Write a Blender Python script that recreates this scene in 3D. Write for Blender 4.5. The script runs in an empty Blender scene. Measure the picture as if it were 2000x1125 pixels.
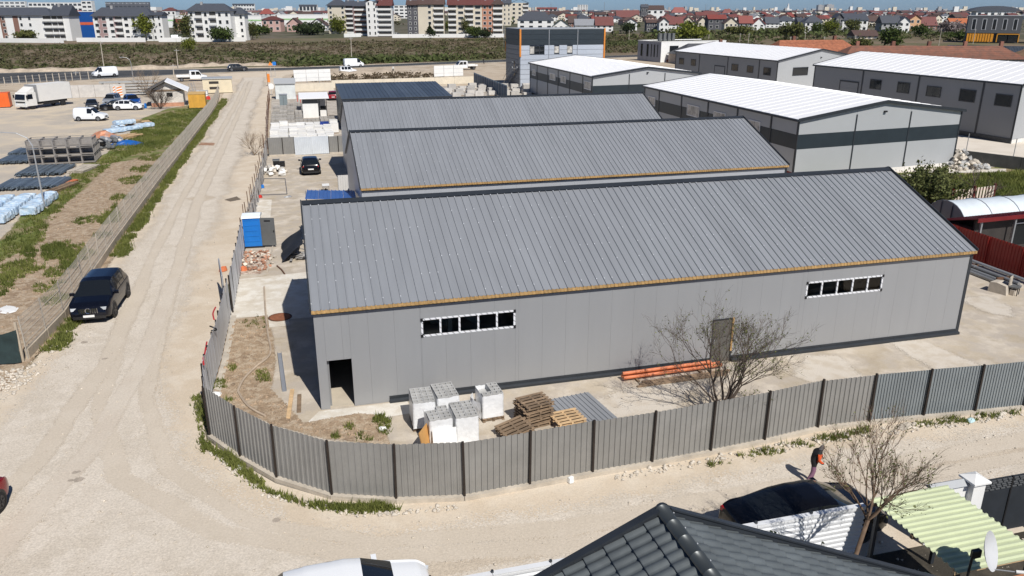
import bpy, math, random
import numpy as np
from mathutils import Vector, Matrix

random.seed(7)
RNG = np.random.default_rng(7)
R = math.radians
SC = bpy.context.scene
COL = SC.collection

# ------------------------------------------------------------------ camera
FPX, CXP, CYP, HCAM = 1550.0, 1000.0, 562.5, 15.0
TH = math.atan((CYP - 18.0) / FPX)
YAW = R(15.06)
FW = Vector((math.sin(YAW) * math.cos(TH), math.cos(YAW) * math.cos(TH), -math.sin(TH)))
RT = Vector((math.cos(YAW), -math.sin(YAW), 0))
UP = RT.cross(FW)
cam = bpy.data.cameras.new('camera')
cam.sensor_width = 36.0
cam.lens = 36.0 * FPX / 2000.0
cam.clip_start = 0.5
cam.clip_end = 20000
camo = bpy.data.objects.new('camera', cam)
mw = Matrix((RT, UP, -FW)).transposed().to_4x4()
mw.translation = (0, 0, HCAM)
camo.matrix_world = mw
COL.objects.link(camo)
SC.camera = camo

# ------------------------------------------------------------------ sky, sun, exposure
TOSUN = Vector((0.206, -0.875, 1.0)).normalized()
SUN_EL = math.asin(TOSUN.z)
SUN_AZ = math.atan2(TOSUN.x, TOSUN.y)
world = bpy.data.worlds.new('World')
SC.world = world
world.use_nodes = True
wn = world.node_tree
sky = wn.nodes.new('ShaderNodeTexSky')
sky.sky_type = 'NISHITA'
sky.sun_disc = False
sky.sun_elevation = SUN_EL
sky.sun_rotation = SUN_AZ
sky.altitude = 90
sky.air_density = 0.5
sky.dust_density = 0.5
sky.ozone_density = 6.0
wn.nodes['Background'].inputs['Strength'].default_value = 0.076
skm = wn.nodes.new('ShaderNodeMix'); skm.data_type = 'RGBA'; skm.blend_type = 'MULTIPLY'
skm.inputs['Factor'].default_value = 1.0; skm.inputs[7].default_value = (0.92, 1.04, 1.12, 1)   # white balance of the sky light
wn.links.new(sky.outputs[0], skm.inputs[6])
wn.links.new(skm.outputs[2], wn.nodes['Background'].inputs['Color'])
sl = bpy.data.lights.new('sun', 'SUN')
sl.energy = 5.0
sl.angle = R(0.53)
sl.color = (1.0, 0.955, 0.89)
so = bpy.data.objects.new('sun', sl)
so.rotation_euler = (-TOSUN).to_track_quat('-Z', 'Y').to_euler()
so.location = (20, -60, 80)
COL.objects.link(so)
SC.view_settings.view_transform = 'Standard'
SC.view_settings.look = 'None'
SC.view_settings.exposure = 0.0
SC.view_settings.gamma = 1.0
SC.view_settings.use_curve_mapping = False

# ------------------------------------------------------------------ helpers
def site(u, v, z=0.0):
    """ground (or height z) position of a surveyed point of the place"""
    r = FW + RT * ((u - CXP) / FPX) - UP * ((v - CYP) / FPX)
    t = (z - HCAM) / r.z
    return Vector((r.x * t, r.y * t, z))

def site_y(u, v, y):
    r = FW + RT * ((u - CXP) / FPX) - UP * ((v - CYP) / FPX)
    t = y / r.y
    return Vector((r.x * t, y, HCAM + r.z * t))

class MB:
    def __init__(s):
        s.v = []; s.f = []
    def poly(s, pts):
        n = len(s.v); s.v += [tuple(p) for p in pts]; s.f.append(tuple(range(n, n + len(pts))))
        return s
    def box(s, x0, x1, y0, y1, z0, z1):
        n = len(s.v)
        s.v += [(x0, y0, z0), (x1, y0, z0), (x1, y1, z0), (x0, y1, z0), (x0, y0, z1), (x1, y0, z1), (x1, y1, z1), (x0, y1, z1)]
        for q in ((0, 3, 2, 1), (4, 5, 6, 7), (0, 1, 5, 4), (1, 2, 6, 5), (2, 3, 7, 6), (3, 0, 4, 7)):
            s.f.append(tuple(n + i for i in q))
        return s
    def cbox(s, c, d, M=None):
        n = len(s.v)
        M = M or Matrix()
        s.box(-d[0] / 2, d[0] / 2, -d[1] / 2, d[1] / 2, -d[2] / 2, d[2] / 2)
        c = Vector(c)
        for i in range(n, len(s.v)):
            s.v[i] = tuple(M @ Vector(s.v[i]) + c)
        return s
    def beam(s, a, b, w, h):
        a = Vector(a); b = Vector(b); d = b - a; L = d.length
        if L < 1e-6: return s
        q = d.to_track_quat('X', 'Z').to_matrix().to_4x4()
        return s.cbox((a + b) / 2, (L, w, h), q)
    def tube(s, pts, rad, n=6, cap=True):
        pts = [Vector(p) for p in pts]
        if not hasattr(rad, '__len__'): rad = [rad] * len(pts)
        base = len(s.v); prev = None
        for i, p in enumerate(pts):
            d = (pts[min(i + 1, len(pts) - 1)] - pts[max(i - 1, 0)])
            if d.length < 1e-9: d = Vector((0, 0, 1))
            d.normalize()
            if prev is None:
                a = Vector((1, 0, 0)) if abs(d.x) < .9 else Vector((0, 1, 0))
                x = d.cross(a).normalized()
            else:
                x = (prev - d * prev.dot(d))
                x = x.normalized() if x.length > 1e-6 else d.orthogonal().normalized()
            prev = x; y = d.cross(x)
            for k in range(n):
                t = 2 * math.pi * k / n
                s.v.append(tuple(p + (x * math.cos(t) + y * math.sin(t)) * rad[i]))
        for i in range(len(pts) - 1):
            for k in range(n):
                a = base + i * n + k; b = base + i * n + (k + 1) % n
                s.f.append((a, b, b + n, a + n))
        if cap:
            s.f.append(tuple(base + k for k in reversed(range(n))))
            e = base + (len(pts) - 1) * n
            s.f.append(tuple(e + k for k in range(n)))
        return s
    def lathe(s, prof, c=(0, 0, 0), n=16):
        base = len(s.v)
        for r, z in prof:
            for k in range(n):
                t = 2 * math.pi * k / n
                s.v.append((c[0] + r * math.cos(t), c[1] + r * math.sin(t), c[2] + z))
        for i in range(len(prof) - 1):
            for k in range(n):
                a = base + i * n + k; b = base + i * n + (k + 1) % n
                s.f.append((a, b, b + n, a + n))
        s.f.append(tuple(base + k for k in reversed(range(n))))
        e = base + (len(prof) - 1) * n
        s.f.append(tuple(e + k for k in range(n)))
        return s
    def prism(s, prof, a, b, frame):
        """profile (p,q) swept from a to b along axis 'x' or 'y'; p is the other horizontal axis, q is z"""
        n = len(s.v); k = len(prof)
        for t in (a, b):
            for p, q in prof:
                s.v.append((t, p, q) if frame == 'x' else (p, t, q))
        s.f.append(tuple(n + i for i in range(k)))
        s.f.append(tuple(n + k + i for i in reversed(range(k))))
        for i in range(k):
            j = (i + 1) % k
            s.f.append((n + j, n + i, n + k + i, n + k + j))
        return s
    def xf(s, M):
        s.v = [tuple(M @ Vector(p)) for p in s.v]
        return s
    def mesh(s, name, mat=None, smooth=False):
        me = bpy.data.meshes.new(name)
        me.from_pydata(s.v, [], s.f)
        if mat is not None: me.materials.append(mat)
        if smooth:
            me.shade_smooth()
        me.update()
        return me
    def build(s, name, mat=None, parent=None, smooth=False, loc=None, rz=0):
        return ob(name, s.mesh(name, mat, smooth), parent, loc, rz)

def ob(name, me, parent=None, loc=None, rz=0, scale=None, rot=None):
    o = bpy.data.objects.new(name, me)
    COL.objects.link(o)
    if parent is not None: o.parent = parent
    if loc is not None: o.location = loc
    if rot is not None: o.rotation_euler = rot
    elif rz: o.rotation_euler = (0, 0, rz)
    if scale is not None: o.scale = scale
    return o

ORD = ['first', 'second', 'third', 'fourth', 'fifth', 'sixth', 'seventh', 'eighth', 'ninth', 'tenth', 'eleventh', 'twelfth']
def tag(o, label, cat, group=None):
    o['label'] = label; o['category'] = cat
    if group: o['group'] = group
    return o

def thing(name, label, cat, loc=(0, 0, 0), rz=0, group=None, scale=None):
    return tag(ob(name, None, None, loc, rz, scale), label, cat, group)

def stuff(o):
    o['kind'] = 'stuff'; return o

def structure(o):
    o['kind'] = 'structure'; return o

CUBES = {}
def bx(name, mat, parent, c, d, rz=0, rot=None):
    """a box part that shares its mesh between alike pieces"""
    key = (mat.name, round(d[0], 3), round(d[1], 3), round(d[2], 3))
    if key not in CUBES:
        m = MB().box(-d[0] / 2, d[0] / 2, -d[1] / 2, d[1] / 2, -d[2] / 2, d[2] / 2)
        CUBES[key] = m.mesh(name, mat)
    return ob(name, CUBES[key], parent, c, rz, None, rot)

def copy_tree(o, parent=None):
    c = o.copy(); COL.objects.link(c); c.parent = parent
    for ch in list(o.children): copy_tree(ch, c)
    return c

def np_mesh(name, V, F, mat=None, smooth=False, attr=None):
    """V (n,3), F (m,k) arrays -> mesh, fast"""
    me = bpy.data.meshes.new(name)
    V = np.asarray(V, dtype=np.float32); F = np.asarray(F, dtype=np.int32)
    k = F.shape[1]
    me.vertices.add(len(V)); me.vertices.foreach_set('co', V.ravel())
    me.loops.add(F.size); me.loops.foreach_set('vertex_index', F.ravel())
    me.polygons.add(len(F))
    me.polygons.foreach_set('loop_start', np.arange(0, F.size, k, dtype=np.int32))
    me.polygons.foreach_set('loop_total', np.full(len(F), k, dtype=np.int32))
    if attr is not None:
        a = me.attributes.new('tint', 'FLOAT', 'POINT')
        a.data.foreach_set('value', np.asarray(attr, dtype=np.float32))
    if mat is not None: me.materials.append(mat)
    me.update(calc_edges=True)
    if smooth: me.shade_smooth()
    return me

# ------------------------------------------------------------------ materials
MATS = {}
def mat(name, col, rough=0.6, metal=0.0, var=0.10, vs=1.2, bump=0.0, bs=25.0, rnd=0.0, col2=None, spec=0.5, coat=0.0, stretch=None, dist=0.02):
    if name in MATS: return MATS[name]
    m = bpy.data.materials.new(name); m.use_nodes = True
    nt = m.node_tree; N = nt.nodes; L = nt.links
    b = N['Principled BSDF']
    b.inputs['Roughness'].default_value = rough
    b.inputs['Metallic'].default_value = metal
    b.inputs['Specular IOR Level'].default_value = spec
    b.inputs['Coat Weight'].default_value = coat
    c0 = (*col, 1)
    geo = N.new('ShaderNodeNewGeometry')
    pos = geo.outputs['Position']
    if stretch:
        mp = N.new('ShaderNodeVectorMath'); mp.operation = 'MULTIPLY'
        mp.inputs[1].default_value = stretch
        L.new(pos, mp.inputs[0]); pos = mp.outputs[0]
    out = None
    if var > 0 or col2:
        n1 = N.new('ShaderNodeTexNoise'); n1.inputs['Scale'].default_value = vs; n1.inputs['Detail'].default_value = 6; n1.inputs['Roughness'].default_value = 0.65
        L.new(pos, n1.inputs['Vector'])
        ra = N.new('ShaderNodeMapRange'); ra.inputs[1].default_value = 0.32; ra.inputs[2].default_value = 0.68
        L.new(n1.outputs['Fac'], ra.inputs[0])
        mx = N.new('ShaderNodeMix'); mx.data_type = 'RGBA'
        L.new(ra.outputs[0], mx.inputs['Factor'])
        if col2:
            mx.inputs[6].default_value = c0; mx.inputs[7].default_value = (*col2, 1)
        else:
            mx.inputs[6].default_value = tuple(x * (1 - var) for x in col) + (1,)
            mx.inputs[7].default_value = tuple(min(1, x * (1 + var)) for x in col) + (1,)
        out = mx.outputs[2]
    if rnd > 0:
        oi = N.new('ShaderNodeObjectInfo')
        rr = N.new('ShaderNodeMapRange'); rr.inputs[3].default_value = 1 - rnd; rr.inputs[4].default_value = 1 + rnd
        L.new(oi.outputs['Random'], rr.inputs[0])
        hv = N.new('ShaderNodeHueSaturation')
        L.new(rr.outputs[0], hv.inputs['Value'])
        if out: L.new(out, hv.inputs['Color'])
        else: hv.inputs['Color'].default_value = c0
        out = hv.outputs[0]
    if out: L.new(out, b.inputs['Base Color'])
    else: b.inputs['Base Color'].default_value = c0
    if bump > 0:
        n2 = N.new('ShaderNodeTexNoise'); n2.inputs['Scale'].default_value = bs; n2.inputs['Detail'].default_value = 4
        L.new(pos, n2.inputs['Vector'])
        bp = N.new('ShaderNodeBump'); bp.inputs['Strength'].default_value = bump; bp.inputs['Distance'].default_value = dist
        L.new(n2.outputs['Fac'], bp.inputs['Height'])
        L.new(bp.outputs[0], b.inputs['Normal'])
    MATS[name] = m
    return m

def ground_mat(name, cols, scales, rough=0.95, speck=0.25, ss=30.0, soft=False, stretch=None, bump=0.5, bs=18.0, thr=0.5):
    """layered ground colour: cols = list of colours mixed by noises of the given scales; soft sheets fade out at their rim"""
    if name in MATS: return MATS[name]
    m = bpy.data.materials.new(name); m.use_nodes = True
    nt = m.node_tree; N = nt.nodes; L = nt.links
    b = N['Principled BSDF']; b.inputs['Roughness'].default_value = rough; b.inputs['Specular IOR Level'].default_value = 0.2
    geo = N.new('ShaderNodeNewGeometry'); pos = geo.outputs['Position']
    if stretch:
        mp = N.new('ShaderNodeVectorMath'); mp.operation = 'MULTIPLY'; mp.inputs[1].default_value = stretch
        L.new(pos, mp.inputs[0]); pos2 = mp.outputs[0]
    else: pos2 = pos
    prev = None
    for i, c in enumerate(cols):
        if i == 0:
            rgb = N.new('ShaderNodeRGB'); rgb.outputs[0].default_value = (*c, 1); prev = rgb.outputs[0]; continue
        n = N.new('ShaderNodeTexNoise'); n.inputs['Scale'].default_value = scales[i - 1]; n.inputs['Detail'].default_value = 7; n.inputs['Roughness'].default_value = 0.62
        off = N.new('ShaderNodeVectorMath'); off.operation = 'ADD'; off.inputs[1].default_value = (13.1 * i, 7.7 * i, 3.3 * i)
        L.new(pos2, off.inputs[0]); L.new(off.outputs[0], n.inputs['Vector'])
        r = N.new('ShaderNodeMapRange'); r.interpolation_type = 'SMOOTHSTEP'
        r.inputs[1].default_value = thr - 0.08; r.inputs[2].default_value = thr + 0.13
        L.new(n.outputs['Fac'], r.inputs[0])
        mx = N.new('ShaderNodeMix'); mx.data_type = 'RGBA'
        L.new(r.outputs[0], mx.inputs['Factor']); L.new(prev, mx.inputs[6]); mx.inputs[7].default_value = (*c, 1)
        prev = mx.outputs[2]
    # fine specks of stone and grit
    n = N.new('ShaderNodeTexNoise'); n.inputs['Scale'].default_value = ss; n.inputs['Detail'].default_value = 3; n.inputs['Roughness'].default_value = 0.8
    L.new(pos, n.inputs['Vector'])
    r = N.new('ShaderNodeMapRange'); r.inputs[1].default_value = 0.25; r.inputs[2].default_value = 0.75
    r.inputs[3].default_value = 1 - speck; r.inputs[4].default_value = 1 + speck
    L.new(n.outputs['Fac'], r.inputs[0])
    hv = N.new('ShaderNodeHueSaturation'); L.new(prev, hv.inputs['Color']); L.new(r.outputs[0], hv.inputs['Value'])
    L.new(hv.outputs[0], b.inputs['Base Color'])
    if bump > 0:
        nb = N.new('ShaderNodeTexNoise'); nb.inputs['Scale'].default_value = bs; nb.inputs['Detail'].default_value = 5
        L.new(pos, nb.inputs['Vector'])
        bp = N.new('ShaderNodeBump'); bp.inputs['Strength'].default_value = bump; bp.inputs['Distance'].default_value = 0.03
        L.new(nb.outputs['Fac'], bp.inputs['Height']); L.new(bp.outputs[0], b.inputs['Normal'])
    if soft:
        at = N.new('ShaderNodeAttribute'); at.attribute_name = 'tint'
        n = N.new('ShaderNodeTexNoise'); n.inputs['Scale'].default_value = 0.8; n.inputs['Detail'].default_value = 5; n.inputs['Roughness'].default_value = 0.7
        L.new(pos, n.inputs['Vector'])
        wnn = N.new('ShaderNodeTexNoise'); wnn.inputs['Scale'].default_value = 13.0; wnn.inputs['Detail'].default_value = 2
        L.new(pos, wnn.inputs['Vector'])
        ad = N.new('ShaderNodeMath'); ad.operation = 'ADD'; L.new(at.outputs['Fac'], ad.inputs[0]); L.new(n.outputs['Fac'], ad.inputs[1])
        ad2 = N.new('ShaderNodeMath'); ad2.operation = 'MULTIPLY_ADD'; ad2.inputs[1].default_value = 1.3; L.new(wnn.outputs['Fac'], ad2.inputs[0]); L.new(ad.outputs[0], ad2.inputs[2])
        r = N.new('ShaderNodeMath'); r.operation = 'GREATER_THAN'; r.inputs[1].default_value = 1.62
        L.new(ad2.outputs[0], r.inputs[0])
        L.new(r.outputs[0], b.inputs['Alpha'])
    MATS[name] = m
    return m

def glass(name='window_glass', col=(0.012, 0.015, 0.018), rough=0.06):
    return mat(name, col, rough, 0, var=0.0, spec=0.6)

def tint_mat(name, ca, cb, rough=0.8, trans=0.0):
    """foliage: colour runs from ca to cb with each leaf clump's own tint"""
    if name in MATS: return MATS[name]
    m = bpy.data.materials.new(name); m.use_nodes = True
    nt = m.node_tree; N = nt.nodes; L = nt.links
    b = N['Principled BSDF']; b.inputs['Roughness'].default_value = rough; b.inputs['Specular IOR Level'].default_value = 0.25
    at = N.new('ShaderNodeAttribute'); at.attribute_name = 'tint'
    mx = N.new('ShaderNodeMix'); mx.data_type = 'RGBA'
    L.new(at.outputs['Fac'], mx.inputs['Factor']); mx.inputs[6].default_value = (*ca, 1); mx.inputs[7].default_value = (*cb, 1)
    L.new(mx.outputs[2], b.inputs['Base Color'])
    if trans > 0:
        t = N.new('ShaderNodeBsdfTranslucent'); L.new(mx.outputs[2], t.inputs[0])
        ms = N.new('ShaderNodeMixShader'); ms.inputs[0].default_value = trans
        L.new(b.outputs[0], ms.inputs[1]); L.new(t.outputs[0], ms.inputs[2])
        L.new(ms.outputs[0], N['Material Output'].inputs[0])
    MATS[name] = m
    return m
# ------------------------------------------------------------------ ground sheets
def area2(p):
    return sum(p[i][0] * p[(i + 1) % len(p)][1] - p[(i + 1) % len(p)][0] * p[i][1] for i in range(len(p)))

def patch(name, pts, z, m, soft=0.0, parent=None, inner=.12):
    pts = [(p[0], p[1]) for p in pts]
    if area2(pts) < 0: pts = pts[::-1]
    if soft <= 0:
        me = bpy.data.meshes.new(name)
        me.from_pydata([(x, y, z) for x, y in pts], [], [tuple(range(len(pts)))])
        me.materials.append(m)
    else:
        # refine the rim, then offset it outwards
        q = []
        for i in range(len(pts)):
            a = Vector(pts[i]); b = Vector(pts[(i + 1) % len(pts)])
            k = max(1, int((b - a).length / max(3.0, soft * 3)))
            for j in range(k): q.append(a.lerp(b, j / k))
        n = len(q); out = []
        for i in range(n):
            d = (q[(i + 1) % n] - q[i - 1]).normalized()
            out.append(q[i] + Vector((d.y, -d.x)) * soft * random.uniform(.6, 1.3))
        inn = []
        for i in range(n):
            d = (q[(i + 1) % n] - q[i - 1]).normalized()
            inn.append(q[i] - Vector((d.y, -d.x)) * min(soft, inner) * random.uniform(.4, 1.0))
        V = [(p.x, p.y, z) for p in inn] + [(p.x, p.y, z) for p in out]
        F = [tuple(range(n))] + [(i, i + n, (i + 1) % n + n, (i + 1) % n) for i in range(n)]
        me = bpy.data.meshes.new(name)
        me.from_pydata(V, [], F)
        a = me.attributes.new('tint', 'FLOAT', 'POINT')
        a.data.foreach_set('value', [1.0] * n + [0.0] * n)
        me.materials.append(m)
    me.update()
    o = ob(name, me, parent)
    if parent is None: structure(o)
    return o

SOIL = (0.26, 0.185, 0.125)
m_far = ground_mat('far_ground', [(0.085, 0.08, 0.05), (0.055, 0.07, 0.03), (0.14, 0.12, 0.09)], [0.012, 0.03], speck=.3, ss=.2, bump=0)
m_field = ground_mat('field_soil', [(0.15, 0.118, 0.078), (0.10, 0.105, 0.045), (0.19, 0.145, 0.10)], [0.05, 0.022], speck=.35, ss=1.2, bump=0)
m_sand = ground_mat('sandy_dirt', [(0.45, 0.37, 0.28), (0.36, 0.29, 0.21), (0.50, 0.43, 0.34)], [0.12, 0.35], speck=.12, ss=9, soft=True)
m_road = ground_mat('gravel_road_mat', [(0.57, 0.485, 0.38), (0.53, 0.445, 0.34), (0.60, 0.525, 0.425)], [0.22, 0.6], speck=.15, ss=20, bump=.3, bs=10)
m_lane = ground_mat('road_gravel_lane', [(0.56, 0.50, 0.42), (0.52, 0.46, 0.38), (0.59, 0.53, 0.45)], [0.35, 1.3], speck=.26, ss=14, soft=True, bump=.5, bs=16)
m_track = ground_mat('road_tyre_track', [(0.51, 0.44, 0.35), (0.47, 0.40, 0.315)], [0.8], speck=.25, ss=9, soft=True, bump=.6)
m_asph = ground_mat('asphalt', [(0.055, 0.058, 0.062), (0.075, 0.075, 0.075)], [0.2], speck=.2, ss=6, bump=.2)
m_conc = ground_mat('yard_concrete', [(0.47, 0.405, 0.315), (0.39, 0.33, 0.25), (0.56, 0.50, 0.42), (0.43, 0.38, 0.32)], [0.35, 0.6, 0.9], speck=.10, ss=14, bump=.15)
m_concl = ground_mat('pale_concrete', [(0.60, 0.555, 0.48), (0.53, 0.475, 0.39), (0.66, 0.63, 0.57)], [0.5, 1.2], speck=.08, ss=12, bump=.1)
m_soil = ground_mat('bare_soil', [(0.33, 0.245, 0.165), (0.25, 0.18, 0.12), (0.42, 0.34, 0.25)], [0.9, 2.6], speck=.4, ss=12, soft=True, bump=.6, bs=12)
m_depot = ground_mat('depot_floor', [(0.47, 0.415, 0.345), (0.40, 0.36, 0.31), (0.55, 0.47, 0.36)], [0.09, 0.25], speck=.1, ss=8, bump=.1)
m_rubble = ground_mat('rubble_ground', [(0.40, 0.30, 0.23), (0.30, 0.2, 0.15), (0.6, 0.52, 0.44)], [2.2, 3.5], speck=.5, ss=9, soft=True, bump=1.0, bs=7)
m_grassg = ground_mat('weedy_ground', [(0.105, 0.14, 0.034), (0.17, 0.185, 0.06), (0.27, 0.215, 0.13)], [0.8, 0.5], speck=.35, ss=9, soft=True, bump=.8)
m_plaza = ground_mat('plaza_concrete', [(0.66, 0.60, 0.52), (0.60, 0.54, 0.46)], [0.3], speck=.05, ss=10, bump=.1)
m_block = ground_mat('block_yard_floor', [(0.40, 0.36, 0.31), (0.32, 0.28, 0.24), (0.48, 0.44, 0.38)], [0.4, 1.0], speck=.15, ss=8, bump=.1)

patch('ground', [(-9000, -300), (12000, -300), (12000, 11500), (-9000, 11500)], -0.06, m_far)
patch('scrub_field', [(-330, 190), (-330, 466), (70, 474), (330, 520), (420, 420), (300, 240), (120, 228)], -0.05, m_field)
patch('dirt_verge', [(-120, 100), (-120, 236), (0, 236), (70, 250), (130, 262), (150, 100), (60, 60), (-20, 60)], -0.04, m_sand, soft=2.0)
S = lambda *q: [tuple(site(u, v)[:2]) for u, v in q]
hw_near = S((-260, 171), (0, 163), (130, 157.5), (250, 151), (400, 142), (540, 137.5), (700, 132), (950, 122), (1110, 115.5), (1240, 111), (1500, 103))
hw_far = S((-260, 146), (0, 142), (130, 139.5), (250, 137), (400, 134.5), (540, 132.2), (700, 127.4), (950, 117.5), (1110, 111), (1240, 107), (1500, 100))
patch('main_road', hw_near + hw_far[::-1], -0.03, m_asph)
m_paint = mat('road_paint', (0.72, 0.72, 0.68), .7, var=.15, vs=.7)
def edge_line(rows, t, w, name):
    pts = []
    for a, b in rows:
        a = Vector(a); b = Vector(b); d = (b - a).normalized(); c = a.lerp(b, t)
        pts.append((c - d * w, c + d * w))
    mb = MB()
    for (a0, a1), (b0, b1) in zip(pts[:-1], pts[1:]):
        mb.poly([(a0.x, a0.y, -0.024), (b0.x, b0.y, -0.024), (b1.x, b1.y, -0.024), (a1.x, a1.y, -0.024)])
    structure(mb.build(name, m_paint))
edge_line(list(zip(hw_near, hw_far)), 0.06, .14, 'road_edge_line')
edge_line(list(zip(hw_near, hw_far)), 0.94, .14, 'road_edge_line')

patch('gravel_road', [(-70, 4), (70, 4), (70, 22.4), (24.7, 22.15), (18, 22.6), (13.3, 22.1), (8.7, 21.9), (4.2, 21.6), (2.1, 22.0), (0.1, 22.75), (-1.7, 24.25), (-3, 26), (-4.2, 27.9), (-4.75, 31), (-4.6, 46), (-4, 60), (-3.5, 80), (-3.4, 92), (-4.0, 140), (-3.6, 180), (-1.5, 205), (7, 222), (-18, 214), (-13.2, 190), (-12.6, 158), (-12.0, 135), (-12.1, 101), (-12.3, 69), (-12.3, 52), (-12.1, 42), (-12.4, 37.5), (-15, 35.5), (-70, 33)], -0.02, m_road)
patch('gravel_lane', [(-12.0, 20), (-11.0, 45), (-10.6, 70), (-10.6, 100), (-10.4, 150), (-10.4, 200), (-6.4, 200), (-6.5, 150), (-6.6, 100), (-6.9, 70), (-7.4, 48), (-7.2, 33), (-5.6, 27.5), (-3.4, 23.6), (-1, 21.3), (2, 20.3), (9, 20.3), (16, 20.8), (30, 20.8), (60, 20.8), (60, 18.6), (30, 18.8), (16, 18.4), (9, 17.6), (3, 17.2), (-3, 17.6), (-8, 17.8)], -0.014, m_lane, soft=1.6, inner=1.2)
patch('tyre_track', [(-4, 19.2), (2, 18.9), (9, 19.2), (17, 19.7), (30, 19.9), (60, 19.9), (60, 19.4), (30, 19.4), (17, 19.2), (9, 18.7), (2, 18.4), (-4, 18.7)], -0.010, m_track, soft=.5)
patch('tyre_track', [(2.2, 16.3), (8, 16.9), (8, 15.2), (2.2, 15.0)], -0.010, m_track, soft=.5)
m_rut = ground_mat('wheel_rut', [(0.525, 0.46, 0.375), (0.55, 0.485, 0.40)], [0.5], speck=.14, ss=12, soft=True, bump=.3)
m_rutl = ground_mat('pale_rut', [(0.56, 0.50, 0.42), (0.53, 0.465, 0.385)], [0.5], speck=.16, ss=12, soft=True, bump=.3)
def rut(pts, w, z, m):
    V = [Vector(p) for p in pts]; L_, R_ = [], []
    for i, p in enumerate(V):
        d = (V[min(i + 1, len(V) - 1)] - V[max(i - 1, 0)]).normalized(); n = Vector((-d.y, d.x)); ww = w * random.uniform(.7, 1.3)
        L_.append(tuple(p + n * ww)); R_.append(tuple(p - n * ww))
    patch('wheel_rut', L_ + R_[::-1], z, m, soft=.35, inner=.1)
for k, (dx, m_) in enumerate(((0, m_rut), (1.75, m_rut))):
    q = [(-9.6 + dx * .5, 190), (-9.4 + dx * .6, 140), (-9.6 + dx * .7, 100), (-9.8 + dx * .8, 70), (-9.6 + dx, 52), (-9.2 + dx, 40), (-8.6 + dx, 32), (-6.9 + dx * .9, 26 + dx * .05), (-3.4 + dx * .5, 21.9 + dx * .2), (1.2, 19.5 + dx * .4), (7, 18.6 + dx * .45), (14, 18.8 + dx * .5), (24, 19.1 + dx * .5), (50, 19.4 + dx * .5)]
    rut(q, .22, -0.0085 + .0008 * k, m_)
for k, dx in enumerate((0, 1.6)):
    rut([(-9.4 + dx, 48), (-9.2 + dx, 36), (-9.8 + dx, 28), (-11.5 + dx, 21), (-14 + dx, 15), (-17 + dx, 10)], .25, -0.0052 + .0008 * k, m_rutl if k else m_rut)
patch('damp_patch', S((362, 388), (400, 380), (420, 385), (395, 394)), -0.008, m_track, soft=.25)
patch('damp_patch', S((440, 390), (462, 384), (470, 389), (450, 393)), -0.008, ground_mat('damp_soil', [(0.16, 0.13, 0.10)], [], soft=True), soft=.25)
patch('soil_stain', S((395, 278), (418, 279), (415, 284), (390, 283)), -0.008, ground_mat('rusty_soil', [(0.30, 0.17, 0.11), (.38, .26, .18)], [1.5], soft=True), soft=.35)

# yard of the new warehouse
patch('yard_concrete', [(-4.3, 30), (-4.2, 46), (-3.7, 60), (-3.2, 91), (5, 91), (5, 46), (46, 46), (46, 22.6), (24.7, 22.3), (18, 22.8), (13.3, 22.3), (8.7, 22.1), (4.2, 21.8), (2.1, 22.2), (0.1, 23), (-1.6, 24.5), (-2.9, 26.2), (-4, 28.1)], -0.004, m_conc)
patch('pale_slab', [(-4.2, 40.5), (-2.2, 40.3), (-2.2, 39.6), (0, 39.5), (0, 47.3), (-4.05, 46.9)], 0.004, m_concl)
patch('pale_slab', S((523, 615), (562, 610), (566, 636), (526, 640)), 0.010, m_concl)
patch('pale_slab', S((500, 390), (531, 390), (528, 425), (494, 425)), 0.004, m_concl)
patch('pale_slab', [(-0.9, 27.6), (3.4, 27.9), (3.4, 29.0), (-.1, 29.0)], 0.004, m_concl)
patch('soil_patch', S((455, 624), (520, 616), (532, 660), (535, 700), (527, 760), (566, 800), (590, 828), (700, 808), (740, 812), (760, 868), (700, 862), (640, 855), (530, 828), (460, 795), (418, 768), (430, 705)), 0.008, m_soil, soft=.18)
patch('rubble_patch', S((478, 493), (524, 486), (520, 520), (508, 535), (470, 536)), 0.0095, m_rubble, soft=.15)
for q, mm in ((S((1560, 700), (1700, 680), (1900, 676), (1960, 720), (1750, 745), (1600, 745)), m_conc),):
    pass
m_pale_stain = ground_mat('pale_stain', [(0.56, 0.51, 0.44), (0.50, .44, .36)], [1.2], soft=True, speck=.1)
patch('cement_stain', S((1895, 586), (1925, 583), (1965, 600), (1960, 612), (1920, 605)), 0.006, m_pale_stain, soft=1.0)
patch('cement_stain', S((1755, 672), (1800, 668), (1900, 715), (1840, 725), (1780, 690)), 0.006, m_pale_stain, soft=1.0)
patch('cement_stain', S((1590, 705), (1625, 700), (1670, 735), (1600, 745), (1560, 735)), 0.006, m_pale_stain, soft=.9)
patch('cement_stain', S((1180, 790), (1260, 760), (1330, 755), (1300, 800), (1230, 815)), 0.006, m_pale_stain, soft=1.0)

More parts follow.
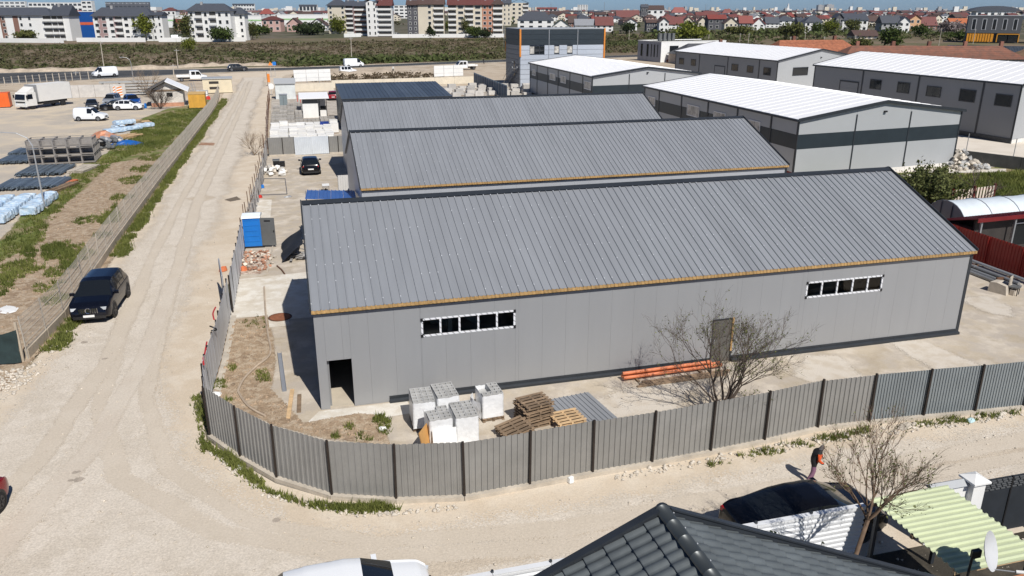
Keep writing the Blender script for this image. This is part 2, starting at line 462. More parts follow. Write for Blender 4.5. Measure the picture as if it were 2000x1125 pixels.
# block maker's yard, depot, estate
patch('block_yard', [(-3.2, 92), (-3.8, 152), (10, 166), (50, 166), (46, 120), (36, 100), (5, 92)], 0.0, m_block)
patch('depot_floor', [(-14.2, 62), (-14.6, 100), (-13.2, 150), (-15, 158), (-95, 165), (-95, 60), (-40, 40), (-24, 30), (-13.6, 30)], -0.012, m_depot)
patch('weedy_strip', S((-120, 560), (0, 478), (60, 408), (130, 350), (165, 320), (210, 300), (255, 262), (270, 235), (330, 212), (372, 205), (425, 190), (395, 252), (366, 285), (305, 364), (248, 440), (138, 622), (57, 700), (-20, 770), (-150, 770)), -0.004, m_grassg, soft=.5)
patch('soil_bank', S((-60, 560), (20, 505), (85, 478), (105, 420), (170, 370), (225, 318), (290, 308), (320, 300), (345, 292), (305, 364), (248, 440), (138, 620), (57, 698), (-10, 760), (-150, 760)), 0.0, m_soil, soft=.7)
patch('estate_plaza', [(41, 60), (41, 160), (140, 200), (160, 60), (100, 40), (66, 62)], -0.008, m_plaza)
patch('meadow', [(47, 46), (44, 63.6), (52, 63.9), (80, 64), (110, 60), (110, 40), (62, 42)], 0.0, m_grassg, soft=.4)
# ------------------------------------------------------------------ grey warehouses
m_wall = mat('grey_wall_sheet', (0.30, 0.306, 0.314), .42, .12, var=.025, vs=1.2, rnd=.004, stretch=(1, 1, .12))
m_wall2 = mat('silver_wall_sheet', (0.43, 0.45, 0.48), .42, .2, var=.04, vs=.4, rnd=.015)
m_roof = mat('grey_roof_sheet', (0.245, 0.258, 0.278), .45, .1, var=.09, vs=.9, rnd=.03, stretch=(1, .13, .13))
m_roofd = mat('dark_roof_sheet', (0.085, 0.105, 0.13), .4, .3, var=.12, vs=.25, rnd=.16)
m_anth = mat('anthracite_trim', (0.028, 0.033, 0.040), .45, .1, var=.15, vs=2)
m_foam = mat('raw_foam_edge', (0.40, 0.25, 0.10), .85, var=.3, vs=6, rnd=.08)
m_dark = mat('interior_shade', (0.05, 0.05, 0.05), .9, var=.2)
m_slab = mat('floor_slab', (0.50, 0.44, 0.35), .9, var=.12, vs=.8)
m_steel = mat('frame_steel', (0.30, 0.31, 0.32), .5, .4, var=.1)
m_cap = mat('screw_cap', (0.58, 0.60, 0.63), .5, 0, var=0)
m_black = mat('black_paint', (0.012, 0.012, 0.013), .45, var=.2)
m_white = mat('white_paint', (0.78, 0.78, 0.76), .5, var=.05)

def clear_glass():
    if 'clear_pane' in MATS: return MATS['clear_pane']
    m = bpy.data.materials.new('clear_pane'); m.use_nodes = True
    nt = m.node_tree; N = nt.nodes; L = nt.links; N.remove(N['Principled BSDF'])
    t = N.new('ShaderNodeBsdfTransparent'); t.inputs[0].default_value = (.72, .76, .76, 1)
    g = N.new('ShaderNodeBsdfGlossy'); g.inputs['Roughness'].default_value = .03
    f = N.new('ShaderNodeFresnel'); f.inputs[0].default_value = 1.5
    x = N.new('ShaderNodeMixShader'); L.new(f.outputs[0], x.inputs[0]); L.new(t.outputs[0], x.inputs[1]); L.new(g.outputs[0], x.inputs[2])
    L.new(x.outputs[0], N['Material Output'].inputs[0])
    MATS['clear_pane'] = m
    return m
m_pane = clear_glass()

def taped_frame_mat():
    m = bpy.data.materials.new('taped_window_frame'); m.use_nodes = True
    nt = m.node_tree; N = nt.nodes; L = nt.links; b = N['Principled BSDF']
    b.inputs['Roughness'].default_value = .4
    geo = N.new('ShaderNodeNewGeometry'); sx = N.new('ShaderNodeSeparateXYZ'); L.new(geo.outputs['Position'], sx.inputs[0])
    a = N.new('ShaderNodeMath'); a.operation = 'ADD'; L.new(sx.outputs[0], a.inputs[0]); L.new(sx.outputs[2], a.inputs[1])
    f = N.new('ShaderNodeMath'); f.operation = 'FRACT'
    k = N.new('ShaderNodeMath'); k.operation = 'MULTIPLY'; k.inputs[1].default_value = 4.3; L.new(a.outputs[0], k.inputs[0]); L.new(k.outputs[0], f.inputs[0])
    g = N.new('ShaderNodeMath'); g.operation = 'GREATER_THAN'; g.inputs[1].default_value = .86; L.new(f.outputs[0], g.inputs[0])
    mx = N.new('ShaderNodeMix'); mx.data_type = 'RGBA'; L.new(g.outputs[0], mx.inputs['Factor'])
    mx.inputs[6].default_value = (.74, .75, .77, 1); mx.inputs[7].default_value = (.06, .07, .09, 1)
    L.new(mx.outputs[2], b.inputs['Base Color'])
    return m
m_tape = taped_frame_mat()

RIB_H = 0.042
def roof_panel_mesh(w, ls, m, ribs=3, rh=RIB_H, rw=.035, th=.09):
    prof = [(0, -th)]
    for i in range(ribs):
        x = w * i / ribs
        prof += [(x + .001, 0), (x + .012, rh), (x + .012 + rw, rh), (x + .024 + rw, 0)]
    prof += [(w, 0), (w, -th)]
    mb = MB(); k = len(prof)
    for y in (0, ls):
        for p, q in prof: mb.v.append((p, y, q))
    mb.f.append(tuple(range(k))); mb.f.append(tuple(k + i for i in reversed(range(k))))
    for i in range(k):
        j = (i + 1) % k
        mb.f.append((j, i, k + i, k + j))
    return mb.mesh('roof_panel', m)

def wall_cells(L, n, openings):
    xs = sorted(set([round(L * i / n, 4) for i in range(n + 1)] + [round(o[k], 4) for o in openings for k in (0, 1)]))
    xs2 = [xs[0]]
    for x in xs[1:]:
        if x - xs2[-1] > .02: xs2.append(x)
    return xs2

def grey_warehouse(x0, y0, L, W, he, hr, label, openings=(), wallm=None, npan=30, foam=True, interior=False, corner=True, name='warehouse'):
    wm = wallm or m_wall
    t = thing(name, label, 'warehouse', (x0, y0, 0))
    th = .1
    # front wall panels
    xs = wall_cells(L, npan, openings)
    for a, b in zip(xs[:-1], xs[1:]):
        mid = (a + b) / 2; zz = [(0.0, he)]
        for o in openings:
            if o[0] - .01 <= mid <= o[1] + .01:
                nz = []
                for z0, z1 in zz:
                    if o[2] > z0 + .02: nz.append((z0, min(z1, o[2])))
                    if o[3] < z1 - .02: nz.append((max(z0, o[3]), z1))
                zz = nz
        for z0, z1 in zz:
            bx('wall_panel', wm, t, (mid, th / 2, (z0 + z1) / 2), (b - a - .004, th, z1 - z0))
    bx('interior_shade_sheet', m_dark, t, (L / 2, W - .03, he / 2), (L - .3, .04, he - .1))  # dark sheet inside the back wall; interior shade put into its colour
    bx('back_wall', wm, t, (L / 2, W + .05, he / 2), (L, th, he))
    # gable panels
    for gx in (0.0, L):
        n = max(4, int(round(W)))
        for i in range(n):
            ya = W * i / n + .004 + (th if i == 0 else 0); yb = W * (i + 1) / n - .004
            top = lambda y: he + (hr - he) * (1 - abs(y - W / 2) / (W / 2)) - .03
            pr = [(ya, 0), (yb, 0), (yb, top(yb)), (ya, top(ya))]
            if ya < W / 2 < yb: pr = [(ya, 0), (yb, 0), (yb, top(yb)), (W / 2, top(W / 2)), (ya, top(ya))]
            xa, xb = (gx, gx + th) if gx == 0 else (gx - th, gx)
            MB().prism(pr, xa, xb, 'x').build('gable_panel', wm, t)
    # roof
    sl = math.atan2(hr - he, W / 2); ov = .14
    ls = (W / 2) / math.cos(sl) + ov
    ex = .06; pw = (L + 2 * ex) / npan
    pm = roof_panel_mesh(pw, ls, m_roof)
    for i in range(npan):
        ob('roof_panel', pm, t, (-ex + i * pw, -ov * math.cos(sl), he + .1 - ov * math.sin(sl)), 0, None, (sl, 0, 0))
        ob('roof_panel', pm, t, (-ex + (i + 1) * pw, W + ov * math.cos(sl), he + .1 - ov * math.sin(sl)), 0, None, (sl, 0, math.pi))
    zr = hr + .1
    mb = MB()
    for s in (-1, 1):
        a = (-ex, W / 2, zr + .075); b = (L + ex, W / 2, zr + .075)
        c = (L + ex, W / 2 + s * .3, zr + .058 - .3 * math.tan(sl) + .012); d = (-ex, W / 2 + s * .3, c[2])
        mb.poly([a, b, c, d] if s < 0 else [b, a, d, c])
    mb.build('ridge_cap', m_anth, t)
    # verge flashings
    for gx in (-ex - .03, L + ex + .03):
        mb = MB()
        for s in (0, 1):
            ya = -.14 if s == 0 else W + .14
            za = he + .1 - .14 * math.tan(sl)
            mb.beam((gx, ya, za + .01), (gx, W / 2, zr + .01), .05, .20)
        mb.build('verge_flashing', m_anth, t)
    if foam:
        y = -.14; z = he + .1 - .14 * math.tan(sl)
        for i in range(npan):
            mb = MB()
            xa = -ex + i * pw
            mb.box(xa + .004, xa + pw - .004, y - .035, y - .004, z - .125, z - .005)
            for k in range(6):
                mb.box(xa + .02 + k * pw / 6, xa + .08 + k * pw / 6, y - .05, y - .03, z - .10, z + .03)
            mb.build('foam_edge', m_foam, t)
        bx('eave_flashing_shade', m_anth, t, (L / 2, -.03, he - .07), (L + .04, .05, .16))  # flashing strip; shadow under the gutter put into its dark colour
    # base trim, in lengths of four metres
    doors = [o for o in openings if o[2] < .05]
    a = 2.7 if doors else 0.0
    while a < L:
        b = min(a + 4.0, L)
        cut = [(o[0], o[1]) for o in doors if o[0] < b and o[1] > a]
        segs = [(a, b)]
        for c0, c1 in cut:
            segs = [(s0, min(s1, c0)) for s0, s1 in segs if s0 < c0] + [(max(s0, c1), s1) for s0, s1 in segs if s1 > c1]
        for s0, s1 in segs:
            if s1 - s0 > .1:
                MB().prism([(-.03, .26), (-.03, .14), (-.16, .10), (-.16, 0.0), (-.002, 0.0), (-.002, .26)], s0 + .004, s1 - .004, 'x').build('base_trim', m_anth, t)
        a = b
    if corner:
        MB().box(L - .14, L + .02, -.022, -.002, .27, he - .2).box(L + .003, L + .023, -.02, .2, 0, he - .2).build('corner_trim', m_anth, t)
    if interior:
        bx('floor_slab', m_slab, t, (L / 2, W / 2, .012), (L - .2, W - .2, .024))
        for i in range(7):
            x = .35 + (L - .7) * i / 6
            for y in (.35, W - .35):
                bx('steel_column', m_steel, t, (x, y, he / 2), (.18, .28, he - .05))
            mb = MB(); mb.beam((x, .35, he - .15), (x, W / 2, hr - .15), .16, .3).beam((x, W - .35, he - .15), (x, W / 2, hr - .15), .16, .3)
            mb.build('rafter', m_steel, t)
    # white screw caps
    mb = MB(); cs, sn = math.cos(sl), math.sin(sl)
    for r in range(7):
        sdist = ls - .35 - r * (ls - .9) / 6 if r < 6 else .35
        for i in range(npan * 3):
            if (i + r) % 2 and random.random() < .75: continue
            if random.random() < .4: continue
            x = -ex + i * pw / 3 + .03
            yy = -ov * cs + sdist * cs - sn * .06; zz = he + .1 - ov * sn + sdist * sn + cs * .055
            mb.cbox((x, yy, zz), (.036, .036, .025), Matrix.Rotation(sl, 4, 'X'))
    stuff(mb.build('screw_caps', m_cap, t))
    return t

def ribbon_window(t, x0, x1, z0, z1, y, n=5):
    w = thing_part = ob('window', None, t, (0, 0, 0))
    f = .075
    mb = MB().box(x0, x1, y - .03, y + .05, z0, z0 + f).box(x0, x1, y - .03, y + .05, z1 - f, z1)
    mb.build('frame_rail', m_tape, w)
    for i in range(n + 1):
        x = x0 + (x1 - x0) * i / n
        xa = min(max(x - f / 2, x0), x1 - f)
        MB().box(xa, xa + f, y - .028, y + .048, z0 + f, z1 - f).build('mullion', m_tape, w)
    for i in range(n):
        xa = x0 + (x1 - x0) * i / n + f / 2 + .01; xb = x0 + (x1 - x0) * (i + 1) / n - f / 2 - .01
        MB().box(xa, xb, y + .01, y + .018, z0 + f, z1 - f).build('pane', m_pane, w)
    for xx in (x0, x1):
        for zz in (z0, z1):
            bx('corner_block', m_black, w, (xx + (.03 if xx == x0 else -.03), y - .034, zz + (.05 if zz == z0 else -.05)), (.1, .02, .13))

HE, HR = 4.2, 6.84
B1 = grey_warehouse(0, 29.1, 30.45, 13.1, HE, HR, 'long grey warehouse in front with an open doorway and two strip windows',
    openings=[(0.36, 1.31, 0, 2.08), (4.1, 7.97, 2.68, 3.46), (17.0, 18.05, 0.0, 2.1), (21.55, 25.6, 2.66, 3.44)], interior=True)
ribbon_window(B1, 4.1, 7.97, 2.68, 3.46, .02)
ribbon_window(B1, 21.55, 25.6, 2.66, 3.44, .02)
dl = ob('door', None, B1, (17.0, 0, 0))
m_door = mat('dark_grey_door', (.10, .095, .085), .6, var=.15)
MB().box(.05, 1.0, .02, .07, .02, 2.04).build('door_leaf', m_door, dl)
MB().box(0, .05, -.02, .1, 0, 2.1).box(1.0, 1.05, -.02, .1, 0, 2.1).box(.05, 1.0, -.02, .1, 2.045, 2.1).build('door_frame', m_anth, dl)
MB().box(.97, 1.06, -.03, -.021, .5, 2.12).build('door_edge_foam', m_foam, dl)
MB().box(.12, .16, -.03, .02, .95, 1.12).build('handle', m_steel, dl)
# loose sheets and panels standing inside behind the strip window
m_galv = mat('galvanised', (.46, .47, .48), .4, .5, var=.08, vs=3)
for i, (x, y, z, r) in enumerate(((4.9, 1.0, 3.0, .5), (5.8, 1.3, 3.05, -.4), (6.3, 1.1, 2.9, .7), (5.3, 1.6, 2.7, .1))):
    o = bx('leaning_sheet', m_galv, B1, (x, y, z), (1.3, .05, .28), rot=(0.2, r, .3))
bx('mezzanine_beam', m_steel, B1, (6.0, 1.4, 2.45), (4.2, 1.6, .2))

B2 = grey_warehouse(3.6, 49.6, 30.2, 13.4, 4.4, 6.95, 'second grey warehouse in the row, directly behind the front one', wallm=m_wall2, foam=True)
B3 = grey_warehouse(4.45, 70.9, 30.1, 12.8, HE, HR, 'third grey warehouse in the row, behind the second one', wallm=m_wall2, foam=True)

# dark flat-pitched shed behind
def dark_shed():
    x0, x1, ya, yb, za, zb = 5.9, 20.4, 106.4, 119.0, 4.15, 5.0
    t = thing('storage_shed', 'dark blue-grey shed with a shallow single-pitch roof beside the block yard', 'shed', (x0, ya, 0))
    L = x1 - x0; W = yb - ya
    sl = math.atan2(zb - za, W); pm = roof_panel_mesh(L / 14 - .01, W / math.cos(sl) + .2, m_roofd, 2, .04, .04, .06)
    for i in range(14): ob('roof_panel', pm, t, (i * L / 14, -.1, za), 0, None, (sl, 0, 0))
    md = mat('dark_wall_sheet', (.055, .062, .06), .5, .2, var=.1)
    for i in range(14):
        bx('wall_panel', md, t, (L / 14 * (i + .5), .05, za / 2 - .1), (L / 14 - .01, .1, za - .2))
    for gx in (0, L - .1):
        for i in range(12):
            y0, y1 = W * i / 12 + .11, W * (i + 1) / 12 + .1
            MB().prism([(y0, 0), (y1 - .01, 0), (y1 - .01, za - .08 + (zb - za) * y1 / W - .02), (y0, za - .08 + (zb - za) * y0 / W - .02)], gx, gx + .1, 'x').build('gable_panel', md, t)
    bx('back_wall', md, t, (L / 2, W - .06, zb / 2 - .06), (L - .25, .1, zb - .15))
    bx('gutter', m_black, t, (L / 2, -.16, za - .12), (L, .12, .14))
dark_shed()
# ------------------------------------------------------------------ sheet fences
m_fence = mat('grey_fence_sheet', (0.25, 0.245, 0.232), .5, .1, var=.10, vs=.9, rnd=.05)
m_fence_b = mat('bluish_fence_sheet', (0.22, 0.245, 0.255), .45, .15, var=.10, vs=.9, rnd=.05)
m_fence_l = mat('light_fence_sheet', (0.60, 0.625, 0.66), .45, .1, var=.12, vs=.8, rnd=.08)
m_post = mat('brown_black_post', (0.022, 0.015, 0.012), .55, var=.25, vs=3)
m_kerb = mat('kerb_concrete', (0.46, 0.41, 0.34), .9, var=.2, vs=1.5, bump=.5)
m_redsheet = mat('red_fence_sheet', (0.26, 0.018, 0.012), .45, .1, var=.12, vs=.8, rnd=.05)
m_rust = mat('rusty_steel', (0.14, 0.075, 0.045), .8, .3, var=.3, vs=4)
m_wood = mat('weathered_wood', (0.22, 0.155, 0.10), .85, var=.3, vs=3, rnd=.22, bump=.4)
m_woodl = mat('fresh_wood', (0.52, 0.36, 0.20), .8, var=.2, vs=4, rnd=.18)
m_film = mat('white_stretch_film', (0.74, 0.75, 0.76), .28, var=.07, vs=3, bump=.7, bs=5, dist=.04)
m_blk = mat('grey_block', (0.40, 0.40, 0.39), .95, var=.15, vs=5, rnd=.1, bump=.3)
m_opvc = mat('orange_pvc', (0.60, 0.18, 0.075), .5, var=.1, vs=2)
m_blue = mat('blue_plastic', (0.012, 0.17, 0.55), .4, var=.08, vs=1.5)
m_greyp = mat('grey_plastic', (0.11, 0.115, 0.115), .5, var=.1)

def sheet_mesh(l, h, m, pitch=.19, dep=.03, z0=0.0, wave=None):
    n = max(1, int(round(l / pitch))); p = l / n
    prof = []
    for i in range(n):
        x = i * p
        prof += [(x, 0), (x + p * .30, 0), (x + p * .38, dep), (x + p * .92, dep)]
    prof.append((l, 0))
    mb = MB(); k = len(prof)
    for off in (0, .006):
        for z in (z0, z0 + h):
            for x, y in prof: mb.v.append((x, y + off, z))
    for i in range(k - 1):
        mb.f.append((i, i + 1, k + i + 1, k + i))
        mb.f.append((2 * k + i + 1, 2 * k + i, 3 * k + i, 3 * k + i + 1))
        mb.f.append((k + i, k + i + 1, 3 * k + i + 1, 3 * k + i))
    return mb.mesh('fence_panel', m)

def sheet_fence(t, pts, h, m, post=True, pitch=.19, dep=.03, kerb=True, ph=2.12, off=.05, z0=.12, jitter=.02, pname='panel', postm=None):
    pts = [Vector((p[0], p[1], 0)) for p in pts]
    for i, (a, b) in enumerate(zip(pts[:-1], pts[1:])):
        d = b - a; l = d.length; rz = math.atan2(d.y, d.x); nrm = Vector((-d.y, d.x, 0)).normalized()
        mm = m(i) if callable(m) else m
        me = sheet_mesh(l - .01, h, mm, pitch if not callable(pitch) else pitch(i), dep)
        o = ob(pname, me, t, a + nrm * off + Vector((0, 0, z0 + random.uniform(-jitter, jitter))), 0, None, (random.uniform(-.012, .012), random.uniform(-.004, .004), rz))
        if kerb:
            MB().box(0, l, -.09, .16, -.05, .13).build('kerb', m_kerb, t, loc=a, rz=rz)
    if post:
        for p in pts:
            bx('post', postm or m_post, t, (p.x, p.y, ph / 2), (.07, .07, ph), random.uniform(0, .3), (random.uniform(-.012, .012), random.uniform(-.012, .012), random.uniform(0, .3)))

FR = [(-4.08, 27.96), (-2.91, 26.1), (-1.65, 24.39), (0.08, 22.87), (2.09, 22.1), (4.23, 21.67), (6.48, 21.79), (8.74, 21.92), (10.98, 21.98), (13.31, 22.12), (15.58, 22.29), (18.02, 22.6), (20.22, 22.5), (22.55, 22.33), (24.77, 22.12), (27.0, 21.95), (29.3, 21.85)]
t = thing('sheet_fence', 'grey corrugated sheet fence with dark posts curving along the front road', 'fence')
sheet_fence(t, FR, 1.92, lambda i: m_fence if i < 12 else m_fence_b, pitch=lambda i: .205 if i < 12 else .125, dep=.032)

LFP = S((410, 855), (405, 800), (415, 760), (431, 705), (450, 615))
t = thing('sheet_fence', 'pale blue-grey sheet fence beside the bare soil bed, joining the front fence corner', 'fence')
pts = [Vector(p) for p in LFP]
fine = []
for a, b in zip(pts[:-1], pts[1:]):
    n = max(1, int(round((b - a).length / 1.2)))
    fine += [a.lerp(b, j / n) for j in range(n)]
fine.append(pts[-1])
sheet_fence(t, fine, 1.85, m_fence_l, pitch=.6, dep=.012, kerb=False, off=-.05, ph=2.0)
for i in (2, 4, 6):
    p = fine[min(i, len(fine) - 1)]
    pass
patch('fence_footing', S((418, 760), (433, 705), (452, 616), (462, 616), (446, 706), (431, 764)), .012, m_kerb)

LF2 = S((455, 610), (468, 539), (477, 488))
t = thing('sheet_fence', 'leaning grey sheet fence and gate leaf beside the blue portable toilet', 'fence')
pts = [Vector(p) for p in LF2]; fine = []
for a, b in zip(pts[:-1], pts[1:]):
    n = max(1, int(round((b - a).length / 1.4))); fine += [a.lerp(b, j / n) for j in range(n)]
fine.append(pts[-1])
sheet_fence(t, fine, 1.9, m_fence_l, pitch=.45, dep=.015, kerb=False, off=-.04, ph=2.05)
# braced gate leaf swung against it
a = site(446, 612); g_ = ob('gate_leaf', None, t, (a.x - .15, a.y + .6, 0), R(97))
m_bar = mat('gate_bar', (.45, .46, .47), .5, .4, var=.1)
mb = MB().beam((0, 0, .15), (3.2, 0, .15), .05, .05).beam((0, 0, 1.9), (3.2, 0, 1.9), .05, .05).beam((0, 0, .15), (0, 0, 1.9), .05, .05).beam((3.2, 0, .15), (3.2, 0, 1.9), .05, .05).beam((0, .02, .15), (3.2, .02, 1.9), .05, .05)
mb.build('gate_frame', m_bar, g_)
ob('gate_sheet', sheet_mesh(3.1, 1.7, m_fence_l, .3, .015), g_, (.05, -.04, .18))

LF3 = [(-3.95, 53.5), (-3.75, 60), (-3.6, 66.5), (-3.45, 73), (-3.35, 80), (-3.3, 87), (-3.3, 92)]
t = thing('slat_fence', 'patched fence of loose grey boards along the road beside the parked black hatchback', 'fence')
m_bd = mat('loose_board', (0.36, 0.35, 0.34), .7, .1, var=.2, rnd=.35)
bw = .34
for a, b in zip(LF3[:-1], LF3[1:]):
    a = Vector((*a, 0)); b = Vector((*b, 0)); d = b - a; n = int(d.length / .5); rz = math.atan2(d.y, d.x)
    for j in range(n):
        p = a.lerp(b, (j + .5) / n); h = random.choice((1.5, 1.6, 1.7, 1.75))
        if random.random() < .12: continue
        bx('board', m_bd, t, (p.x + random.uniform(-.03, .03), p.y, h / 2 + .05), (bw, .03, h), 0, (random.uniform(-.09, .09), random.uniform(-.05, .05), rz))
    for z in (.5, 1.4):
        MB().beam(a + Vector((-.04, 0, z)), b + Vector((-.04, 0, z)), .05, .05).build('rail', m_rust, t)
    for j in range(3):
        p = a.lerp(b, j / 3)
        MB().beam(p + Vector((-.12, 0, 0)), p + Vector((-.12 + random.uniform(-.15, .1), random.uniform(-.2, .2), random.uniform(2.0, 2.5))), .045, .045).build('rod', m_rust, t)

t = thing('wire_fence', 'rusty rod fence with wire along the road beside the block yard', 'fence')
LF4 = [(-3.3, 92), (-3.5, 104), (-3.7, 116), (-3.85, 128), (-4.0, 140), (-4.0, 150)]
for a, b in zip(LF4[:-1], LF4[1:]):
    a = Vector((*a, 0)); b = Vector((*b, 0))
    for j in range(5):
        p = a.lerp(b, j / 5)
        MB().beam(p, p + Vector((random.uniform(-.1, .1), 0, random.uniform(1.8, 2.6))), .06, .06).build('rod', m_rust, t)
    for z in (.4, .8, 1.2, 1.6):
        MB().beam(a + Vector((0, 0, z)), b + Vector((0, 0, z)), .02, .02).build('wire', m_steel, t)

# cross fence with pale gate between the two yards
y = 89.6; x0, x1 = -3.1, 5.3
t = thing('sheet_fence', 'grey corrugated cross fence with a whitish gate closing off the block yard', 'fence')
sheet_fence(t, [(-3.1, y), (-1.6, y), (-.35, y)], 1.85, m_fence, kerb=True, ph=1.95)
sheet_fence(t, [(3.3, y), (4.3, y), (5.4, y)], 1.75, m_fence, kerb=True, ph=1.9)
m_palegate = mat('whitish_gate_sheet', (.62, .66, .70), .45, .2, var=.06, rnd=.04)
sheet_fence(t, [(-.35, y - .12), (1.5, y - .14), (3.3, y - .1)], 1.9, m_palegate, post=False, kerb=False, pname='gate_sheet', z0=.03)

t = thing('sheet_fence', 'dark red corrugated fence behind the steel pipes on the right', 'fence')
sheet_fence(t, [(40.2, 60), (40.2, 57.5), (40.2, 55), (40.2, 52.5), (40.2, 50), (40.2, 47.5), (40.2, 45), (40.2, 42.5), (40.2, 40), (40.2, 37.5), (40.2, 35), (40.2, 32.5), (40.2, 30), (40.2, 27.5)], 1.9, m_redsheet, pitch=.22, dep=.035, kerb=False, postm=m_redsheet, ph=1.9, z0=.06)

# white sheet fence of the near gardens
m_wsheet = mat('white_fence_sheet', (.74, .755, .77), .38, .1, var=.05, vs=1.5, rnd=.03)
def lying_sheet_fence(t, x0, x1, y, h, n):
    """sheets laid with their ribs horizontal"""
    for i in range(n):
        xa = x0 + (x1 - x0) * i / n; l = (x1 - x0) / n - .012
        prof = []
        k = int(h / .16)
        for j in range(k):
            z = .05 + j * (h - .05) / k; p = (h - .05) / k
            prof += [(0, z), (0, z + p * .35), (-.035, z + p * .5), (-.035, z + p * .9)]
        prof.append((0, h)); back = [(yy + .012, z) for yy, z in reversed(prof)]
        MB().prism([(yy + y, z) for yy, z in prof + back], xa, xa + l, 'x').build('panel', m_wsheet, t)
        bx('post', m_anth, t, (xa, y + .06, h / 2 + .04), (.06, .06, h + .12))
        bx('top_rail', m_wsheet, t, (xa + l / 2, y + .04, h + .02), (l, .16, .03))
t = thing('sheet_fence', 'white ribbed sheet fence in front of the dark tiled roof, near the white car', 'fence')
lying_sheet_fence(t, 2.2, 8.2, 15.55, 1.95, 4)
t = thing('sheet_fence', 'white ribbed sheet fence beside the parked black sedan', 'fence')
lying_sheet_fence(t, 9.3, 14.4, 15.62, 1.95, 3)
t.children

# ------------------------------------------------------------------ yard of the front warehouse
blk_me = None
def hollow_block():
    mb = MB(); L, W, H, w = .46, .24, .2, .045
    mb.box(0, L, 0, w, 0, H).box(0, L, W - w, W, 0, H).box(0, w, w, W - w, 0, H).box(L - w, L, w, W - w, 0, H).box(L / 2 - w / 2, L / 2 + w / 2, w, W - w, 0, H).box(w, L - w, w, W - w, 0, .06)
    return mb.mesh('block', m_blk)
blk_me = hollow_block()
PALLET = None
def pallet_meshes(m):
    top = MB()
    return dict(board=MB().box(-.6, .6, -.06, .06, 0, .022).mesh('board', m), bearer=MB().box(-.04, .04, -.5, .5, 0, .08).mesh('bearer', m))
pal_old = pallet_meshes(m_wood); pal_new = pallet_meshes(m_woodl)
def pallet_parts(t, z, pm, rz=0.0, dx=0, dy=0):
    M = Matrix.Rotation(rz, 3, 'Z')
    def put(n, me, p):
        q = M @ Vector((p[0], p[1], 0)); ob(n, me, t, (q.x + dx, q.y + dy, z + p[2]), rz)
    for x in (-.5, 0, .5): put('bearer', pm['bearer'], (x, 0, .022))
    for y in (-.44, 0, .44): put('board', pm['board'], (0, y, 0))
    for y in (-.43, -.22, 0, .22, .43): put('board', pm['board'], (0, y, .102))

def block_stack(x, y, rz, label, h=1.05, rows=4, cols=2, missing=(), extra=None):
    t = thing('block_pallet', label, 'block pallet', (x, y, 0), rz, 'wrapped block pallets in the front yard', (.88, .95, 1.14))
    pallet_parts(t, 0, pal_old, R(90))
    w, d = cols * .47, rows * .25
    zt = h - .2
    # film wrapped body with a softly uneven skin
    mb = MB(); n = 10; rings = 7; base = []
    per = []
    for (ax, ay, bx_, by) in ((-w / 2, -d / 2, w / 2, -d / 2), (w / 2, -d / 2, w / 2, d / 2), (w / 2, d / 2, -w / 2, d / 2), (-w / 2, d / 2, -w / 2, -d / 2)):
        for k in range(n): per.append((ax + (bx_ - ax) * k / n, ay + (by - ay) * k / n))
    for r in range(rings):
        z = .12 + (h - .05 - .12) * r / (rings - 1)
        for (px, py) in per:
            f = 1.02 + random.uniform(-.012, .016) + (.02 if r in (0,) else 0)
            mb.v.append((px * f, py * f, z + random.uniform(-.02, .02) * (r == rings - 1)))
    P = len(per)
    for r in range(rings - 1):
        for k in range(P):
            a = r * P + k; b = r * P + (k + 1) % P
            mb.f.append((a, b, b + P, a + P))
    mb.build('stretch_film', m_film, t, smooth=True)
    bx('block_core', m_blk, t, (0, 0, (.12 + zt) / 2), (w - .02, d - .02, zt - .13))
    for i in range(rows):
        for j in range(cols):
            if (i, j) in missing: continue
            ob('block', blk_me, t, (-w / 2 + j * .47 + .005, -d / 2 + i * .25 + .005, zt))
    return t
block_stack(5.02, 25.55, R(2), 'white wrapped block pallet at the front right of the group of four', rows=5)
block_stack(4.62, 27.15, R(4), 'white wrapped block pallet at the back right of the group of four', rows=5, h=1.1)
block_stack(4.05, 25.35, R(3), 'white wrapped block pallet with the orange board leaning at its left', rows=4, h=1.12, missing=((3, 0),))
block_stack(3.72, 27.0, R(-1), 'white wrapped block pallet nearest the wall at the back left of the group', rows=5, h=1.08)
t = block_stack(6.35, 27.0, R(4), 'half-used white wrapped block pallet standing alone with torn film', rows=4, h=1.0, missing=((1, 0), (2, 0), (3, 0)))
mb = MB(); fl = []
for i in range(7):
    for j in range(5):
        fl.append((-.5 - .28 * math.sin(i * .5) - .1 * random.random(), -.5 + i * .16, .1 + j * .15 + .06 * random.random()))
mb.v = fl
for i in range(6):
    for j in range(4): mb.f.append((i * 5 + j, i * 5 + j + 1, i * 5 + j + 6, i * 5 + j + 5))
mb.build('torn_film', m_film, t, smooth=True)

def pallet_pile(x, y, rz, n, pm, label, name='pallet_stack', jit=.05, tilt=None):
    t = thing(name, label, 'pallet', (x, y, 0), rz)
    if tilt: t.rotation_euler = (tilt[0], tilt[1], rz)
    for i in range(n):
        pallet_parts(t, i * .135, pm, random.uniform(-.05, .05), random.uniform(-jit, jit), random.uniform(-jit, jit))
    return t
pallet_pile(7.85, 26.05, R(12), 7, pal_old, 'tall pile of weathered wooden pallets beside the wrapped blocks')
t = pallet_pile(6.85, 25.2, R(14), 2, pal_old, 'two old wooden pallets tilted between the blocks and the pallet pile', tilt=(0, R(-10)))
t.location.z = .16
t = pallet_pile(9.0, 25.5, R(6), 1, pal_new, 'single fresh yellowish pallet lying on the grey sheet stack')
t.location.z = .22
t = thing('sheet_stack', 'stack of grey corrugated roofing sheets lying beside the pallets', 'roof sheets', (9.75, 26.1, 0), R(8))
